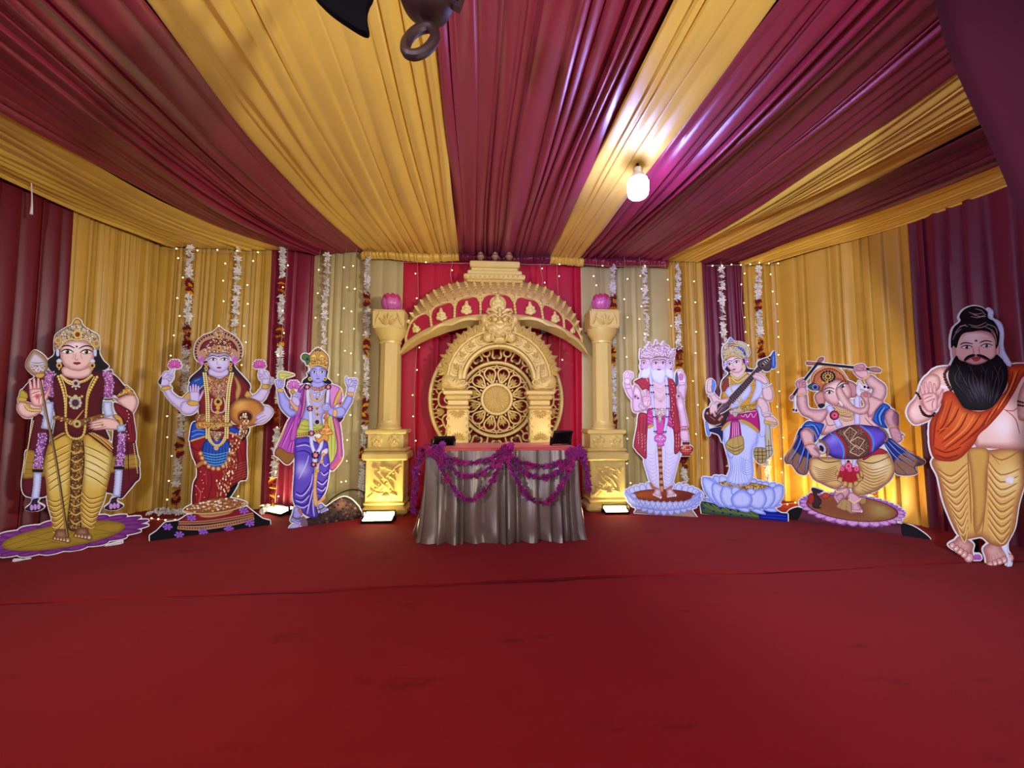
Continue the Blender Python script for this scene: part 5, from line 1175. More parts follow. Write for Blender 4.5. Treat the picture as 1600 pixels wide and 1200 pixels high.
f.U(); f.s('spear/spear_head', [(206, 352), (160, 400), (126, 470), (132, 520), (180, 572), (235, 592), (300, 566), (334, 505), (322, 440), (280, 390)], (168, 142, 110), (96, 70, 50), 14); f.s('spear/spear_head', [(208, 384), (172, 430), (155, 490), (190, 548), (240, 562), (300, 530), (306, 470), (270, 420)], (206, 200, 214), (150, 140, 150), 22); f.ls('spear/spear_head', [[(172, 470), (240, 475), (300, 465)], [(170, 490), (240, 498), (300, 488)]], 6, (100, 84, 80)); f.orn('spear/spear_head', [(175, 505), (300, 500), (290, 540), (240, 558), (195, 545)], 16, SILV); f.s('spear/spear_head', [(215, 575), (300, 570), (285, 610), (230, 612)], GO, GD, 10)
f.Lw()
strip(f, 'garland#left', [(370, 40), (345, 190), (325, 340)], 84, (160, 100, 168), (96, 46, 110), [(206, 160, 216), (110, 56, 120), (224, 200, 236)]); strip(f, 'garland#left', [(325, 375), (318, 490), (302, 605)], 72, (204, 212, 244), (130, 130, 180)); f.l('garland#left', [(280, 360), (370, 362)], 24, (24, 16, 30), tp=1)
strip(f, 'garland#right', [(1040, 40), (1030, 190), (1015, 325)], 78, (160, 100, 168), (96, 46, 110), [(206, 160, 216), (110, 56, 120), (224, 200, 236)]); strip(f, 'garland#right', [(1012, 350), (1006, 460), (992, 580)], 70, (204, 212, 244), (130, 130, 180)); f.l('garland#right', [(970, 338), (1060, 336)], 22, (24, 16, 30), tp=1)
for n_, (x, y) in (('left', (304, 655)), ('right', (975, 645))):
    f.s('garland#' + n_, [(x - 20, y - 50), (x + 28, y - 60), (x + 20, y - 25), (x + 75, y + 10), (x + 40, y + 40), (x, y + 50), (x - 50, y + 50), (x - 85, y + 30), (x - 40, y - 10)], (70, 36, 76), (34, 18, 40), 18); f.dots('garland#' + n_, [(x - 30, y + 18), (x, y + 14), (x + 30, y + 10)], 15, (190, 150, 210), 26)
f.gain = 1.0; f.finish()
# ================================================================ 2 coin pouring figure
f = Fig('standee', 'printed cutout of a four-armed figure in red and blue robe pouring coins from a pot', 'standee', (235, 847), (422, 821), (240, 505, 6.665), (220, 670, 6.317))
SK, SE = (206, 198, 234), (150, 122, 170)
f.Lw()
f.s('base_panel', [(90, 1124), (88, 1060), (150, 1020), (240, 930), (370, 912), (450, 862), (720, 800), (1010, 790), (1042, 772), (1120, 832), (1200, 892), (1276, 912), (1276, 964)], (20, 16, 26), (14, 10, 18), 10, sm=False)
f.s('cushion', [(375, 935), (420, 880), (520, 845), (960, 795), (1045, 775), (1112, 845), (1090, 880), (700, 920), (400, 962)], (142, 28, 44), (84, 14, 26), 24); f.l('cushion', [(372, 935), (620, 930), (900, 890), (1112, 848)], 34, (176, 130, 100), tp=1); f.l('cushion', [(372, 935), (620, 930), (900, 890), (1112, 848)], 10, (120, 70, 60), tp=1)
f.l('cushion', [(362, 982), (600, 985), (900, 940), (1118, 888)], 44, (188, 142, 112), tp=.7); f.dots('cushion', f.path([(380, 982), (600, 984), (900, 940), (1100, 892)], 26), 11, (130, 84, 66))
f.s('coin_tray', [(580, 872), (590, 830), (880, 800), (900, 835), (800, 868), (660, 888)], (176, 130, 90), (112, 70, 50), 14); f.l('coin_tray', [(590, 868), (700, 872), (880, 838)], 8, (210, 170, 120))
# skirt
RS, RE = (150, 34, 44), (84, 12, 24)
f.s('skirt', [(500, 60), (485, 140), (505, 260), (545, 360), (552, 470), (516, 560), (514, 770), (640, 740), (850, 695), (900, 600), (980, 520), (1048, 490), (1044, 250), (1040, 90), (960, -30), (560, -30)], RS, RE, 40)
f.ls('skirt', [[(520, 280), (600, 350), (690, 430)], [(560, 480), (530, 600), (540, 740)], [(690, 440), (700, 560), (650, 730)], [(500, 180), (560, 220), (620, 180)], [(900, 100), (960, 300), (930, 500)], [(980, 200), (1010, 330), (990, 500)]], 9, (92, 14, 28)); f.ls('skirt', [[(530, 560), (590, 640), (570, 740)], [(640, 420), (650, 560)], [(500, 200), (520, 280)]], 8, (206, 110, 130)); f.dots('skirt', [(590 + 45 * math.sin(i * 2.2), 430 + i * 28) for i in range(10)], 6, (216, 170, 170))
f.ls('skirt', [[(880 + i * 5, 380 + i * 26), (1040, 330 + i * 24)] for i in range(7)], 6, (196, 140, 110)); f.l('skirt', [(540, 390), (590, 350), (640, 330)], 36, (176, 132, 84))
f.s('base_panel#flag', [(850, 690), (860, 620), (920, 560), (960, 545), (910, 640), (870, 690)], (16, 12, 20), (10, 8, 12), 8); f.s('base_panel#top', [(985, 20), (1070, 0), (1050, 70), (1000, 130)], (16, 12, 20), (10, 8, 12), 8)
BL_, BE = (40, 84, 190), (14, 26, 90)
f.s('hip_drape#left', [(520, -60), (640, -20), (640, 80), (490, 132), (484, 60)], BL_, BE, 24); f.ls('hip_drape#left', [[(500, 40), (560, 20), (630, 30)], [(495, 90), (560, 60), (630, 60)]], 8, (120, 170, 236)); f.l('hip_drape#left', [(492, 128), (560, 106), (640, 80)], 16, GO, tp=1)
f.s('hip_drape#right', [(870, -30), (980, 20), (1010, 100), (930, 60), (870, 40)], BL_, BE, 20); f.l('hip_drape#right', [(875, 45), (930, 65), (1000, 105)], 16, GO, tp=1)
f.s('apron', [(600, 200), (640, 120), (750, 100), (862, 120), (892, 220), (862, 300), (828, 372), (740, 404), (660, 376), (604, 280)], (44, 92, 186), BE, 30); f.ls('apron', [[(620 + i * 30, 150), (610 + i * 32, 260), (650 + i * 22, 370)] for i in range(8)], 6, (14, 24, 90)); f.ls('apron', [[(610, 240 + i * 24), (740, 262 + i * 26), (880, 230 + i * 24)] for i in range(5)], 7, (110, 190, 226))
f.dots('apron', [(590, 250), (605, 295), (635, 340), (670, 378), (715, 398), (765, 400), (812, 375), (846, 345), (868, 300), (888, 245)], 24, (176, 124, 84), n=10); f.dots('apron', [(590, 250), (605, 295), (635, 340), (670, 378), (715, 398), (765, 400), (812, 375), (846, 345), (868, 300), (888, 245)], 14, (226, 186, 130))
f.s('apron/jewel_panel', [(660, 0), (840, 0), (800, 70), (750, 140), (700, 80)], (170, 140, 120), (90, 60, 60), 16, sil=False); f.orn('apron/jewel_panel', [(665, 5), (835, 5), (795, 70), (750, 130), (705, 75)], 15, SILV)
for o in (0, 22): f.beads('necklace#long', [(640 + o, -110), (642 + o, -10), (660 + o, 90), (700 + o * .5, 150), (752, 180 - o * .5), (806 - o * .5, 150), (850 - o, 80), (866 - o, -10), (868 - o, -110)], 11, (214, 196, 130), GL)
f.dots('necklace#long', [(745, 195)], 24, (206, 180, 130), n=12)
# coins
coin = [(900, 60), (1040, 0), (1000, 120), (930, 250), (960, 340), (900, 500), (866, 660), (740, 672), (730, 540), (830, 400), (850, 270), (880, 150)]
def coins(part, poly, pitch, r1, r2, cols=((216, 180, 130), (236, 222, 196), (176, 120, 76))):
    xs = [p[0] for p in poly]; ys = [p[1] for p in poly]; y = min(ys); B = {c: [] for c in cols}
    while y < max(ys):
        x = min(xs)
        while x < max(xs):
            q = (x + f.r.uniform(-.4, .4) * pitch, y + f.r.uniform(-.4, .4) * pitch)
            if pip(q[0], q[1], poly): B[f.r.choice(cols)].append(q)
            x += pitch
        y += pitch
    for c, v in B.items():
        if v: f.dots(part, [(x + 2, y + 3) for x, y in v], r1 * 1.1, (80, 44, 30), r2 * 1.1); f.dots(part, v, r1, c, r2)
coins('falling_coins', coin, 30, 8, 13)
f.s('coin_tray', [(420, 812), (470, 770), (600, 720), (760, 685), (900, 690), (1046, 735), (1000, 775), (860, 815), (640, 840), (480, 838)], (150, 100, 66), (100, 60, 40), 16); coins('coin_tray', [(430, 810), (480, 770), (620, 725), (770, 692), (900, 698), (1030, 735), (980, 770), (860, 800), (640, 825), (490, 826)], 26, 15, 10); f.l('coin_tray', [(422, 815), (560, 842), (760, 832), (940, 795), (1044, 738)], 12, (206, 172, 122), tp=1)
for c in ((500, 884), (1015, 812), (265, 972), (380, 1050), (615, 1020), (868, 990), (1075, 936)):
    for k in range(6): a = k * 1.05 + c[0]; f.s('printed_flower', [(c[0], c[1]), (c[0] + 38 * math.cos(a) - 14 * math.sin(a), c[1] + 28 * math.sin(a) + 12 * math.cos(a)), (c[0] + 52 * math.cos(a), c[1] + 36 * math.sin(a)), (c[0] + 38 * math.cos(a) + 14 * math.sin(a), c[1] + 28 * math.sin(a) - 12 * math.cos(a))], (170, 120, 214), (112, 66, 160), 10)
f.U()
f.s('hair', [(540, 400), (500, 470), (390, 570), (378, 620), (470, 590), (600, 560), (780, 560), (900, 580), (995, 690), (998, 640), (930, 560), (850, 470), (800, 400)], (58, 36, 60), (34, 20, 38), 20)
f.s('blouse', [(375, 640), (420, 580), (520, 545), (680, 590), (840, 540), (930, 590), (1000, 690), (960, 790), (860, 820), (800, 880), (790, 1110), (620, 1130), (460, 1080), (480, 1000), (470, 950), (462, 820), (380, 740)], (132, 36, 44), (76, 14, 24), 36)
f.s('sleeve', [(370, 650), (415, 585), (520, 556), (524, 660), (480, 720), (380, 730)], (36, 92, 180), (16, 40, 100), 24); f.l('sleeve', [(430, 610), (480, 590)], 20, (160, 170, 70)); f.l('sleeve', [(470, 700), (525, 650)], 26, (206, 180, 110))
f.s('shawl', [(830, 545), (880, 600), (912, 680), (900, 760), (860, 810), (850, 740), (862, 660)], (190, 156, 100), (120, 80, 50), 16); f.s('shawl', [(470, 950), (790, 960), (790, 1030), (640, 1070), (450, 1040)], (160, 110, 90), (96, 56, 50), 18, sil=False); f.orn('shawl', [(470, 960), (790, 970), (785, 1025), (640, 1060), (455, 1035)], 20, JEWEL)
f.s('armlet#left', [(298, 790), (370, 720), (395, 760), (380, 810), (340, 815)], GO, GD, 12); f.s('armlet#right', [(945, 770), (975, 710), (1025, 760), (1000, 780)], GO, GD, 12)
f.s('neck', [(590, 480), (760, 480), (775, 545), (690, 575), (580, 545)], SK, SE, 20)
f.s('necklace#collar', [(560, 545), (690, 585), (790, 540), (800, 640), (770, 740), (690, 800), (590, 750), (555, 660)], (170, 128, 96), (100, 60, 50), 18, sil=False); f.orn('necklace#collar', [(565, 555), (690, 592), (785, 550), (792, 640), (765, 735), (690, 790), (595, 745), (560, 660)], 19, JEWEL); f.ls('necklace#collar', [[(600, 640), (650, 740), (690, 770), (730, 740), (770, 640)], [(640, 640), (690, 700), (735, 640)]], 12, (190, 130, 160))
f.beads('necklace#pendant', [(610, 800), (600, 880), (620, 930), (690, 940), (735, 920), (745, 850), (730, 790)], 9, (196, 170, 190), GL); f.dots('necklace#pendant', [(672, 830)], 44, GO, n=14); f.dots('necklace#pendant', [(672, 825)], 20, (60, 50, 56), n=12); f.dots('necklace#pendant', [(670, 890), (665, 935)], 22, GO)
for o in (0, 24): f.beads('necklace#long', [(520 + o, 530), (535 + o, 660), (548 + o, 800), (552 + o, 1000), (550 + o, 1200)], 11, (220, 210, 150), GL); f.beads('necklace#long', [(826 - o, 530), (800 - o, 660), (785 - o, 800), (775 - o, 1000), (770 - o, 1200)], 11, (220, 210, 150), GL)
f.s('belt', [(440, 1050), (520, 1030), (650, 1040), (800, 1040), (820, 1080), (720, 1090), (640, 1120), (560, 1100), (460, 1110)], GO, GD, 14, sil=False); f.orn('belt', [(450, 1055), (650, 1045), (810, 1050), (720, 1085), (640, 1112), (470, 1100)], 18, JEWEL)
f.s('crown', [(436, 370), (424, 290), (450, 200), (520, 135), (600, 108), (640, 80), (686, 48), (735, 82), (790, 110), (870, 165), (920, 250), (922, 330), (890, 395), (845, 400), (790, 350), (740, 318), (676, 330), (600, 318), (555, 370), (520, 410), (470, 405)], (184, 150, 124), (116, 78, 60), 20)
f.s('crown', [(480, 300), (500, 230), (560, 185), (680, 165), (800, 185), (860, 250), (872, 310), (830, 270), (680, 240), (530, 270)], (120, 40, 60), (80, 30, 40), 16, sil=False); f.orn('crown', [(545, 350), (530, 280), (580, 200), (640, 110), (686, 70), (735, 110), (790, 200), (835, 280), (800, 345), (740, 310), (676, 322), (600, 310)], 20, JEWEL + SILV); f.beads('crown', [(450, 370), (440, 290), (470, 210), (540, 150), (610, 125)], 12, (92, 30, 44), None, 30, (196, 160, 130)); f.beads('crown', [(905, 370), (908, 290), (880, 210), (820, 150), (750, 120)], 12, (92, 30, 44), None, 30, (196, 160, 130)); f.dots('crown', [(682, 150), (680, 270)], 26, (200, 170, 120), n=12); f.dots('crown', [(682, 150), (680, 270)], 12, (140, 30, 46))
f.s('head', [(558, 410), (572, 345), (620, 322), (680, 334), (735, 322), (782, 350), (794, 410), (780, 465), (740, 508), (690, 524), (630, 508), (580, 465)], SK, (160, 132, 178), 30, hl=(670, 400, 100, (222, 214, 240)))
f.eye('head/eye#l', (620, 386), 40, 15, tilt=.03); f.eye('head/eye#r', (736, 386), 40, 15); nose_mouth(f, 'head/mouth', (676, 440), (682, 470), 44, (150, 116, 150), (150, 50, 86)); f.dots('head', [(678, 354)], 8, (60, 20, 40)); f.ls('head', [[(655, 390), (660, 420), (650, 440)]], 6, (178, 150, 190))
for x in (548, 800): f.dots('head/ear_ornament', [(x, 440), (x, 480)], 20, GO, n=12); f.dots('head/ear_ornament', [(x, 440), (x, 482)], 9, (110, 70, 50)); f.s('head/ear_ornament', [(x - 26, 510), (x, 490), (x + 26, 510)], GL, GD, 8, sm=False, sil=False)
for x in (498, 842):
    for q in range(7): f.dots('crown/flower', [(x + 18 * math.cos(q), 395 + 34 * math.sin(q * 1.7))], 17, (206, 140, 206) if q % 2 else (190, 110, 190))
# arms
f.s('arm#upper_left', [(88, 668), (170, 655), (195, 720), (260, 775), (335, 790), (380, 830), (300, 910), (215, 860), (145, 785), (108, 720)], SK, SE, 30); f.s('arm#front_left', [(275, 890), (300, 825), (380, 815), (470, 850), (472, 885), (420, 945), (350, 962), (292, 935)], SK, SE, 30)
f.hand('hand#blessing', (428, 770), 112, .02, 1, SK, (160, 120, 170), palm=False); f.s('bracelet', [(345, 835), (400, 810), (470, 830), (465, 862), (390, 870)], GO, GD, 10); f.s('bracelet', [(78, 690), (110, 665), (175, 665), (188, 690), (110, 712)], GO, GD, 10)
f.fist('hand#upper_left', (140, 570), 108, .5, 1, SK, SE); f.s('hand#upper_left', [(75, 660), (75, 590), (150, 590), (165, 650)], SK, SE, 16); f.s('hand#upper_left', [(165, 520), (195, 475), (220, 490), (200, 540)], SK, SE, 8); f.s('hand#upper_left/lotus_stem', [(60, 640), (55, 610), (90, 560), (82, 640)], (40, 56, 50), None, 6); lotus_flower(f, 'hand#upper_left/lotus', (222, 470), 170)
f.s('arm#upper_right', [(1005, 775), (1070, 735), (1115, 685), (1195, 700), (1180, 760), (1130, 825), (1040, 815)], SK, SE, 26); f.fist('hand#upper_right', (1155, 560), 104, -.3, -1, SK, SE); f.s('hand#upper_right', [(1130, 640), (1140, 590), (1210, 590), (1205, 650)], SK, SE, 14); f.s('hand#upper_right', [(1110, 540), (1100, 490), (1125, 470), (1150, 530)], SK, SE, 8); lotus_flower(f, 'hand#upper_right/lotus', (1102, 470), 165); f.s('bracelet', [(1120, 665), (1150, 640), (1215, 655), (1195, 690), (1135, 692)], GO, GD, 10); f.s('backing_tab', [(1210, 575), (1250, 575), (1242, 635), (1212, 635)], (214, 214, 230), None, 6, sm=False)
f.s('pot', [(790, 950), (800, 870), (860, 805), (950, 784), (1050, 795), (1130, 850), (1160, 930), (1140, 1010), (1060, 1065), (950, 1088), (860, 1060), (805, 1010)], (196, 142, 74), (110, 66, 34), 50, hl=(900, 850, 120, (222, 180, 110))); f.s('pot', [(870, 980), (890, 930), (950, 910), (1010, 925), (1035, 985), (1000, 1040), (930, 1055), (885, 1030)], (176, 112, 60), (120, 70, 40), 12, sil=False); f.s('pot', [(882, 985), (900, 945), (955, 925), (1005, 945), (1022, 990), (990, 1030), (935, 1042), (895, 1020)], (70, 30, 22), (100, 50, 30), 14, sil=False)
coins('falling_coins', [(890, 990), (950, 935), (1010, 985), (980, 1040), (990, 1110), (950, 1200), (880, 1100), (915, 1050)], 24, 9, 15)
f.s('hand#pot', [(1040, 1045), (1075, 1010), (1050, 985), (1095, 945), (1140, 915), (1150, 862), (1215, 880), (1245, 930), (1215, 990), (1150, 1045), (1090, 1055)], SK, SE, 18); f.ls('hand#pot', [[(1065, 985), (1110, 955), (1150, 940)], [(1075, 1015), (1120, 985), (1165, 965)], [(1070, 1042), (1120, 1020), (1175, 995)]], 6, SE)
f.finish()
# ================================================================ 3 figure in purple robe with mace
f = Fig('standee', 'printed cutout of a blue-skinned figure in purple robe holding a golden mace', 'standee', (451, 827), (563, 811), (420, 535, 7.74), (420, 670, 7.056), 2.0)
SK, SE = (166, 166, 230), (92, 92, 170)
f.Lw()
f.s('rock', [(420, 1085), (390, 1010), (520, 960), (640, 862), (740, 792), (824, 756), (900, 778), (962, 832), (1004, 890), (1006, 992), (700, 1045)], (84, 66, 62), (36, 26, 30), 60, hl=(780, 830, 110, (170, 126, 104))); f.orn('rock', [(450, 1060), (560, 980), (740, 810), (830, 775), (980, 900), (990, 980), (700, 1030)], 44, [(110, 88, 80), (60, 48, 50), (140, 106, 88)], 13)
f.s('support_tab', [(215, 1105), (255, 1060), (365, 1035), (322, 1112)], (190, 186, 236), (130, 120, 180), 12, sm=False); f.s('support_tab', [(350, 1070), (370, 970), (420, 1010), (425, 1080)], (140, 110, 130), None, 10)
def shawl(part, P, hem, fl):
    f.s(part, P, (176, 84, 186), (104, 36, 116), 26); f.s(part, hem, (150, 106, 56), (84, 54, 30), 14, sil=False); f.ls(part, fl, 9, (122, 44, 136)); f.ls(part, [[(x + 14, y) for x, y in q] for q in fl], 7, (222, 150, 226))
shawl('shawl#left', [(400, -470), (330, -380), (350, -260), (270, -160), (200, -60), (150, 60), (62, 270), (110, 330), (200, 402), (270, 340), (290, 200), (330, -20), (390, -200), (400, -330)], [(62, 270), (120, 210), (200, 260), (285, 285), (268, 342), (200, 400), (110, 330)], [[(330, -250), (250, -50), (130, 220)], [(350, -180), (290, 0), (200, 250)], [(330, -60), (270, 100), (240, 270)]]); f.l('shawl#left', [(200, -50), (140, 90), (80, 230)], 16, (190, 160, 90))
f.s('sash_end', [(650, -120), (720, -140), (760, 200), (740, 330), (700, 402), (650, 330), (630, 100)], (190, 196, 110), (110, 116, 50), 20); f.ls('sash_end', [[(680, -100), (690, 100), (690, 330)], [(720, -100), (730, 120), (720, 330)]], 8, (134, 140, 66))
f.s('shawl#right', [(700, -130), (780, -60), (812, 200), (814, 320), (770, 400), (700, 470), (662, 420), (720, 330), (750, 200), (720, 0)], (180, 96, 180), (110, 44, 116), 18); f.ls('shawl#right', [[(720, -100), (770, 100), (780, 330)], [(710, 440), (770, 380), (800, 310)]], 12, (200, 150, 80)); f.l('shawl#right', [(690, 440), (760, 390), (808, 320)], 26, (196, 120, 80))
PV, PE = (104, 84, 196), (54, 36, 130)
f.s('robe', [(300, 105), (440, 96), (520, 150), (640, 140), (662, 300), (672, 410), (655, 560), (622, 700), (560, 792), (524, 830), (548, 955), (520, 988), (460, 985), (390, 950), (330, 885), (282, 835), (264, 720), (280, 450), (284, 220)], PV, PE, 34, hl=(360, 450, 140, (170, 166, 232)))
f.ls('robe', [[(300, 180), (400, 160), (480, 190)], [(300, 260), (400, 250), (470, 300)], [(300, 700), (370, 720), (460, 600), (490, 460)], [(290, 770), (370, 790), (450, 700)], [(290, 820), (380, 850), (460, 790)], [(400, 930), (430, 820), (480, 640)], [(470, 960), (460, 860), (470, 760)], [(520, 560), (590, 600), (640, 540)], [(530, 640), (590, 670), (630, 620)], [(525, 710), (580, 730), (620, 680)], [(560, 460), (600, 500), (660, 460)]], 16, (62, 40, 150)); f.ls('robe', [[(300, 205), (400, 185), (470, 215)], [(290, 722), (370, 745), (455, 640), (485, 500)], [(290, 795), (370, 815), (450, 740)], [(420, 950), (445, 840), (490, 660)], [(300, 850), (380, 878), (450, 830)], [(500, 975), (490, 880), (485, 780)], [(530, 580), (590, 622), (645, 565)], [(530, 662), (590, 692), (630, 645)], [(570, 480), (610, 520), (655, 485)], [(590, 380), (620, 420), (660, 390)], [(440, 300), (410, 400), (330, 560)]], 11, (196, 190, 240))
f.s('robe/gold_border', [(505, 430), (545, 440), (525, 640), (540, 830), (505, 860), (485, 760), (492, 600)], (206, 176, 130), (150, 106, 70), 12, sil=False); f.l('robe/gold_border', [(525, 830), (570, 800), (622, 752)], 30, (210, 160, 110)); f.ls('robe/gold_border', [[(512, 480 + i * 36), (535, 470 + i * 36)] for i in range(9)], 6, (130, 80, 60))
f.foot('foot#left', (310, 900), (292, 1035), 104, SK, SE); f.s('foot#left', [(270, 930), (280, 870), (350, 880), (362, 960), (320, 990), (270, 985)], SK, SE, 16); f.beads('foot#left', [(260, 975), (310, 1000), (360, 985)], 6, GD, step=8); f.foot('foot#right', (560, 850), (612, 915), 84, SK, SE); f.beads('foot#right', [(530, 900), (570, 892), (605, 870)], 6, GD, step=8)
f.s('robe/gold_border', [(320, 880), (360, 900), (370, 960), (330, 930)], (180, 130, 130), None, 8, sil=False)
f.U()
f.s('hair', [(480, 360), (470, 420), (415, 465), (412, 505), (470, 495), (520, 510), (660, 505), (745, 512), (752, 480), (700, 430), (700, 340)], (28, 24, 40), (14, 12, 24), 12)
f.s('torso', [(440, 560), (520, 510), (660, 505), (740, 560), (735, 780), (650, 900), (650, 1060), (480, 1060), (400, 960), (430, 780)], (170, 172, 234), (100, 104, 180), 40)
f.s('sash', [(375, 970), (430, 930), (480, 950), (560, 1000), (650, 990), (640, 1060), (480, 1100), (330, 1120), (352, 1030)], (186, 190, 96), (110, 112, 44), 22); f.ls('sash', [[(370, 1000), (450, 1020), (600, 1010)], [(355, 1050), (450, 1065), (610, 1040)]], 9, (132, 134, 56)); f.s('belt', [(328, 1112), (480, 1098), (640, 1050), (640, 1090), (480, 1140), (328, 1160)], (206, 176, 110), GD, 12); f.beads('belt', [(340, 1135), (480, 1118), (630, 1072)], 8, (90, 60, 50), step=26)
f.s('shawl#left', [(430, 510), (380, 580), (380, 700), (400, 800), (360, 930), (320, 1180), (250, 1180), (300, 960), (330, 850), (350, 760), (340, 620), (370, 540)], (186, 96, 190), (116, 44, 126), 20); f.s('shawl#left', [(432, 515), (455, 560), (440, 780), (398, 930), (350, 1040), (390, 840), (400, 700)], (156, 66, 166), (96, 30, 110), 14); f.l('shawl#left', [(440, 560), (425, 760), (390, 920)], 10, (226, 150, 120))
f.s('shawl#right', [(735, 520), (830, 538), (882, 590), (884, 690), (840, 740), (770, 812), (740, 760), (728, 640)], (200, 140, 200), (120, 56, 130), 20); f.l('shawl#right', [(878, 575), (830, 660), (790, 770)], 36, (206, 176, 70)); f.l('shawl#right', [(855, 570), (800, 680), (770, 790)], 10, (120, 60, 70)); f.s('shawl#right', [(815, 890), (880, 870), (900, 920), (850, 975)], (80, 40, 60), None, 8)
f.s('neck', [(530, 480), (650, 480), (670, 530), (590, 560), (515, 535)], SK, SE, 16)
f.s('necklace#collar', [(505, 525), (590, 560), (675, 525), (690, 560), (600, 600), (505, 570)], (190, 136, 130), (110, 60, 70), 12, sil=False); f.orn('necklace#collar', [(510, 532), (590, 566), (672, 532), (680, 560), (600, 592), (512, 565)], 14, JEWEL)
for P, r_ in (([(500, 600), (530, 690), (585, 720), (640, 690), (680, 600)], 11), ([(490, 640), (520, 750), (580, 800), (650, 740), (690, 640)], 9), ([(520, 790), (550, 860), (590, 890), (640, 850)], 8)): f.beads('necklace#strands', P, r_, (196, 166, 110), GL)
f.dots('necklace#strands', [(582, 690), (580, 808), (585, 880)], 22, (190, 150, 90), n=12); f.dots('necklace#strands', [(582, 690), (580, 808), (585, 880)], 9, (60, 50, 60)); f.orn('necklace#strands', [(530, 610), (650, 605), (590, 690)], 16, SILV); f.dots('belt/buckle', [(582, 970)], 44, (190, 180, 170), n=16); f.dots('belt/buckle', [(582, 970)], 27, (50, 34, 70), n=14)
f.s('crown', [(490, 320), (468, 250), (482, 180), (535, 110), (592, 74), (652, 108), (712, 170), (728, 240), (716, 330), (695, 350), (655, 312), (585, 290), (525, 306)], (190, 156, 90), (110, 80, 40), 22); f.s('crown', [(500, 210), (520, 160), (560, 150), (580, 190), (600, 190), (620, 150), (660, 160), (690, 215), (640, 190), (590, 215), (540, 190)], (226, 206, 120), GD, 12, sil=False); f.orn('crown', [(490, 270), (500, 220), (590, 200), (690, 220), (712, 270), (690, 300), (585, 270)], 18, JEWEL + [(40, 40, 50)]); f.beads('crown', [(495, 308), (585, 278), (690, 312)], 10, (206, 170, 90), GL); f.dots('crown', [(590, 100), (565, 110), (615, 110)], 12, (70, 70, 90))
f.s('crown/feather', [(394, 182), (415, 148), (465, 148), (494, 178), (490, 260), (455, 280), (440, 240), (402, 214)], (90, 120, 70), (40, 60, 40), 14); f.dots('crown/feather', [(462, 208)], 27, (60, 110, 90), n=12); f.dots('crown/feather', [(464, 212)], 15, (30, 40, 50), n=10); f.l('crown/feather', [(480, 270), (478, 330), (480, 390)], 12, (206, 200, 220))
f.s('head', [(496, 385), (502, 335), (540, 306), (590, 296), (645, 310), (688, 345), (690, 400), (676, 448), (640, 488), (590, 506), (545, 490), (508, 445)], SK, (116, 116, 190), 26, hl=(590, 340, 100, (186, 186, 240)))
f.eye('head/eye#l', (546, 368), 34, 14); f.eye('head/eye#r', (640, 368), 34, 14); nose_mouth(f, 'head/mouth', (592, 418), (592, 446), 38, (104, 100, 170), (150, 100, 150)); f.ls('head', [[(572, 370), (576, 400), (568, 420)]], 6, (126, 124, 196))
for x in (496, 676): f.dots('head/ear_ornament', [(x, 450)], 24, (200, 180, 120), n=12); f.dots('head/ear_ornament', [(x, 452)], 12, (110, 80, 60))
f.s('arm#upper_left', [(105, 575), (172, 585), (215, 660), (262, 720), (265, 800), (330, 830), (342, 872), (262, 912), (195, 868), (132, 775), (112, 670)], SK, SE, 34); f.fist('hand#upper_left', (130, 500), 100, -.2, 1, (186, 180, 226), SE); f.s('conch', [(118, 380), (150, 360), (230, 372), (312, 400), (250, 424), (200, 440), (175, 470), (120, 440)], (206, 204, 130), (140, 140, 70), 20); f.ls('conch', [[(140, 385), (200, 390), (290, 400)], [(135, 415), (190, 415), (250, 415)]], 7, (150, 150, 80)); f.s('bracelet', [(100, 575), (130, 560), (180, 580), (172, 610), (105, 610)], (206, 176, 120), GD, 10)
f.s('arm#front_left', [(240, 730), (255, 700), (310, 720), (360, 760), (345, 850), (300, 820)], (206, 166, 130), GD, 14); f.fist('hand#front_left', (325, 660), 100, .3, 1, (196, 186, 226), SE); f.s('hand#front_left', [(275, 720), (285, 660), (360, 680), (372, 760), (330, 780)], (196, 186, 226), SE, 16); lotus_flower(f, 'hand#front_left/lotus', (300, 560), 190, (206, 140, 206), (150, 60, 140)); f.s('hand#front_left/lotus', [(255, 600), (290, 570), (320, 610), (290, 640)], (190, 150, 80), GD, 8)
f.s('arm#upper_right', [(940, 650), (1010, 665), (1004, 730), (950, 820), (900, 905), (840, 918), (800, 880), (830, 800), (880, 760)], SK, SE, 30); f.fist('hand#upper_right', (1000, 505), 118, .1, 1, (196, 190, 230), SE); f.s('hand#upper_right', [(950, 620), (960, 540), (1040, 550), (1025, 620)], (190, 186, 230), SE, 14); f.s('hand#upper_right', [(930, 510), (925, 440), (945, 420), (960, 520)], (190, 186, 230), SE, 8); f.s('bracelet', [(935, 640), (960, 605), (1025, 620), (1015, 665)], (206, 166, 130), GD, 10); f.dots('armlet', [(860, 745)], 32, (190, 140, 110), n=12); f.dots('armlet', [(860, 745)], 14, (110, 70, 60))
f.s('arm#front_right', [(720, 760), (770, 800), (880, 780), (926, 830), (910, 890), (840, 915), (740, 895), (700, 850)], SK, SE, 24); f.s('bracelet', [(770, 830), (820, 820), (815, 905), (775, 900)], (206, 176, 120), GD, 10)
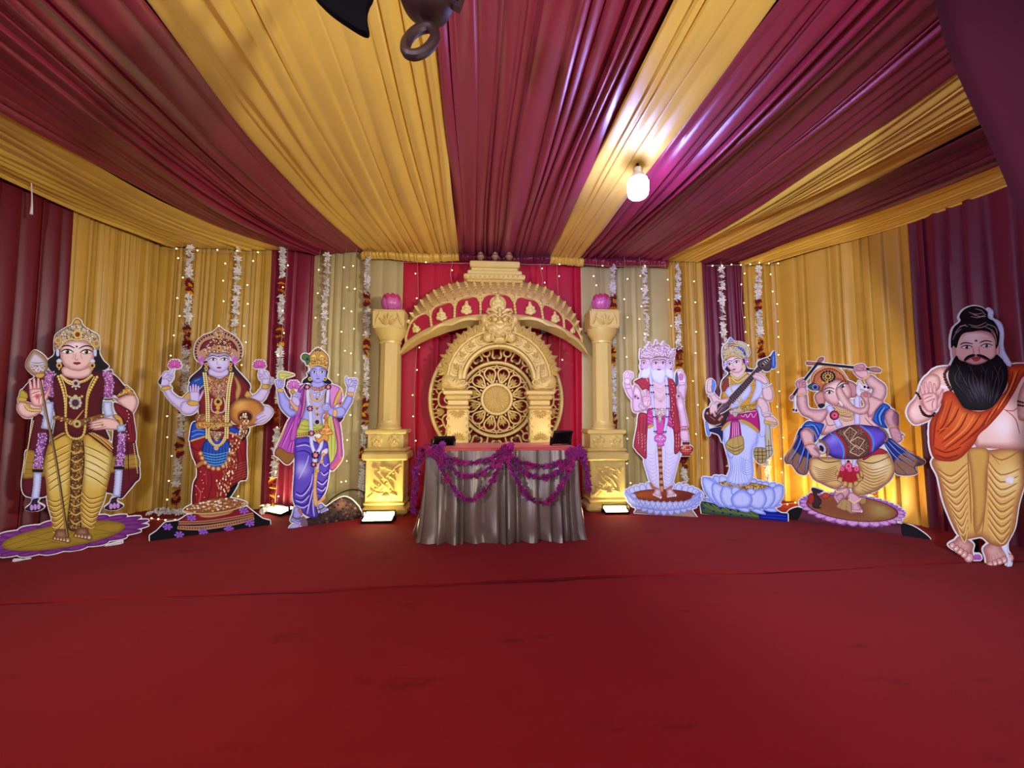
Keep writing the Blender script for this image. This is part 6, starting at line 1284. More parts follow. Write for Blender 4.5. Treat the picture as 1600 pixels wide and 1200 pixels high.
f.l('mace', [(690, 840), (690, 960), (690, 1040)], 32, (190, 120, 80), tp=1); f.s('mace', [(676, 950), (706, 950), (722, 1020), (770, 1085), (765, 1120), (700, 1135), (700, 1180), (660, 1180), (660, 1135), (610, 1110), (615, 1080), (662, 1020)], (206, 146, 84), (130, 70, 36), 20); f.ls('mace', [[(640, 1050), (690, 1062), (745, 1050)], [(612, 1098), (690, 1115), (768, 1098)], [(660, 1000), (715, 1000)]], 10, (240, 206, 130)); f.orn('mace', [(630, 1068), (750, 1068), (750, 1090), (630, 1090)], 16, JEWEL); f.fist('hand#mace', (690, 790), 84, 1.3, 1, (190, 186, 230), SE)
WG = (206, 210, 238)
strip(f, 'garland', [(470, 530), (470, 690), (495, 830), (505, 980), (510, 1180)], 50, WG, (140, 144, 190)); strip(f, 'garland', [(710, 530), (712, 620), (700, 740)], 44, WG, (140, 144, 190)); f.ls('garland', [[(690, 590), (680, 660), (672, 760)]], 9, (60, 50, 90))
def rose(c, r_): f.dots('garland', [(c[0] + r_ * 1.3 * math.cos(i * .9), c[1] + r_ * 1.2 * math.sin(i * .9)) for i in range(7)], r_ * .55, (30, 28, 44)); f.dots('garland', [c], r_, (206, 110, 140), n=10); f.dots('garland', [(c[0], c[1] + 2)], r_ * .5, (236, 170, 190)); f.dots('garland', [(c[0] - 2, c[1])], r_ * .22, (150, 40, 80))
for c in ((460, 548), (715, 548), (494, 808), (512, 1105)): rose(c, 22)
f.Lw(); strip(f, 'garland', [(465, 90), (470, 180), (505, 280)], 44, WG, (140, 144, 190)); strip(f, 'garland', [(580, 110), (570, 200), (525, 280)], 44, WG, (140, 144, 190)); strip(f, 'garland', [(500, 330), (510, 390)], 60, WG, (140, 144, 190)); rose((512, 295), 26); rose((490, 398), 18); rose((535, 398), 18)
f.s('mace', [(500, 90), (550, 110), (600, 60), (660, 90), (640, 150), (600, 130), (545, 170)], (206, 156, 84), (130, 80, 40), 14); f.s('robe/white_sash', [(580, 250), (640, 220), (645, 270), (600, 300), (590, 350), (560, 380), (540, 470), (512, 480), (520, 430), (570, 330)], (214, 206, 220), (160, 140, 150), 12, sil=False)
for c in ((595, 290), (575, 368), (530, 470)): f.s('robe/white_sash', [(c[0] - 26, c[1]), (c[0] + 5, c[1] - 28), (c[0] + 28, c[1] - 4), (c[0], c[1] + 26)], (206, 170, 110), None, 8, sm=False, sil=False)
f.finish()
# ================================================================ 4 three-faced white bearded figure
f = Fig('standee', 'printed cutout of a white-bearded three-faced figure in a red shawl on a white lotus', 'standee', (992, 804), (1089, 809), (960, 525, 7.743), (960, 670, 7.5), 2.0)
SK, SE = (222, 196, 220), (166, 112, 146)
LW, LE, LS = (206, 212, 244), (120, 136, 206), (130, 140, 206)
f.Lw()
f.s('floor_tab', [(230, 992), (262, 948), (900, 950), (978, 1058)], (176, 150, 130), (120, 100, 90), 20, sm=False)
def petals(part, T, B, w_, col=LW, edge=LE, seam=LS):
    for (tx, ty), (bx, by) in zip(T, B):
        dx, dy = tx - bx, ty - by; q = math.hypot(dx, dy); nx, ny = -dy / q * w_ / 2, dx / q * w_ / 2; k = lambda a, b: (bx + dx * a + nx * b, by + dy * a + ny * b)
        f.s(part, [k(0, .6), k(.35, 1.05), k(.72, .85), k(1, 0), k(.72, -.85), k(.35, -1.05), k(0, -.6)], col, edge, w_ * .22); f.l(part, [k(.9, 0), k(.3, .05)], w_ * .04, seam)
cx, cy = 580, 790
arcp = lambda a, rx, ry, o=0: (cx + rx * math.cos(a), cy + o + ry * math.sin(a) + 0.02 * rx * math.cos(a))
n = 15; A_ = [PI + PI * (i + .5) / n for i in range(n)]; petals('lotus_seat', [arcp(a, 470, 165) for a in A_], [arcp(a, 390, 60) for a in A_], 74)
f.s('lotus_seat', [arcp(i * 2 * PI / 24, 385, 78) for i in range(24)], (196, 116, 50), (110, 50, 34), 40, gr=(1, .3, (120, 56, 40)))
n = 15; A_ = [PI * (i + .5) / n for i in range(n)]; petals('lotus_seat', [arcp(a, 440, 215, 20) for a in A_], [arcp(a, 330, 130, 0) for a in A_], 84, (196, 202, 242), (104, 118, 200))
f.s('lotus_seat', [(125, 720), (170, 760), (260, 830), (400, 868), (580, 878), (760, 868), (900, 820), (985, 745), (1010, 770), (985, 850), (900, 920), (760, 955), (580, 970), (400, 950), (250, 915), (160, 860)], LW, LE, 44)
n = 19; 
for i in range(n):
    a = PI * (i + .5) / n; t = arcp(a, 425, 62, -2); b = arcp(a, 395, 168, 0); h = PI / n * .62; l_ = arcp(a - h, 405, 100, 0); r_ = arcp(a + h, 405, 100, 0); f.s('lotus_seat', [b, ((b[0] * .4 + l_[0] * .6), (b[1] * .4 + l_[1] * .6)), l_, t, r_, ((b[0] * .4 + r_[0] * .6), (b[1] * .4 + r_[1] * .6))], LW, LE, 16); f.l('lotus_seat', [t, b], 4, LS, sm=False)
WT, WE_ = (218, 214, 240), (170, 168, 214)
f.s('robe', [(385, -80), (690, -80), (765, 280), (735, 430), (695, 590), (665, 690), (565, 700), (545, 745), (510, 720), (480, 700), (420, 640), (372, 490), (345, 350)], WT, WE_, 40)
for s_ in (-1, 1): f.ls('robe', [[(540 + s_ * 30, 260 + i * 46), (540 + s_ * 100, 310 + i * 44), (540 + s_ * (195 - i * 8), 270 + i * 40)] for i in range(9)], 5, (176, 176, 216)); f.ls('robe', [[(540 + s_ * 40, 60), (540 + s_ * 60, 300), (540 + s_ * 40, 600)], [(540 + s_ * 110, 0), (540 + s_ * 130, 200)]], 5, (180, 180, 220))
f.l('robe/gold_border', [(415, 630), (450, 690), (520, 715)], 34, (184, 120, 80)); f.l('robe/gold_border', [(600, 720), (640, 705), (680, 670)], 34, (184, 120, 80)); f.s('robe/gold_border', [(502, 205), (552, 205), (558, 400), (566, 560), (578, 725), (545, 745), (526, 700), (520, 500), (510, 320)], (206, 160, 110), (130, 70, 50), 10, sil=False)
for i in range(7): f.s('robe/gold_border', [(508 + i * 3, 240 + i * 68), (552 + i * 3, 238 + i * 68), (555 + i * 3, 268 + i * 68), (511 + i * 3, 270 + i * 68)], (140, 70, 56), None, 6, sm=False, sil=False)
f.foot('foot#left', (510, 720), (495, 795), 100, (226, 204, 214), (150, 110, 130)); f.foot('foot#right', (640, 720), (668, 795), 100, (226, 204, 214), (150, 110, 130))
RD, RE = (176, 66, 84), (112, 28, 46)
f.s('shawl#left', [(410, -150), (290, -180), (262, -20), (225, 190), (250, 250), (292, 300), (372, 355), (378, 180), (392, -60)], RD, RE, 20); f.ls('shawl#left', [[(300, -150), (290, 40), (262, 190)], [(340, -150), (330, 60), (300, 230)], [(375, -150), (360, 60), (340, 280)]], 7, (116, 30, 50)); f.ls('shawl#left', [[(285, 40 + i * 30), (275, 60 + i * 30)] for i in range(5)] + [[(325, 60 + i * 36), (318, 84 + i * 36)] for i in range(5)] + [[(360, 80 + i * 40), (352, 106 + i * 40)] for i in range(5)], 14, (226, 190, 190), sm=False)
f.s('shawl#right', [(650, -170), (740, -160), (775, 80), (764, 250), (700, 298), (696, 120), (680, -20)], RD, RE, 18); f.ls('shawl#right', [[(700, -150), (735, 60), (720, 270)]], 7, (116, 30, 50)); f.ls('shawl#right', [[(720, 20 + i * 44), (722, 44 + i * 44)] for i in range(5)] + [[(750, 20 + i * 44), (750, 44 + i * 44)] for i in range(5)], 13, (226, 190, 190), sm=False)
f.U()
f.s('torso', [(400, 560), (520, 530), (630, 540), (690, 720), (690, 920), (400, 930), (380, 740)], (224, 196, 214), (170, 116, 146), 40)
f.s('waist_cloth', [(396, 900), (470, 890), (560, 930), (640, 890), (690, 960), (720, 1130), (640, 1090), (560, 1060), (470, 1090), (396, 1100)], (196, 70, 150), (120, 26, 90), 20); f.ls('waist_cloth', [[(400, 960), (470, 985)], [(400, 1000), (470, 1030)], [(400, 1040), (470, 1070)], [(620, 990), (690, 1000)], [(640, 1030), (700, 1060)]], 9, (240, 180, 214)); f.s('waist_cloth', [(500, 1000), (545, 1020), (595, 1000), (600, 1120), (585, 1190), (510, 1190), (490, 1120)], (206, 60, 160), (120, 20, 96), 14); f.ls('waist_cloth', [[(515 + i * 18, 1020), (512 + i * 18, 1180)] for i in range(5)], 5, (240, 190, 226)); f.s('waist_cloth', [(400, 1090), (460, 1070), (465, 1100), (410, 1125)], GO, GD, 8)
f.s('belt', [(440, 900), (550, 880), (640, 900), (620, 960), (575, 980), (565, 1050), (530, 1050), (520, 980), (480, 950)], (206, 190, 190), (130, 100, 110), 12, sil=False); f.orn('belt', [(450, 905), (550, 890), (635, 905), (570, 970), (560, 1040), (535, 1040), (520, 975)], 16, SILV)
f.Lw(); f.s('waist_cloth/tassel', [(470, 90), (535, 65), (600, 95), (595, 150), (575, 165), (578, 205), (500, 210), (500, 165), (470, 150)], (206, 120, 190), (130, 40, 110), 14); f.ls('waist_cloth/tassel', [[(480, 130), (510, 120), (535, 140)], [(545, 140), (570, 120), (595, 130)], [(510, 180), (570, 178)]], 7, (240, 210, 236)); f.dots('waist_cloth/tassel', [(535, 100)], 17, (200, 190, 180)); f.U()
for P in ([(470, 590), (545, 650), (620, 590)], [(470, 620), (550, 690), (620, 620)], [(480, 700), (550, 800), (615, 700)], [(470, 680), (550, 770), (620, 680)], [(480, 740), (560, 810), (615, 740)]): f.beads('necklace', P, 6, (214, 186, 180), (246, 236, 236), 12, (150, 100, 100))
f.dots('necklace', [(555, 795)], 18, (190, 170, 170))
f.s('arm#left', [(240, 600), (300, 640), (330, 720), (340, 800), (400, 850), (380, 900), (300, 926), (232, 920), (210, 830), (222, 700)], SK, SE, 30, hl=(265, 690, 70, (240, 220, 236))); f.dots('armlet', [(250, 740)], 34, (200, 170, 186), n=12); f.dots('armlet', [(250, 740), (285, 760)], 14, (120, 80, 100)); f.s('arm#upper_left', [(112, 570), (180, 580), (222, 670), (226, 780), (200, 770), (150, 700)], SK, SE, 20); f.fist('hand#upper_left', (165, 490), 100, .25, 1, (232, 214, 232), SE); f.s('hand#upper_left', [(125, 580), (130, 520), (190, 530), (180, 590)], (232, 214, 232), SE, 14); f.l('bracelet', [(120, 600), (190, 600)], 12, (200, 170, 190), tp=1); f.l('bracelet', [(122, 645), (198, 640)], 14, (190, 160, 180), tp=1)
f.s('shawl#shoulder', [(236, 562), (320, 515), (412, 488), (432, 560), (424, 640), (422, 740), (404, 760), (392, 650), (330, 660), (290, 600)], RD, RE, 20); f.ls('shawl#shoulder', [[(280, 545), (350, 600)], [(330, 520), (380, 610)], [(380, 510), (410, 640)]], 8, (120, 30, 54)); f.beads('shawl#shoulder', [(240, 575), (290, 620), (330, 670)], 8, (226, 206, 190), None, 16); f.l('shawl#shoulder', [(385, 520), (400, 560)], 22, (206, 190, 150))
f.hand('hand#blessing', (388, 790), 112, .06, 1, (230, 204, 220), (170, 96, 140), palm=True); f.s('bracelet', [(286, 850), (310, 815), (345, 850), (380, 880), (360, 905), (310, 890)], (214, 190, 206), (130, 90, 110), 10)
f.s('shawl#front', [(608, 490), (680, 512), (735, 590), (755, 720), (772, 950), (795, 1130), (730, 1190), (700, 1100), (670, 900), (660, 700), (622, 560)], RD, RE, 22); f.ls('shawl#front', [[(660, 540), (700, 720), (730, 1100)], [(690, 560), (730, 800), (760, 1100)]], 7, (120, 30, 54)); f.dots('shawl#front', [(700 + 14 * math.sin(i * 2), 580 + 36 * i) for i in range(16)], 5, (240, 216, 216))
f.s('arm#right', [(752, 740), (790, 700), (826, 780), (848, 880), (872, 1000), (884, 1110), (800, 1130), (785, 1020), (765, 900), (748, 820)], SK, SE, 26, hl=(800, 850, 60, (240, 216, 232))); f.dots('armlet', [(772, 735)], 34, (200, 170, 186), n=12, ry=44); f.dots('armlet', [(772, 735)], 14, (110, 80, 100)); f.l('bracelet', [(795, 1105), (885, 1100)], 12, (190, 90, 110), tp=1); f.l('bracelet', [(800, 1140), (885, 1136)], 10, (190, 90, 110), tp=1)
f.s('arm#upper_right', [(768, 610), (858, 600), (852, 700), (832, 790), (790, 700), (762, 690)], SK, SE, 20); f.s('hand#upper_right', [(740, 450), (770, 420), (815, 432), (850, 490), (858, 590), (775, 600), (755, 560)], (232, 214, 232), SE, 18); f.s('hand#upper_right', [(780, 470), (810, 460), (830, 490), (820, 540), (790, 545), (775, 510)], (206, 140, 196), SE, 10, sil=False); f.ls('hand#upper_right', [[(785, 480), (825, 490)], [(782, 505), (828, 510)], [(785, 530), (820, 530)]], 5, (150, 70, 130)); f.s('book', [(735, 470), (758, 455), (772, 560), (748, 620), (732, 560)], (90, 104, 130), (50, 56, 76), 8); f.ls('bracelet#double', [[(768, 575), (860, 572)], [(768, 600), (856, 602)]], 8, (190, 160, 180), tp=1)
# three heads
f.s('head#left', [(318, 300), (420, 285), (440, 400), (430, 500), (330, 505), (308, 480), (325, 430), (308, 400), (322, 380), (302, 368), (318, 340)], (216, 188, 214), (160, 120, 160), 20); f.eye('head#left/eye', (352, 338), 26, 12); f.s('head#left/beard', [(322, 400), (350, 392), (372, 400), (400, 380), (425, 320), (432, 500), (310, 508), (318, 450)], (220, 222, 246), (170, 176, 220), 20); f.s('head#left/mouth', [(322, 406), (345, 404), (350, 416), (325, 420)], (180, 90, 130), None, 5, sil=False)
f.s('head#right', [(618, 290), (700, 290), (706, 340), (716, 372), (700, 385), (704, 430), (712, 520), (640, 510), (612, 400)], (216, 188, 214), (160, 120, 160), 20); f.eye('head#right/eye', (668, 340), 24, 12); f.s('head#right/beard', [(615, 330), (640, 380), (662, 402), (690, 396), (700, 430), (712, 525), (650, 510), (610, 470)], (220, 222, 246), (170, 176, 220), 20); f.s('head#right/mouth', [(668, 404), (692, 402), (690, 420), (668, 418)], (180, 90, 130), None, 5, sil=False)
f.s('head#center', [(440, 340), (462, 296), (530, 282), (600, 290), (622, 340), (620, 440), (590, 500), (470, 500), (442, 440)], (224, 194, 216), (170, 122, 160), 26); f.eye('head#center/eye#l', (496, 338), 34, 15, (70, 40, 70)); f.eye('head#center/eye#r', (582, 336), 34, 15, (70, 40, 70))
f.s('head#center/beard', [(436, 360), (455, 410), (495, 402), (520, 388), (535, 396), (552, 388), (578, 402), (610, 400), (622, 350), (618, 470), (602, 540), (575, 582), (545, 592), (505, 572), (465, 540), (440, 470)], (222, 224, 248), (180, 184, 226), 30); f.ls('head#center/beard', [[(480 + i * 22, 440), (490 + i * 18, 510), (515 + i * 8, 570)] for i in range(6)], 4, (196, 200, 234)); nose_mouth(f, 'head#center/mouth', (536, 384), (534, 414), 46, (170, 120, 160), (190, 90, 140)); f.ls('head#center', [[(515, 290), (540, 282), (570, 290)], [(512, 300), (540, 294), (572, 300)]], 4, (190, 130, 140))
CR, CE = (206, 188, 206), (150, 100, 120)
def crown3(part, P): f.s(part, P, CR, CE, 16); f.orn(part, P, 17, [(222, 206, 216), (186, 140, 130), (150, 110, 140), (236, 226, 236)])
crown3('crown#left', [(306, 285), (304, 240), (312, 165), (340, 190), (368, 160), (395, 140), (422, 85), (445, 120), (472, 140), (450, 200), (432, 285), (370, 275)]); crown3('crown#right', [(632, 275), (622, 190), (565, 135), (592, 70), (612, 115), (668, 140), (690, 185), (730, 165), (728, 240), (718, 285), (680, 262)])
crown3('crown#center', [(430, 288), (424, 215), (450, 165), (475, 130), (500, 55), (525, 95), (560, 130), (605, 165), (630, 215), (632, 275), (590, 262), (530, 258), (470, 272)]); f.ls('crown#center', [[(455, 150), (500, 135), (560, 140)], [(440, 285), (530, 262), (630, 275)], [(470, 125), (505, 118), (545, 122)]], 8, (170, 110, 110)); f.ls('crown#left', [[(385, 140), (420, 130), (460, 140)], [(310, 280), (370, 276), (430, 288)]], 7, (170, 110, 110)); f.ls('crown#right', [[(575, 138), (610, 130), (665, 142)], [(640, 275), (720, 284)]], 7, (170, 110, 110))
strip(f, 'garland', [(425, 480), (445, 620), (460, 800), (480, 1000), (492, 1170)], 36, (216, 218, 244), (150, 156, 206)); strip(f, 'garland', [(618, 500), (632, 640), (640, 800), (630, 1000), (600, 1170)], 36, (216, 218, 244), (150, 156, 206))
for c in ((446, 605), (455, 690), (468, 885), (478, 985), (490, 1160), (628, 612), (636, 712), (642, 885), (640, 985), (604, 1165)): f.dots('garland', [(c[0] - 12, c[1]), (c[0] + 12, c[1])], 11, (36, 66, 74)); f.dots('garland', [(c[0], c[1] + 22)], 8, (206, 120, 190))
f.Lw(); f.s('hand#pot', [(770, 30), (850, 25), (866, 100), (870, 165), (845, 150), (835, 165), (815, 150), (800, 168), (785, 140), (768, 110)], (226, 198, 218), SE, 16); f.ls('hand#pot', [[(800, 110), (800, 160)], [(822, 100), (822, 150)], [(845, 100), (842, 150)]], 5, SE); f.s('water_pot', [(790, 165), (875, 165), (870, 190), (915, 225), (912, 270), (880, 300), (890, 318), (780, 318), (790, 300), (760, 265), (765, 220), (795, 190)], (176, 74, 62), (104, 30, 30), 24, hl=(810, 225, 60, (226, 160, 140))); f.l('water_pot', [(795, 172), (875, 172)], 16, (60, 30, 30), tp=1); f.l('water_pot', [(785, 200), (880, 200)], 10, (216, 170, 150), tp=1); f.l('water_pot', [(775, 270), (900, 270)], 9, (216, 160, 140)); f.orn('water_pot', [(780, 220), (895, 220), (890, 255), (785, 255)], 18, [(226, 190, 180), (140, 50, 50)])
f.finish()
# ================================================================ 5 lute player
f = Fig('standee', 'printed cutout of a lute player in a white and pink robe on a white lotus', 'standee', (1096, 804), (1230, 816), (1085, 520, 7.5), (1085, 660, 7.056), 2.0)
SK, SE = (230, 204, 206), (160, 112, 120)
LW, LE = (198, 210, 250), (110, 130, 214)
f.Lw()
f.s('feather_panel', [(58, 872), (140, 880), (300, 920), (640, 960), (760, 1000), (740, 1080), (400, 1045), (80, 1012)], (84, 104, 62), (40, 56, 40), 30, sm=False); f.ls('feather_panel', [[(70 + i * 55, 880 + i * 8), (150 + i * 55, 940 + i * 9), (260 + i * 52, 990 + i * 7)] for i in range(10)], 9, (124, 140, 70)); f.ls('feather_panel', [[(80 + i * 60, 930 + i * 8), (160 + i * 60, 980 + i * 7)] for i in range(9)], 7, (50, 70, 60))
f.s('feather_panel', [(700, 1000), (800, 960), (920, 985), (960, 1005), (1028, 1010), (1030, 1108), (720, 1075)], (22, 36, 150), (10, 14, 80), 20, sm=False); f.ls('feather_panel', [[(730, 1050), (880, 1060), (1020, 1070)], [(740, 1020), (900, 1030), (1010, 1040)]], 8, (50, 80, 200))
for c in ((120, 890), (180, 912), (288, 952), (210, 985), (398, 970), (400, 1020), (484, 985), (600, 1055), (100, 950), (310, 1005), (520, 1030)): f.dots('feather_panel', [c], 17, (30, 80, 130), 14); f.dots('feather_panel', [c], 9, (14, 20, 70), 7)
for P in ([(110, 855), (200, 850), (460, 935), (440, 965), (300, 925)], [(460, 950), (540, 930), (612, 965), (590, 998), (520, 985)], [(610, 965), (700, 955), (770, 990), (782, 1022), (690, 1008)], [(740, 955), (830, 930), (890, 955), (916, 990), (820, 990)], [(800, 925), (880, 895), (955, 912), (920, 935), (850, 945)], [(70, 1010 - 170), (130, 838), (180, 870), (110, 868)]): f.s('lotus_seat', P, LW, LE, 22)
for t, b, w_ in (((120, 610), (260, 780), 110), ((215, 592), (320, 740), 120), ((285, 590), (360, 720), 110), ((660, 622), (640, 760), 130), ((735, 648), (700, 760), 120), ((800, 655), (760, 760), 110), ((890, 668), (820, 770), 90), ((940, 685), (880, 790), 80), ((160, 612), (250, 760), 100)): petals('lotus_seat', [t], [b], w_, LW, LE, (150, 166, 230))
f.s('lotus_seat', [(240, 690), (330, 655), (560, 660), (760, 690), (860, 730), (760, 790), (500, 780), (320, 740)], (186, 160, 90), (110, 80, 50), 24); f.orn('lotus_seat', [(260, 690), (340, 660), (560, 670), (840, 730), (740, 780), (500, 770)], 22, [(206, 180, 100), (130, 90, 60), (226, 206, 150), (80, 50, 50)])
f.s('lotus_seat', [(330, 800), (520, 760), (760, 780), (900, 790), (860, 900), (700, 942), (520, 945), (380, 915), (300, 870)], (176, 186, 236), (130, 146, 220), 30)
SKT = (202, 212, 250)
f.s('skirt', [(300, 100), (400, -20), (690, 60), (705, 150), (690, 220), (640, 330), (652, 560), (622, 660), (560, 700), (430, 702), (348, 655), (392, 500), (352, 330), (322, 220)], SKT, (136, 152, 220), 44); f.ls('skirt', [[(420 + i * 26, 380), (420 + i * 22, 520), (370 + i * 40, 680)] for i in range(7)], 5, (136, 150, 216)); f.ls('skirt', [[(500, 380 + i * 24), (570, 430 + i * 26), (640, 380 + i * 30)] for i in range(7)] + [[(352, 330 + i * 14), (400, 390 + i * 10), (440, 360)] for i in range(3)], 5, (140, 154, 220)); f.orn('skirt', [(340, 635), (440, 680), (600, 675), (600, 695), (430, 702), (335, 655)], 20, [(90, 90, 130), (206, 190, 150), (130, 120, 150)], 6); f.orn('skirt', [(320, 660), (440, 695), (600, 690), (590, 720), (440, 730), (330, 690)], 18, [(190, 160, 90), (110, 76, 60)])
for t, b, w_ in (((90, 608), (330, 905), 170), ((205, 672), (365, 915), 170), ((968, 695), (800, 930), 170), ((322, 700), (420, 925), 180), ((860, 722), (730, 935), 190), ((742, 738), (660, 945), 190), ((430, 715), (470, 800), 100), ((630, 730), (620, 800), 90), ((520, 740), (520, 945), 230)): petals('lotus_seat#front', [t], [b], w_, LW, LE, (160, 176, 236))
for s_ in (0,):
    f.s('shawl_end#a', [(700, 60), (760, 40), (790, 230), (790, 320), (770, 370), (790, 430), (750, 460), (700, 450), (655, 370), (660, 300), (690, 200)], SKT, (140, 150, 210), 24); f.s('shawl_end#b', [(770, 30), (830, 40), (850, 250), (862, 340), (830, 390), (790, 400), (780, 260)], (196, 196, 170), (120, 120, 100), 20); f.s('shawl_end#a', [(655, 300), (700, 280), (790, 300), (790, 430), (750, 458), (700, 450), (655, 385)], (176, 166, 110), (100, 76, 60), 14, sil=False); f.ls('shawl_end#a', [[(655, 330), (790, 330)], [(658, 370), (790, 368)], [(690, 410), (780, 408)], [(700, 290), (700, 450)], [(745, 290), (748, 450)]], 8, (110, 40, 50), tp=1); f.ls('shawl_end#b', [[(780, 270), (852, 260)], [(782, 320), (860, 310)], [(815, 200), (822, 390)]], 7, (110, 50, 50), tp=1)
f.U()
f.s('hair', [(360, 300), (345, 420), (400, 480), (330, 560), (310, 640), (340, 640), (430, 500), (600, 470), (690, 470), (720, 440), (620, 420), (570, 300)], (40, 30, 60), (60, 50, 90), 16); f.s('hair', [(150, 1150), (270, 1110), (330, 1130), (325, 1290), (280, 1200)], (40, 40, 90), None, 10)
f.s('blouse', [(320, 700), (312, 620), (350, 560), (430, 490), (600, 470), (720, 560), (745, 640), (740, 720), (700, 880), (430, 930), (390, 800), (310, 780)], (206, 166, 70), (130, 90, 40), 30); f.s('blouse', [(322, 640), (350, 570), (400, 540), (410, 640), (340, 700)], (150, 70, 60), (100, 40, 40), 14); f.ls('blouse', [[(610, 720), (720, 690)], [(615, 780), (700, 760)], [(640, 640), (740, 610)], [(370, 640), (430, 610)], [(345, 690), (420, 660)]], 12, (150, 80, 60))
f.s('white_drape', [(360, 700), (400, 640), (460, 620), (640, 600), (660, 700), (590, 800), (500, 870), (430, 890), (420, 780), (380, 740)], (206, 214, 250), (150, 160, 220), 26, sil=False); f.ls('white_drape', [[(440, 700), (520, 760), (620, 640)], [(430, 860), (520, 830), (600, 750)]], 6, (160, 170, 226)); f.s('white_drape#shoulder', [(720, 560), (790, 590), (800, 680), (760, 760), (700, 810), (650, 830), (690, 720), (715, 640)], (206, 214, 250), (150, 160, 220), 22); f.s('white_drape#side', [(730, 830), (780, 860), (830, 980), (830, 1200), (760, 1210), (740, 1000)], (200, 208, 246), (140, 150, 216), 18)
f.s('arm#lower_right', [(745, 770), (800, 770), (860, 840), (880, 940), (890, 985), (800, 990), (770, 900), (730, 850)], SK, SE, 22); f.s('hand#lower_right', [(820, 1000), (900, 985), (960, 1030), (972, 1080), (920, 1110), (840, 1070)], SK, SE, 18); f.ls('hand#lower_right', [[(850, 1020), (950, 1030)], [(840, 1050), (960, 1060)]], 6, SE); f.s('book', [(812, 1030), (850, 1035), (930, 1050), (965, 1060), (965, 1085), (860, 1080), (815, 1070)], (206, 190, 110), (130, 100, 60), 10); f.beads('bracelet', [(800, 955), (850, 945), (905, 950)], 11, (196, 190, 206), (240, 240, 250), 16)
f.s('hip_cloth', [(395, 910), (470, 960), (600, 940), (725, 900), (765, 1060), (755, 1180), (640, 1100), (520, 1030), (440, 1030), (380, 1090), (315, 1160), (320, 1100), (390, 1010)], (180, 44, 130), (106, 14, 76), 24); f.l('hip_cloth', [(530, 1030), (640, 1080), (755, 1170)], 42, (196, 170, 70)); f.l('hip_cloth', [(420, 1050), (370, 1090), (320, 1150)], 34, (196, 170, 70)); f.ls('hip_cloth', [[(540, 970), (570, 990), (600, 960), (620, 1000), (660, 950), (690, 1000), (730, 940)], [(540, 950), (640, 930), (730, 920)]], 8, (226, 200, 226))
f.s('belt', [(410, 910), (500, 880), (640, 850), (715, 850), (715, 900), (600, 930), (500, 960), (420, 950)], (196, 166, 90), GD, 12); f.orn('belt', [(420, 910), (640, 860), (710, 860), (600, 920), (430, 945)], 17, JEWEL); f.dots('belt', [(480, 920), (440, 940), (520, 910)], 24, (200, 190, 190), n=10); f.s('belt', [(440, 940), (510, 940), (490, 990), (460, 990)], (190, 180, 170), GD, 8, sil=False)
f.Lw(); f.s('pleat_fan', [(405, -10), (490, -10), (520, 150), (545, 270), (528, 320), (468, 362), (410, 345), (345, 275), (385, 160)], (176, 50, 130), (106, 20, 80), 18); f.ls('pleat_fan', [[(425 + i * 18, 0), (420 + i * 22, 140), (400 + i * 34, 300)] for i in range(4)], 9, (226, 170, 214)); f.s('pleat_fan', [(380, 190), (520, 150), (548, 270), (528, 322), (468, 365), (408, 348), (340, 275)], (190, 170, 100), (110, 90, 50), 16, sil=False); f.ls('pleat_fan', [[(355, 245), (440, 290), (540, 250)], [(365, 290), (440, 325), (535, 290)], [(420, 230), (430, 350)], [(490, 220), (490, 350)]], 7, (70, 50, 40)); f.ls('pleat_fan', [[(430, 150), (430, 240)], [(470, 150), (480, 240)]], 14, (190, 90, 150)); f.U()
f.s('neck', [(450, 450), (560, 430), (590, 490), (560, 540), (460, 540), (430, 500)], SK, SE, 18)
for P in ([(430, 500), (500, 550), (600, 480)], [(440, 540), (510, 590), (620, 510)]): f.beads('necklace', P, 13, (206, 190, 120), GL, 20)
f.beads('necklace', [(410, 540), (420, 640), (470, 740), (540, 770), (550, 820)], 11, (206, 196, 150), GL); f.beads('necklace', [(500, 800), (540, 830), (520, 870)], 10, (200, 190, 170), GL)
f.s('head', [(364, 355), (385, 310), (430, 288), (490, 280), (545, 300), (572, 350), (570, 420), (545, 462), (500, 482), (455, 474), (415, 440), (380, 400)], SK, (176, 122, 126), 26, hl=(440, 330, 90, (242, 222, 226))); f.eye('head/eye#l', (408, 376), 32, 14, tilt=-.25); f.eye('head/eye#r', (490, 350), 36, 15, tilt=-.2); nose_mouth(f, 'head/mouth', (458, 405), (462, 436), 40, (180, 124, 130), (190, 80, 96), -.2); f.dots('head', [(430, 338)], 7, (60, 20, 30)); f.l('head', [(440, 360), (445, 390), (440, 405)], 5, (190, 150, 150))
f.s('head/ear_ornament', [(560, 350), (585, 370), (575, 400), (560, 400)], GO, GD, 8, sil=False); f.dots('head/ear_ornament', [(580, 425), (578, 400)], 20, (220, 206, 150), n=10); f.dots('head/ear_ornament', [(580, 450), (425, 470)], 14, (220, 206, 160))
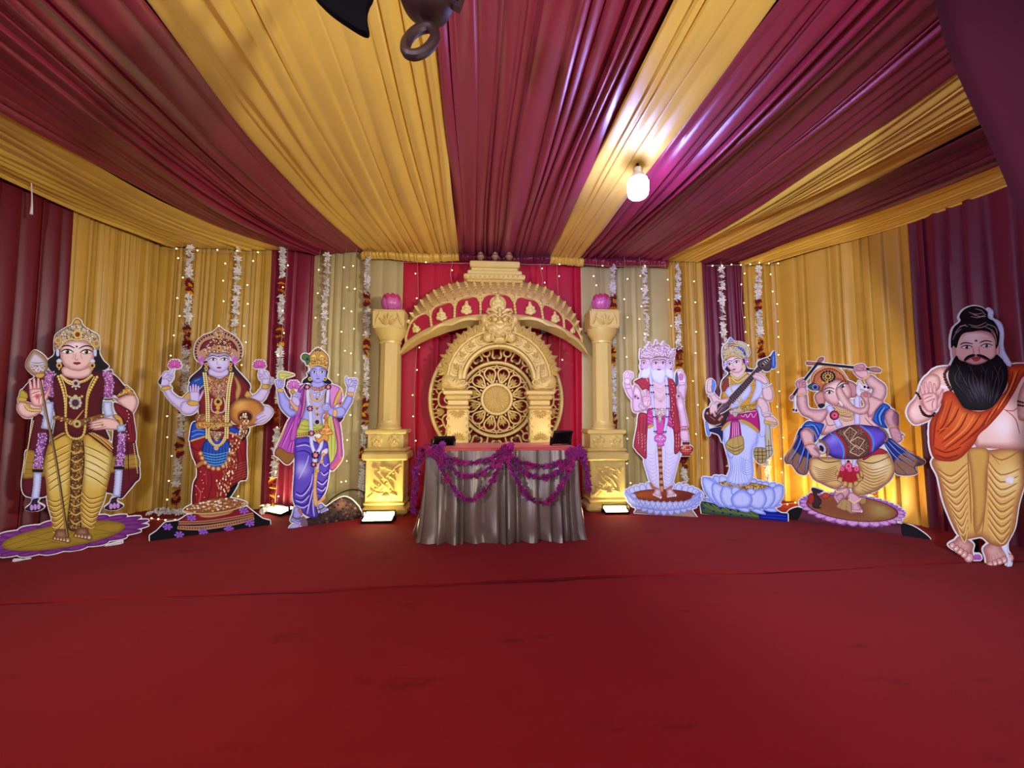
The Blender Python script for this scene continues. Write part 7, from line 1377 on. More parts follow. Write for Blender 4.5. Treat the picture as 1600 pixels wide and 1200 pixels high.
f.s('crown', [(332, 310), (324, 240), (334, 175), (365, 140), (395, 120), (420, 68), (462, 108), (530, 112), (600, 145), (642, 205), (640, 260), (600, 300), (560, 320), (535, 292), (480, 280), (410, 295), (350, 335)], (190, 186, 160), (120, 104, 80), 18); f.orn('crown', [(340, 300), (332, 235), (345, 175), (400, 130), (540, 130), (620, 190), (620, 260), (550, 300), (480, 265), (400, 282)], 18, [(200, 180, 110), (222, 210, 170), (150, 120, 80), (190, 190, 190)]); f.s('crown', [(500, 165), (560, 190), (600, 250), (590, 280), (560, 230), (510, 190)], (60, 100, 190), (30, 50, 120), 10, sil=False); f.ls('crown', [[(510, 160), (505, 190)], [(535, 170), (525, 205)], [(560, 190), (545, 225)], [(580, 215), (562, 248)]], 7, (200, 214, 240)); f.ls('crown', [[(390, 160), (440, 135), (500, 150)], [(380, 180), (440, 160), (500, 175)]], 10, (170, 80, 80)); f.beads('crown', [(345, 325), (400, 285), (480, 272), (550, 305)], 9, (214, 190, 110), GL); f.beads('crown', [(520, 120), (590, 155), (628, 210), (625, 270)], 8, (226, 220, 190), None, 18); f.dots('crown', [(390, 235)], 30, (206, 186, 130), n=12); f.s('crown', [(395, 118), (420, 70), (455, 110)], (150, 160, 200), (100, 100, 150), 8)
for q in range(7): f.dots('crown/flower', [(608 + 14 * math.sin(q * 2), 310 + q * 13)], 15, (190, 150, 210) if q % 2 else (160, 120, 190)); f.dots('crown/flower', [(360 + 8 * math.sin(q * 2), 345 + q * 12)], 13, (200, 190, 226))
# lute
BR, BRE = (94, 42, 44), (50, 20, 26)
f.s('lute', [(300, 830), (340, 860), (400, 870), (395, 960), (370, 1040), (300, 1100), (225, 1100), (140, 1060), (105, 990), (112, 930), (150, 890), (220, 870)], BR, BRE, 34); f.l('lute', [(130, 900), (108, 985), (150, 1060), (230, 1092), (310, 1070)], 9, (226, 206, 190)); f.s('lute', [(340, 860), (405, 870), (395, 970), (360, 1060), (300, 1104), (350, 1000)], (60, 40, 56), (30, 20, 30), 14)
f.s('lute/neck', [(250, 930), (360, 800), (690, 460), (770, 370), (800, 420), (720, 520), (420, 850), (300, 960)], (104, 84, 96), (50, 36, 46), 14); f.ls('lute/neck', [[(370 + i * 20, 800 - i * 21), (402 + i * 20, 838 - i * 21)] for i in range(20)], 9, (40, 26, 34), tp=1); f.l('lute/neck', [(300, 960), (440, 860), (770, 460)], 12, (206, 196, 190), tp=1); f.l('lute/neck', [(255, 925), (370, 795), (740, 400)], 7, (206, 196, 170), tp=1); f.beads('lute/neck', [(450, 830), (720, 510)], 8, (40, 30, 40), None, 24)
f.s('lute/peg_head', [(740, 400), (740, 350), (790, 320), (850, 300), (890, 280), (925, 225), (942, 240), (900, 300), (905, 380), (880, 450), (820, 455), (790, 430)], (96, 74, 76), (50, 36, 40), 20); f.s('lute/peg_head', [(770, 390), (850, 300), (895, 285), (890, 320), (800, 410)], (60, 44, 50), (206, 190, 150), 6, sil=False); f.ls('lute/peg_head', [[(795 + i * 20, 365 - i * 20), (820 + i * 20, 385 - i * 20)] for i in range(4)], 10, (206, 200, 190), tp=1); f.s('lute/tassel', [(905, 270), (935, 232), (945, 300), (945, 410), (900, 415)], (70, 110, 206), (40, 60, 130), 10); f.l('lute/tassel', [(920, 290), (922, 400)], 12, (170, 196, 240)); f.s('lute/tassel#low', [(125, 1060), (150, 1060), (182, 1190), (150, 1205)], (120, 160, 226), (60, 80, 150), 8)
f.dots('lute', [(300, 1010), (320, 990), (150, 950), (290, 1025)], 15, (190, 150, 120)); f.ls('lute', [[(180, 985), (240, 1030)], [(330, 880), (250, 980)]], 9, (206, 180, 170))
f.s('arm#lower_left', [(300, 780), (400, 770), (390, 810), (340, 840), (260, 820), (220, 840), (190, 770), (165, 740), (225, 715)], SK, SE, 20); f.s('hand#strumming', [(205, 830), (260, 840), (268, 920), (258, 945), (240, 930), (252, 985), (232, 990), (210, 950), (190, 965), (176, 930), (180, 870)], SK, SE, 16); f.ls('hand#strumming', [[(215, 880), (205, 950)], [(235, 890), (230, 950)]], 5, SE); f.beads('bracelet', [(212, 825), (260, 850)], 10, (200, 190, 200), (240, 240, 250), 15)
f.s('hand#upper_left', [(150, 700), (142, 640), (150, 580), (180, 548), (215, 555), (225, 600), (200, 640), (205, 700)], SK, SE, 14); f.ls('hand#upper_left', [[(160, 600), (215, 590)], [(158, 630), (205, 620)]], 5, SE); f.s('hand#upper_left', [(205, 560), (235, 580), (244, 640), (225, 690), (208, 700)], (110, 150, 226), (70, 100, 190), 8); f.beads('bracelet', [(145, 712), (190, 735), (232, 712)], 12, (206, 200, 214), (240, 240, 250), 17)
f.s('arm#upper_right', [(790, 660), (850, 620), (900, 650), (918, 730), (910, 790), (860, 810), (800, 770)], SK, SE, 22); f.s('hand#fretting', [(680, 510), (720, 475), (790, 490), (840, 540), (860, 590), (820, 612), (770, 580), (700, 545), (680, 530)], SK, SE, 16); f.ls('hand#fretting', [[(690, 500), (760, 510), (810, 550)], [(690, 522), (750, 535)]], 5, SE); f.beads('bracelet', [(795, 645), (840, 640), (895, 610)], 13, (200, 196, 206), (240, 240, 250), 18)
f.finish()
# ================================================================ 6 elephant-headed drummer
f = Fig('standee', 'printed cutout of a dancing elephant-headed figure with a purple drum and two sticks', 'standee', (1231, 812), (1452, 844), (1220, 545, 6.487), (1220, 690, 6.667), 2.2)
SK, SE = (226, 190, 186), (140, 84, 98)
f.Lw()
f.s('base_panel', [(60, 770), (90, 720), (170, 690), (230, 700), (600, 760), (1240, 860), (1400, 900), (1560, 1035), (1280, 1010), (700, 910), (180, 830), (70, 822)], (110, 56, 72), (70, 32, 44), 40); f.s('base_panel', [(66, 770), (100, 715), (180, 692), (222, 720), (190, 800), (150, 830), (72, 820)], (26, 18, 22), (14, 10, 12), 16, sil=False); f.s('base_panel', [(1260, 860), (1400, 900), (1480, 960), (1556, 1034), (1400, 1030), (1280, 1005)], (34, 22, 34), (20, 12, 20), 26, sil=False)
cx, cy = 745, 700
ac_ = lambda a, rx, ry: (cx + rx * math.cos(a), cy + ry * math.sin(a) + 0.115 * rx * math.cos(a))
def heart_petals(a0, a1, n, rx, ry, rx1, ry1, col, edge):
    for i in range(n):
        a = a0 + (a1 - a0) * (i + .5) / n; h = (a1 - a0) / n * .52; b = [ac_(a - h, rx, ry), ac_(a + h, rx, ry)]; t = ac_(a, rx1, ry1); m1 = ac_(a - h * .95, rx * .4 + rx1 * .6, ry * .4 + ry1 * .6); m2 = ac_(a + h * .95, rx * .4 + rx1 * .6, ry * .4 + ry1 * .6); f.s('lotus_seat', [b[0], m1, t, m2, b[1]], col, edge, 16); c = ac_(a, rx * .6 + rx1 * .4, ry * .6 + ry1 * .4); f.l('lotus_seat', [ac_(a, rx * .95 + rx1 * .05, ry * .95 + ry1 * .05), c], 8, (150, 60, 120))
heart_petals(PI * .95, PI * 2.05, 22, 470, 118, 560, 150, (196, 150, 206), (130, 70, 150)); heart_petals(-.12, PI + .1, 17, 470, 128, 550, 196, (176, 100, 160), (120, 50, 110)); heart_petals(-.2, PI + .2, 15, 470, 125, 560, 186, (214, 176, 220), (150, 76, 150))
f.s('lotus_seat', [ac_(i * 2 * PI / 28, 480, 132) for i in range(28)], (150, 70, 84), (100, 34, 70), 16); f.s('lotus_seat', [ac_(i * 2 * PI / 28, 455, 122) for i in range(28)], (146, 90, 60), (150, 110, 66), 60, hl=(1050, 690, 260, (176, 160, 96)))
# garments
YR, YE = (216, 190, 122), (140, 84, 70)
def wing(part, P, hem, fl):
    f.s(part, P, (40, 56, 130), (18, 20, 56), 24); f.s(part, hem, (150, 116, 96), (80, 52, 50), 16, sil=False); f.ls(part, fl, 13, (110, 150, 226)); f.ls(part, [[(x + 18, y + 4) for x, y in q] for q in fl], 9, (16, 16, 50))
wing('shawl#left', [(200, -130), (120, 60), (40, 165), (60, 235), (110, 245), (165, 320), (215, 350), (270, 345), (300, 270), (330, 150), (300, 0), (260, -90)], [(120, 70), (190, 130), (300, 190), (296, 270), (268, 345), (215, 350), (160, 310), (110, 245), (55, 235), (40, 168)], [[(230, -90), (180, 60), (90, 200)], [(260, -60), (240, 90), (170, 270)], [(290, 0), (285, 130), (262, 290)]]); f.ls('shawl#left', [[(90, 130), (60, 230)], [(140, 140), (120, 245)], [(190, 200), (170, 310)], [(270, 200), (250, 340)]], 12, (70, 44, 44)); f.l('shawl#left', [(180, -60), (110, 80), (45, 170)], 16, (190, 140, 110))
wing('shawl#right', [(1060, -10), (1140, -30), (1230, 30), (1350, 130), (1500, 205), (1465, 250), (1400, 270), (1420, 340), (1290, 360), (1190, 330), (1170, 200)], [(1250, 130), (1330, 120), (1500, 205), (1465, 252), (1395, 268), (1420, 340), (1290, 360), (1192, 330), (1180, 210)], [[(1080, 20), (1180, 150), (1290, 230)], [(1110, 0), (1230, 120), (1370, 210)], [(1140, -10), (1260, 80), (1440, 200)]]); f.ls('shawl#right', [[(1200, 230), (1310, 350)], [(1230, 190), (1400, 290)], [(1270, 150), (1450, 240)]], 14, (80, 50, 50)); f.l('shawl#right', [(1150, -30), (1250, 50), (1480, 195)], 12, (190, 130, 110))
f.s('robe#left', [(330, 170), (620, 180), (660, 300), (700, 420), (640, 470), (560, 500), (440, 450), (345, 400), (298, 320), (295, 230)], YR, YE, 44, hl=(390, 290, 130, (232, 214, 160))); f.s('robe#right', [(800, 180), (1060, 90), (1150, 170), (1186, 260), (1180, 340), (1130, 420), (1010, 510), (880, 560), (780, 560), (740, 500), (780, 400), (820, 300)], YR, YE, 50, hl=(1040, 270, 160, (236, 222, 176)))
f.ls('robe#left', [[(600, 250 + i * 22), (460, 300 + i * 18), (330 + i * 14, 260 + i * 26)] for i in range(8)], 8, (156, 104, 80)); f.ls('robe#right', [[(830, 230 + i * 34), (960, 300 + i * 32), (1150 - i * 16, 240 + i * 36)] for i in range(9)], 8, (156, 104, 80)); f.l('robe#right', [(810, 200), (960, 230), (1140, 160)], 10, (90, 50, 60)); f.l('robe#left', [(370, 170), (480, 220), (620, 205)], 10, (90, 50, 60))
f.s('waistband', [(860, 170), (1000, 80), (1080, 90), (1100, 130), (960, 150), (870, 200)], (176, 50, 70), (110, 24, 40), 14)
f.s('foot#anklet_left', [(585, 500), (690, 480), (720, 540), (640, 620), (570, 620), (550, 560)], (214, 170, 180), SE, 22); f.foot('foot#left', (640, 560), (582, 615), 90, (214, 170, 180), SE); f.beads('foot#left', [(580, 520), (620, 530), (680, 505)], 8, GL, None, 15)
f.s('hem_fold', [(575, 680), (640, 600), (720, 620), (760, 690), (740, 760), (690, 730), (640, 720), (600, 700)], (190, 160, 110), (110, 76, 56), 16); f.s('hem_fold', [(820, 580), (885, 590), (890, 640), (850, 660), (820, 640)], (180, 150, 100), (110, 76, 56), 12); f.ls('hem_fold', [[(640, 630), (620, 710)], [(690, 640), (680, 730)]], 8, (100, 66, 50))
f.foot('foot#right', (750, 590), (795, 735), 100, (222, 184, 190), SE); f.s('foot#right', [(700, 560), (740, 530), (830, 590), (820, 640), (740, 640), (700, 600)], (222, 184, 190), SE, 18); f.beads('foot#right', [(710, 610), (770, 640), (830, 600)], 9, GL, None, 16)
f.s('front_cloth', [(620, 300), (680, 260), (800, 290), (860, 370), (830, 420), (760, 450), (680, 430), (590, 400)], (176, 36, 52), (110, 16, 30), 20, sil=False)
for P in ([(560, 350), (585, 300), (615, 320), (600, 370)], [(580, 410), (605, 370), (645, 380), (640, 440)], [(635, 465), (660, 410), (700, 425), (690, 480)], [(690, 485), (705, 425), (750, 430), (755, 495)], [(755, 465), (760, 420), (800, 410), (820, 430), (790, 470)], [(800, 430), (800, 385), (840, 370), (860, 400)], [(800, 400), (780, 340), (810, 330), (835, 390)], [(830, 380), (815, 310), (845, 300), (868, 370)]): f.s('front_cloth/gold_ruffle', P, (216, 180, 116), (130, 90, 56), 14, sm=False)
f.ls('front_cloth', [[(680, 320), (660, 400)], [(730, 320), (730, 410)], [(780, 330), (790, 390)]], 9, (120, 18, 34))
strip(f, 'garland', [(650, 190), (655, 250)], 50, (214, 210, 236), (150, 140, 180)); strip(f, 'garland', [(770, 185), (760, 260)], 50, (214, 210, 236), (150, 140, 180)); 
for c, r_ in (((705, 260), 42), ((640, 290), 26), ((790, 290), 30), ((720, 300), 24)): f.dots('garland/rose', [c], r_, (206, 76, 130), n=12); f.dots('garland/rose', [c], r_ * .66, (236, 140, 180), n=10); f.dots('garland/rose', [c], r_ * .36, (180, 40, 100), n=8)
# mouse
f.s('mouse', [(320, 495), (350, 485), (430, 510), (445, 520), (410, 540), (380, 560), (420, 600), (425, 640), (400, 680), (430, 690), (400, 702), (340, 690), (320, 620), (340, 560)], (72, 48, 50), (40, 24, 30), 16); f.s('mouse', [(290, 560), (330, 540), (350, 590), (330, 650), (290, 640)], (170, 60, 50), (110, 30, 30), 12); f.s('mouse', [(430, 560), (460, 535), (500, 545), (510, 580), (480, 600), (440, 595)], (196, 80, 60), (130, 40, 40), 14); f.dots('mouse', [(365, 510), (335, 505)], 16, (60, 40, 50)); f.l('mouse', [(380, 545), (410, 555)], 10, (230, 220, 220))
f.U()
# body
f.s('torso', [(400, 660), (500, 600), (700, 640), (860, 640), (960, 700), (1000, 800), (900, 860), (560, 860), (420, 880), (390, 780)], (230, 196, 190), SE, 50); f.ls('torso', [[(470, 770), (440, 830), (410, 890)], [(450, 680), (480, 780), (560, 770)], [(850, 700), (900, 760), (940, 790)], [(880, 690), (900, 730)]], 9, (160, 100, 106))
f.s('arm#upper_left', [(165, 480), (260, 470), (285, 600), (380, 620), (480, 620), (450, 720), (380, 760), (290, 710), (210, 670), (168, 580)], SK, SE, 40); f.s('arm#upper_right', [(850, 320), (910, 270), (990, 320), (1062, 380), (1068, 470), (1030, 540), (980, 560), (900, 640), (860, 560), (930, 430), (890, 400)], SK, SE, 40); f.s('chest_shoulder', [(880, 480), (1010, 520), (1040, 560), (950, 660), (890, 700), (870, 600)], SK, SE, 30)
f.s('shawl#shoulder_left', [(215, 810), (270, 740), (360, 750), (440, 770), (420, 830), (380, 920), (330, 960), (340, 880), (300, 830)], (56, 110, 196), (20, 40, 110), 24); f.ls('shawl#shoulder_left', [[(230, 800), (320, 790), (380, 900)], [(260, 770), (360, 790), (400, 860)]], 12, (24, 44, 120)); f.ls('shawl#shoulder_left', [[(250, 785), (340, 785), (390, 880)]], 7, (150, 200, 240)); f.l('shawl#shoulder_left', [(205, 850), (260, 810), (340, 850), (370, 930)], 12, (200, 140, 110))
f.s('shawl#shoulder_right', [(1030, 560), (1110, 600), (1060, 650), (1050, 740), (1080, 810), (1000, 790), (930, 740), (930, 680)], (56, 110, 196), (20, 40, 110), 24); f.ls('shawl#shoulder_right', [[(1040, 590), (980, 680), (1000, 780)], [(1070, 610), (1020, 700), (1040, 790)]], 12, (24, 44, 120)); f.l('shawl#shoulder_right', [(1050, 600), (1000, 690), (1020, 780)], 8, (150, 200, 240)); f.l('shawl#shoulder_right', [(1045, 530), (960, 620), (915, 740)], 12, (200, 140, 110))
f.s('arm#lower_right', [(1110, 610), (1180, 660), (1192, 720), (1180, 800), (1100, 800), (1060, 740), (1055, 670)], (206, 164, 170), SE, 30); f.s('hand#lower_right', [(1100, 810), (1180, 800), (1215, 855), (1250, 880), (1225, 890), (1235, 920), (1210, 950), (1170, 955), (1130, 920), (1110, 870)], (206, 160, 170), SE, 22); f.ls('hand#lower_right', [[(1150, 850), (1225, 885)], [(1150, 880), (1225, 915)], [(1150, 905), (1205, 945)]], 7, SE); f.l('bracelet', [(1085, 805), (1130, 790), (1190, 795)], 22, (206, 166, 130))
f.s('arm#lower_left', [(200, 850), (260, 815), (325, 860), (340, 920), (330, 970), (250, 985), (215, 930)], SK, SE, 30)
# drum
f.s('drum', [(400, 935), (480, 870), (600, 810), (740, 775), (880, 780), (1000, 800), (1060, 830), (1088, 890), (1060, 950), (960, 1040), (840, 1110), (700, 1125), (560, 1115), (470, 1070), (400, 1010)], (112, 92, 204), (40, 24, 90), 60, hl=(520, 900, 130, (160, 150, 236))); f.s('drum', [(600, 815), (740, 775), (800, 785), (880, 860), (912, 960), (900, 1060), (840, 1110), (700, 1125), (660, 1080), (640, 960), (560, 850)], (112, 76, 66), (70, 40, 40), 30, sil=False)
f.ls('drum', [[(540, 850), (630, 940), (660, 1030), (650, 1120)], [(760, 775), (860, 850), (912, 950), (905, 1060)]], 26, (170, 50, 60)); f.ls('drum', [[(500, 860), (600, 950), (640, 1040), (630, 1120)], [(800, 780), (900, 860), (940, 950), (925, 1050)]], 20, (90, 150, 220)); f.ls('drum', [[(640, 860), (700, 800), (770, 850), (700, 950), (640, 860)], [(700, 950), (780, 900), (850, 930), (790, 1020), (700, 950)], [(700, 1050), (760, 980), (850, 1040), (790, 1090), (700, 1050)]], 10, (214, 186, 150), sm=False, tp=1)
f.ls('drum', [[(c[0] + 12 * math.cos(a), c[1] + 10 * math.sin(a)), (c[0] + 42 * math.cos(a), c[1] + 32 * math.sin(a))] for c in ((710, 860), (775, 945), (620, 860), (800, 850), (700, 920), (850, 990), (780, 1045), (720, 1000)) for a in [q * 1.05 for q in range(6)]], 8, (206, 176, 140))
f.s('drum/drum_head', [(360, 985), (385, 950), (430, 960), (462, 1010), (455, 1060), (420, 1078), (385, 1050)], (206, 200, 214), (130, 110, 120), 14, sil=False); f.s('drum/drum_head', [(395, 985), (425, 990), (440, 1020), (430, 1048), (400, 1030)], (36, 24, 36), None, 8, sil=False); f.beads('drum/drum_head', [(400, 935), (450, 960), (485, 1020), (475, 1080)], 14, (150, 110, 80), None, 24, (60, 36, 30)); f.beads('drum/drum_head', [(1010, 805), (1060, 850), (1085, 900), (1060, 940)], 13, (150, 110, 90), None, 24, (60, 36, 30))
f.s('hand#drumming', [(240, 985), (330, 965), (370, 990), (400, 1030), (385, 1040), (350, 1010), (390, 1060), (400, 1085), (370, 1105), (310, 1085), (270, 1030)], SK, SE, 22); f.ls('hand#drumming', [[(330, 1010), (385, 1055)], [(320, 1040), (380, 1085)]], 7, SE); f.l('bracelet', [(240, 975), (290, 955), (340, 960)], 20, (216, 176, 130))
# neck, garland, head
f.s('necklace', [(530, 570), (640, 600), (740, 640), (720, 700), (620, 690), (550, 620)], (214, 176, 150), SE, 20, sil=False)
for P in ([(540, 590), (600, 640), (690, 640)], [(560, 630), (620, 670), (690, 650)], [(600, 690), (650, 730), (720, 720), (725, 670)]): f.beads('necklace', P, 11, (206, 176, 96), GL, 19)
strip(f, 'garland', [(480, 580), (540, 680), (600, 800)], 74, (216, 212, 240), (150, 140, 190)); strip(f, 'garland', [(770, 480), (775, 600), (775, 690), (775, 775)], 66, (216, 212, 240), (150, 140, 190))
f.dots('garland/rose', [(545, 680)], 50, (50, 30, 40), n=12); f.dots('garland/rose', [(548, 680)], 40, (190, 56, 96), n=12); f.dots('garland/rose', [(548, 680)], 26, (226, 110, 146), n=10); f.dots('garland/rose', [(545, 680)], 12, (150, 30, 70))
f.s('ear#left', [(345, 480), (390, 440), (440, 450), (450, 560), (400, 580), (360, 550)], (206, 156, 150), (130, 76, 80), 24); f.s('ear#left', [(375, 580), (420, 560), (450, 580), (410, 610)], (40, 30, 40), None, 8); f.s('ear#right', [(670, 340), (730, 345), (770, 380), (780, 430), (770, 480), (720, 510), (700, 450)], (200, 150, 150), (110, 60, 70), 24); f.s('ear#right/tusk_pendant', [(790, 330), (830, 370), (905, 420), (870, 440), (810, 420), (830, 470), (790, 490), (760, 440)], (226, 220, 226), (150, 130, 140), 12); f.dots('ear#right', [(790, 400)], 24, (210, 206, 220), n=12); f.dots('ear#right/tusk_pendant', [(850, 395), (885, 402)], 14, (60, 20, 36))
f.s('head', [(430, 450), (440, 390), (500, 340), (570, 318), (640, 330), (690, 370), (722, 440), (710, 500), (660, 530), (600, 560), (560, 590), (490, 560), (440, 510)], (230, 196, 186), (150, 90, 96), 44, hl=(560, 400, 110, (240, 218, 212))); f.ls('head', [[(600, 340), (640, 345), (660, 370)]], 9, (190, 130, 130)); f.eye('head/eye#l', (492, 450), 42, 18, (40, 30, 40), tilt=-.05); f.eye('head/eye#r', (625, 390), 44, 19, (40, 30, 40), tilt=-.45)
f.s('trunk', [(560, 470), (560, 400), (610, 390), (640, 440), (690, 520), (740, 580), (800, 605), (850, 580), (830, 520), (805, 480), (830, 445), (880, 440), (918, 470), (910, 500), (890, 510), (902, 580), (880, 650), (810, 675), (720, 650), (640, 600), (600, 560)], (232, 200, 190), (150, 92, 100), 34); f.s('trunk/tip', [(832, 470), (860, 450), (888, 462), (880, 492), (848, 498)], (206, 130, 130), (150, 80, 90), 10, sil=False); f.ls('trunk', [[(585 + i * 26, 460 + i * 34), (625 + i * 26, 445 + i * 34)] for i in range(5)], 5, (200, 156, 150)); f.s('tusk', [(585, 540), (600, 530), (630, 570), (625, 595), (600, 570)], (240, 234, 226), (170, 130, 130), 6, sil=False); f.s('tusk', [(700, 505), (740, 500), (765, 495), (740, 520), (710, 525)], (240, 234, 226), (170, 130, 130), 6)
f.s('headdress', [(318, 370), (310, 300), (340, 240), (400, 200), (480, 178), (560, 190), (630, 240), (680, 320), (690, 370), (640, 340), (570, 318), (500, 345), (440, 390), (420, 440), (370, 420)], (190, 120, 76), (116, 60, 44), 26); f.ls('headdress', [[(318, 340), (340, 270), (400, 215), (480, 190), (560, 205), (630, 260), (675, 330)]], 30, (206, 150, 100)); f.beads('headdress', [(335, 350), (350, 280), (410, 232), (480, 210), (555, 225), (620, 275), (660, 335)], 8, (120, 50, 56), None, 20); f.ls('headdress', [[(350 + i * 10, 380 - i * 18), (390 + i * 6, 390 - i * 16)] for i in range(5)] + [[(580, 240), (600, 310)], [(610, 270), (625, 325)]], 8, (226, 176, 120))
f.dots('headdress', [(480 + 66 * math.cos(a), 290 + 52 * math.sin(a)) for a in [i * .45 for i in range(14)]], 14, (44, 30, 30)); f.dots('headdress', [(480, 290)], 56, (196, 160, 90), 44, 16); f.dots('headdress', [(480 + 40 * math.cos(a), 290 + 32 * math.sin(a)) for a in [i * .63 for i in range(10)]], 9, (70, 46, 40)); f.dots('headdress', [(480, 290)], 16, (70, 40, 50)); f.dots('headdress', [(430, 350), (470, 345)], 13, GO)
f.s('headdress/feather', [(275, 385), (310, 358), (360, 360), (400, 395), (380, 425), (330, 428), (290, 410)], (60, 96, 90), (24, 44, 56), 14); f.dots('headdress/feather', [(352, 395)], 32, (150, 140, 170), n=14); f.dots('headdress/feather', [(352, 397)], 20, (40, 50, 150), n=12); f.dots('headdress/feather', [(348, 402)], 10, (16, 14, 40))
f.s('pendant_tassel', [(135, 500), (160, 480), (165, 600), (172, 640), (130, 640), (140, 600)], (230, 226, 226), (160, 150, 150), 8); f.dots('pendant_tassel', [(135, 625), (160, 630)], 12, (80, 20, 40))
f.l('stick#left', [(108, 510), (240, 330), (420, 100)], 26, (34, 28, 40), tp=1, sil=True); f.s('stick#left', [(92, 495), (125, 470), (140, 490), (110, 525)], (170, 120, 120), (90, 50, 60), 8); f.s('stick#left', [(370, 140), (390, 100), (430, 92), (440, 115), (405, 150)], (170, 110, 100), (90, 50, 60), 10); f.l('stick#right', [(270, 148), (560, 178), (1010, 228)], 24, (34, 28, 40), tp=1, sil=True); f.s('stick#right', [(265, 140), (350, 145), (350, 170), (268, 168)], (170, 110, 100), (90, 50, 60), 8); f.s('stick#right', [(900, 205), (960, 195), (1015, 218), (1012, 242), (960, 245), (900, 230)], (176, 130, 120), (90, 50, 60), 10)
f.fist('hand#left', (205, 370), 100, -.5, 1, (206, 156, 166), SE); f.s('hand#left', [(170, 470), (190, 400), (250, 400), (262, 460)], (220, 180, 180), SE, 14); f.l('bracelet', [(165, 465), (210, 480), (262, 460)], 22, (216, 176, 130)); f.fist('hand#right', (805, 215), 110, 1.4, 1, (206, 156, 166), SE); f.s('hand#right', [(745, 235), (800, 230), (870, 230), (890, 290), (830, 310), (770, 280)], (226, 186, 190), SE, 16); f.l('bracelet', [(830, 318), (870, 300), (905, 262)], 24, (216, 176, 130))
f.finish()
# ================================================================ 7 bearded sage
f = Fig('standee', 'printed cutout of a bearded sage in orange cloth raising an open palm', 'standee', (1490, 873), (1580, 886), (1400, 470, 5.715), (1400, 670, 5.215), 2.6)
f.A = onz(1580, 887); f.A.z = 0; d_ = Vector((0.80, -0.60, 0)).normalized(); f.dir = d_; f.nrm = Vector((d_.y, -d_.x, 0)); f.root.location = f.A + Vector((0, 0, 0.006)); f.root.rotation_euler = (0, 0, math.atan2(d_.y, d_.x))
SK, SE = (236, 200, 186), (166, 104, 98)
f.Lw()
f.foot('foot#left', (570, 920), (520, 1010), 200, (214, 172, 164), SE); f.foot('foot#right', (770, 960), (845, 1095), 190, (214, 172, 164), SE); lotus_flower(f, 'printed_flower', (660, 1070), 90, (196, 120, 196), (130, 60, 140)); f.s('foam_edge', [(850, 950), (900, 900), (912, 1010), (938, 1090), (930, 1125), (900, 1125), (905, 1060)], (220, 226, 240), None, 8)
YR, YE = (216, 178, 104), (150, 90, 62)
f.s('robe', [(300, 250), (590, 160), (750, 180), (1000, 150), (1050, 200), (1052, 420), (1000, 620), (970, 800), (930, 890), (890, 950), (830, 965), (760, 940), (700, 890), (640, 895), (560, 905), (500, 860), (440, 740), (380, 580), (340, 400)], YR, YE, 60, hl=(920, 420, 200, (230, 206, 150)))
f.ls('robe', [[(340 + i * 18, 330 + i * 54), (450 + i * 12, 390 + i * 58), (585, 280 + i * 58)] for i in range(10)] + [[(745, 260 + i * 58), (850, 380 + i * 60), (1010 - i * 10, 330 + i * 58)] for i in range(10)] + [[(760, 200), (860, 260), (1000, 190)], [(760, 195), (840, 300)], [(580, 200), (600, 500), (610, 780)], [(740, 190), (735, 500), (700, 860)], [(640, 500), (630, 700), (640, 860)], [(690, 600), (660, 760), (650, 880)]], 11, (170, 116, 70)); f.ls('robe', [[(345 + i * 18, 350 + i * 54), (450 + i * 12, 410 + i * 58), (580, 300 + i * 58)] for i in range(10)] + [[(745, 285 + i * 58), (850, 402 + i * 60), (1005 - i * 10, 352 + i * 58)] for i in range(10)], 7, (238, 214, 150)); f.s('robe', [(592, 175), (750, 180), (735, 400), (730, 620), (690, 800), (640, 840), (625, 600), (605, 350)], (206, 166, 90), (160, 104, 66), 34, sil=False)
f.s('robe', [(885, 400), (940, 390), (965, 420), (940, 460), (890, 440)], (226, 224, 226), (214, 190, 140), 16, sil=False)
f.U()
f.s('torso', [(270, 700), (330, 620), (480, 590), (1000, 590), (1180, 620), (1220, 700), (1200, 1100), (1190, 1330), (1000, 1330), (800, 1320), (700, 1290), (600, 1000), (420, 900), (260, 800)], SK, SE, 60, hl=(950, 1130, 200, (240, 226, 226))); f.ls('torso', [[(960, 980), (1040, 990), (1090, 950)], [(960, 975), (1060, 1060), (1100, 1200)], [(760, 1300), (850, 1310)]], 10, (180, 110, 104)); f.ls('torso', [[(290, 720), (360, 760), (470, 780)], [(400, 780), (480, 790)]], 26, (240, 226, 230))
f.s('arm#left', [(230, 720), (300, 660), (380, 680), (390, 780), (300, 860), (230, 920), (330, 1000), (310, 1060), (180, 1112), (120, 1070), (95, 1000), (120, 930), (180, 860)], SK, SE, 40, hl=(160, 1000, 80, (244, 216, 204)))
f.s('orange_cloth', [(400, 850), (500, 815), (620, 960), (780, 990), (900, 880), (990, 780), (980, 600), (1040, 575), (1160, 575), (1190, 640), (1120, 700), (1050, 830), (960, 970), (830, 1120), (740, 1200), (690, 1290), (560, 1420), (440, 1440), (340, 1410), (300, 1300), (296, 1120), (330, 1040), (400, 960)], (206, 92, 44), (140, 44, 34), 60, hl=(620, 1050, 240, (222, 124, 62)))
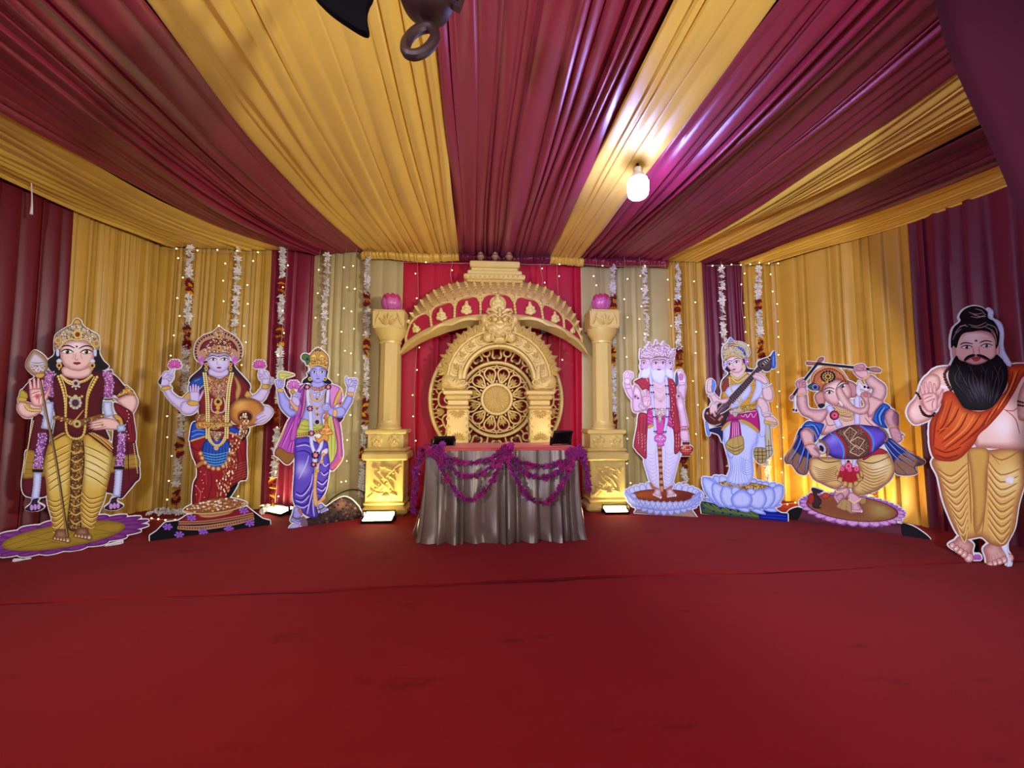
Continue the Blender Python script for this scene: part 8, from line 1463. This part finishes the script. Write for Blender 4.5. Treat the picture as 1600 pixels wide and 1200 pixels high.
f.ls('orange_cloth', [[(420, 900), (350, 1100), (330, 1300)], [(500, 900), (430, 1100), (360, 1180)], [(560, 960), (500, 1080), (380, 1200)], [(640, 1000), (560, 1150), (400, 1280)], [(760, 1010), (640, 1180), (430, 1340)], [(860, 960), (740, 1150), (560, 1300)], [(960, 860), (830, 1060), (640, 1230)], [(1040, 640), (990, 820), (860, 1020)], [(1100, 620), (1030, 790), (930, 960)], [(350, 1380), (450, 1410), (560, 1380)], [(340, 1320), (450, 1360), (580, 1310)]], 16, (150, 50, 30)); f.ls('orange_cloth', [[(450, 900), (390, 1100)], [(530, 950), (470, 1090)], [(600, 1010), (530, 1140), (420, 1240)], [(700, 1020), (610, 1160), (430, 1310)], [(900, 940), (790, 1110)], [(1070, 640), (1010, 800), (900, 980)], [(380, 1160), (460, 1140)]], 12, (236, 150, 84))
f.s('arm#right', [(1170, 690), (1230, 700), (1290, 800), (1320, 1000), (1330, 1250), (1290, 1500), (1210, 1520), (1190, 1300), (1150, 1100), (1085, 1060), (1080, 880), (1120, 760)], SK, SE, 50); f.beads('arm#right', [(1085, 905), (1150, 920), (1220, 910)], 9, (70, 30, 30), None, 18); f.beads('arm#right', [(1085, 940), (1150, 948), (1220, 940)], 9, (70, 30, 30), None, 18)
f.s('water_pot', [(1150, 1490), (1190, 1450), (1290, 1450), (1340, 1500), (1340, 1570), (1280, 1620), (1200, 1620), (1150, 1570)], (186, 96, 70), (110, 50, 40), 30); f.l('water_pot', [(1180, 1460), (1300, 1460)], 20, (216, 140, 110))
f.hand('hand#raised', (300, 900), 152, -.1, 1, (238, 198, 190), (176, 100, 104)); f.beads('bracelet#wrist', [(210, 950), (240, 1020), (300, 1040), (340, 1010)], 10, (50, 24, 24), (120, 60, 50), 17); f.beads('bracelet#wrist', [(225, 985), (270, 1030), (330, 1035)], 9, (50, 24, 24), None, 17); f.beads('bracelet#arm', [(178, 830), (200, 850), (212, 880)], 10, (40, 20, 22), None, 17); f.beads('necklace', [(475, 600), (430, 660), (450, 740), (485, 800)], 14, (60, 28, 26), (140, 80, 60), 24)
f.s('head', [(500, 440), (520, 360), (580, 290), (700, 270), (820, 290), (885, 360), (895, 480), (860, 540), (780, 560), (600, 560), (540, 540), (505, 500)], (236, 198, 186), (176, 116, 108), 40, hl=(690, 340, 120, (242, 222, 220))); f.s('head/ear', [(495, 420), (520, 420), (525, 520), (505, 520)], (226, 180, 170), SE, 10); f.s('head/ear', [(885, 420), (912, 400), (915, 480), (890, 490)], (226, 180, 170), SE, 10)
HA, HE = (34, 26, 30), (18, 14, 18)
f.s('hair', [(488, 430), (486, 340), (510, 250), (570, 190), (560, 150), (600, 90), (680, 58), (760, 70), (810, 110), (815, 160), (880, 200), (915, 260), (912, 380), (885, 440), (878, 360), (840, 300), (760, 275), (680, 285), (600, 300), (560, 350), (535, 430), (510, 410)], HA, HE, 30); f.ls('hair', [[(640, 110), (700, 130), (770, 120)], [(660, 150), (730, 160), (800, 130)], [(700, 80), (760, 100), (790, 140)], [(640, 220), (720, 235), (800, 200)], [(780, 240), (860, 280), (890, 360)], [(800, 215), (880, 250), (900, 320)], [(520, 300), (560, 250), (620, 220)], [(500, 360), (530, 300), (580, 260)], [(660, 240), (740, 250), (820, 225)]], 9, (150, 128, 124)); f.ls('hair', [[(680, 130), (740, 150), (800, 150)], [(560, 240), (600, 230), (640, 240)], [(840, 280), (880, 330), (890, 400)]], 6, (190, 170, 166))
f.eye('head/eye#l', (625, 425), 50, 17, (70, 50, 44), tilt=-.03, brow=False, lid=(70, 40, 40)); f.eye('head/eye#r', (800, 412), 50, 17, (70, 50, 44), tilt=-.05, brow=False, lid=(70, 40, 40))
f.ls('head', [[(565, 402), (605, 384), (682, 394)], [(738, 386), (790, 366), (850, 376)]], 11, (60, 36, 36)); f.ls('head', [[(680, 430), (685, 470), (670, 490)], [(735, 420), (735, 460), (748, 485)], [(690, 490), (715, 498), (738, 488)]], 9, (196, 130, 120)); f.dots('head', [(708, 366)], 15, (160, 110, 50), 11); f.dots('head', [(708, 366)], 6, (140, 50, 40)); f.ls('head', [[(600, 335), (700, 318), (820, 330)], [(590, 355), (680, 345)]], 7, (246, 232, 232))
f.s('beard', [(530, 500), (560, 535), (610, 550), (660, 520), (700, 512), (760, 520), (800, 545), (860, 520), (890, 490), (940, 530), (985, 610), (985, 740), (930, 860), (860, 950), (780, 985), (680, 985), (600, 960), (540, 870), (490, 780), (460, 680), (480, 590)], (42, 36, 42), (20, 16, 20), 60, hl=(740, 800, 130, (84, 78, 90)))
for i in range(26):
    x = 500 + i * 18; f.l('beard', [(x + 60 * math.sin(i), 600 + 30 * math.cos(i * 2)), (x + 20 * math.sin(i * 3), 720), (640 + (x - 720) * .55 + 120, 900 + 30 * math.sin(i * 5))], 6, (90, 82, 92) if i % 2 else (24, 18, 22))
f.s('beard/mouth_gap', [(610, 550), (660, 515), (710, 505), (760, 515), (805, 545), (760, 570), (700, 582), (650, 572)], (222, 170, 160), (120, 70, 66), 14, sil=False); f.s('beard/mouth', [(668, 522), (690, 508), (708, 514), (726, 508), (748, 522), (722, 548), (690, 548)], (196, 96, 92), (140, 56, 60), 8, sil=False); f.l('beard/mouth', [(668, 523), (708, 528), (748, 522)], 5, (100, 36, 40)); f.ls('beard', [[(600, 545), (640, 510), (700, 492)], [(712, 492), (770, 508), (830, 540)]], 26, (40, 32, 36))
f.s('foam_edge', [(820, 80), (862, 110), (862, 165), (930, 210), (955, 290), (955, 440), (1022, 575), (985, 590), (930, 500), (915, 300), (870, 200), (815, 150)], (206, 218, 244), None, 8); 
f.finish()
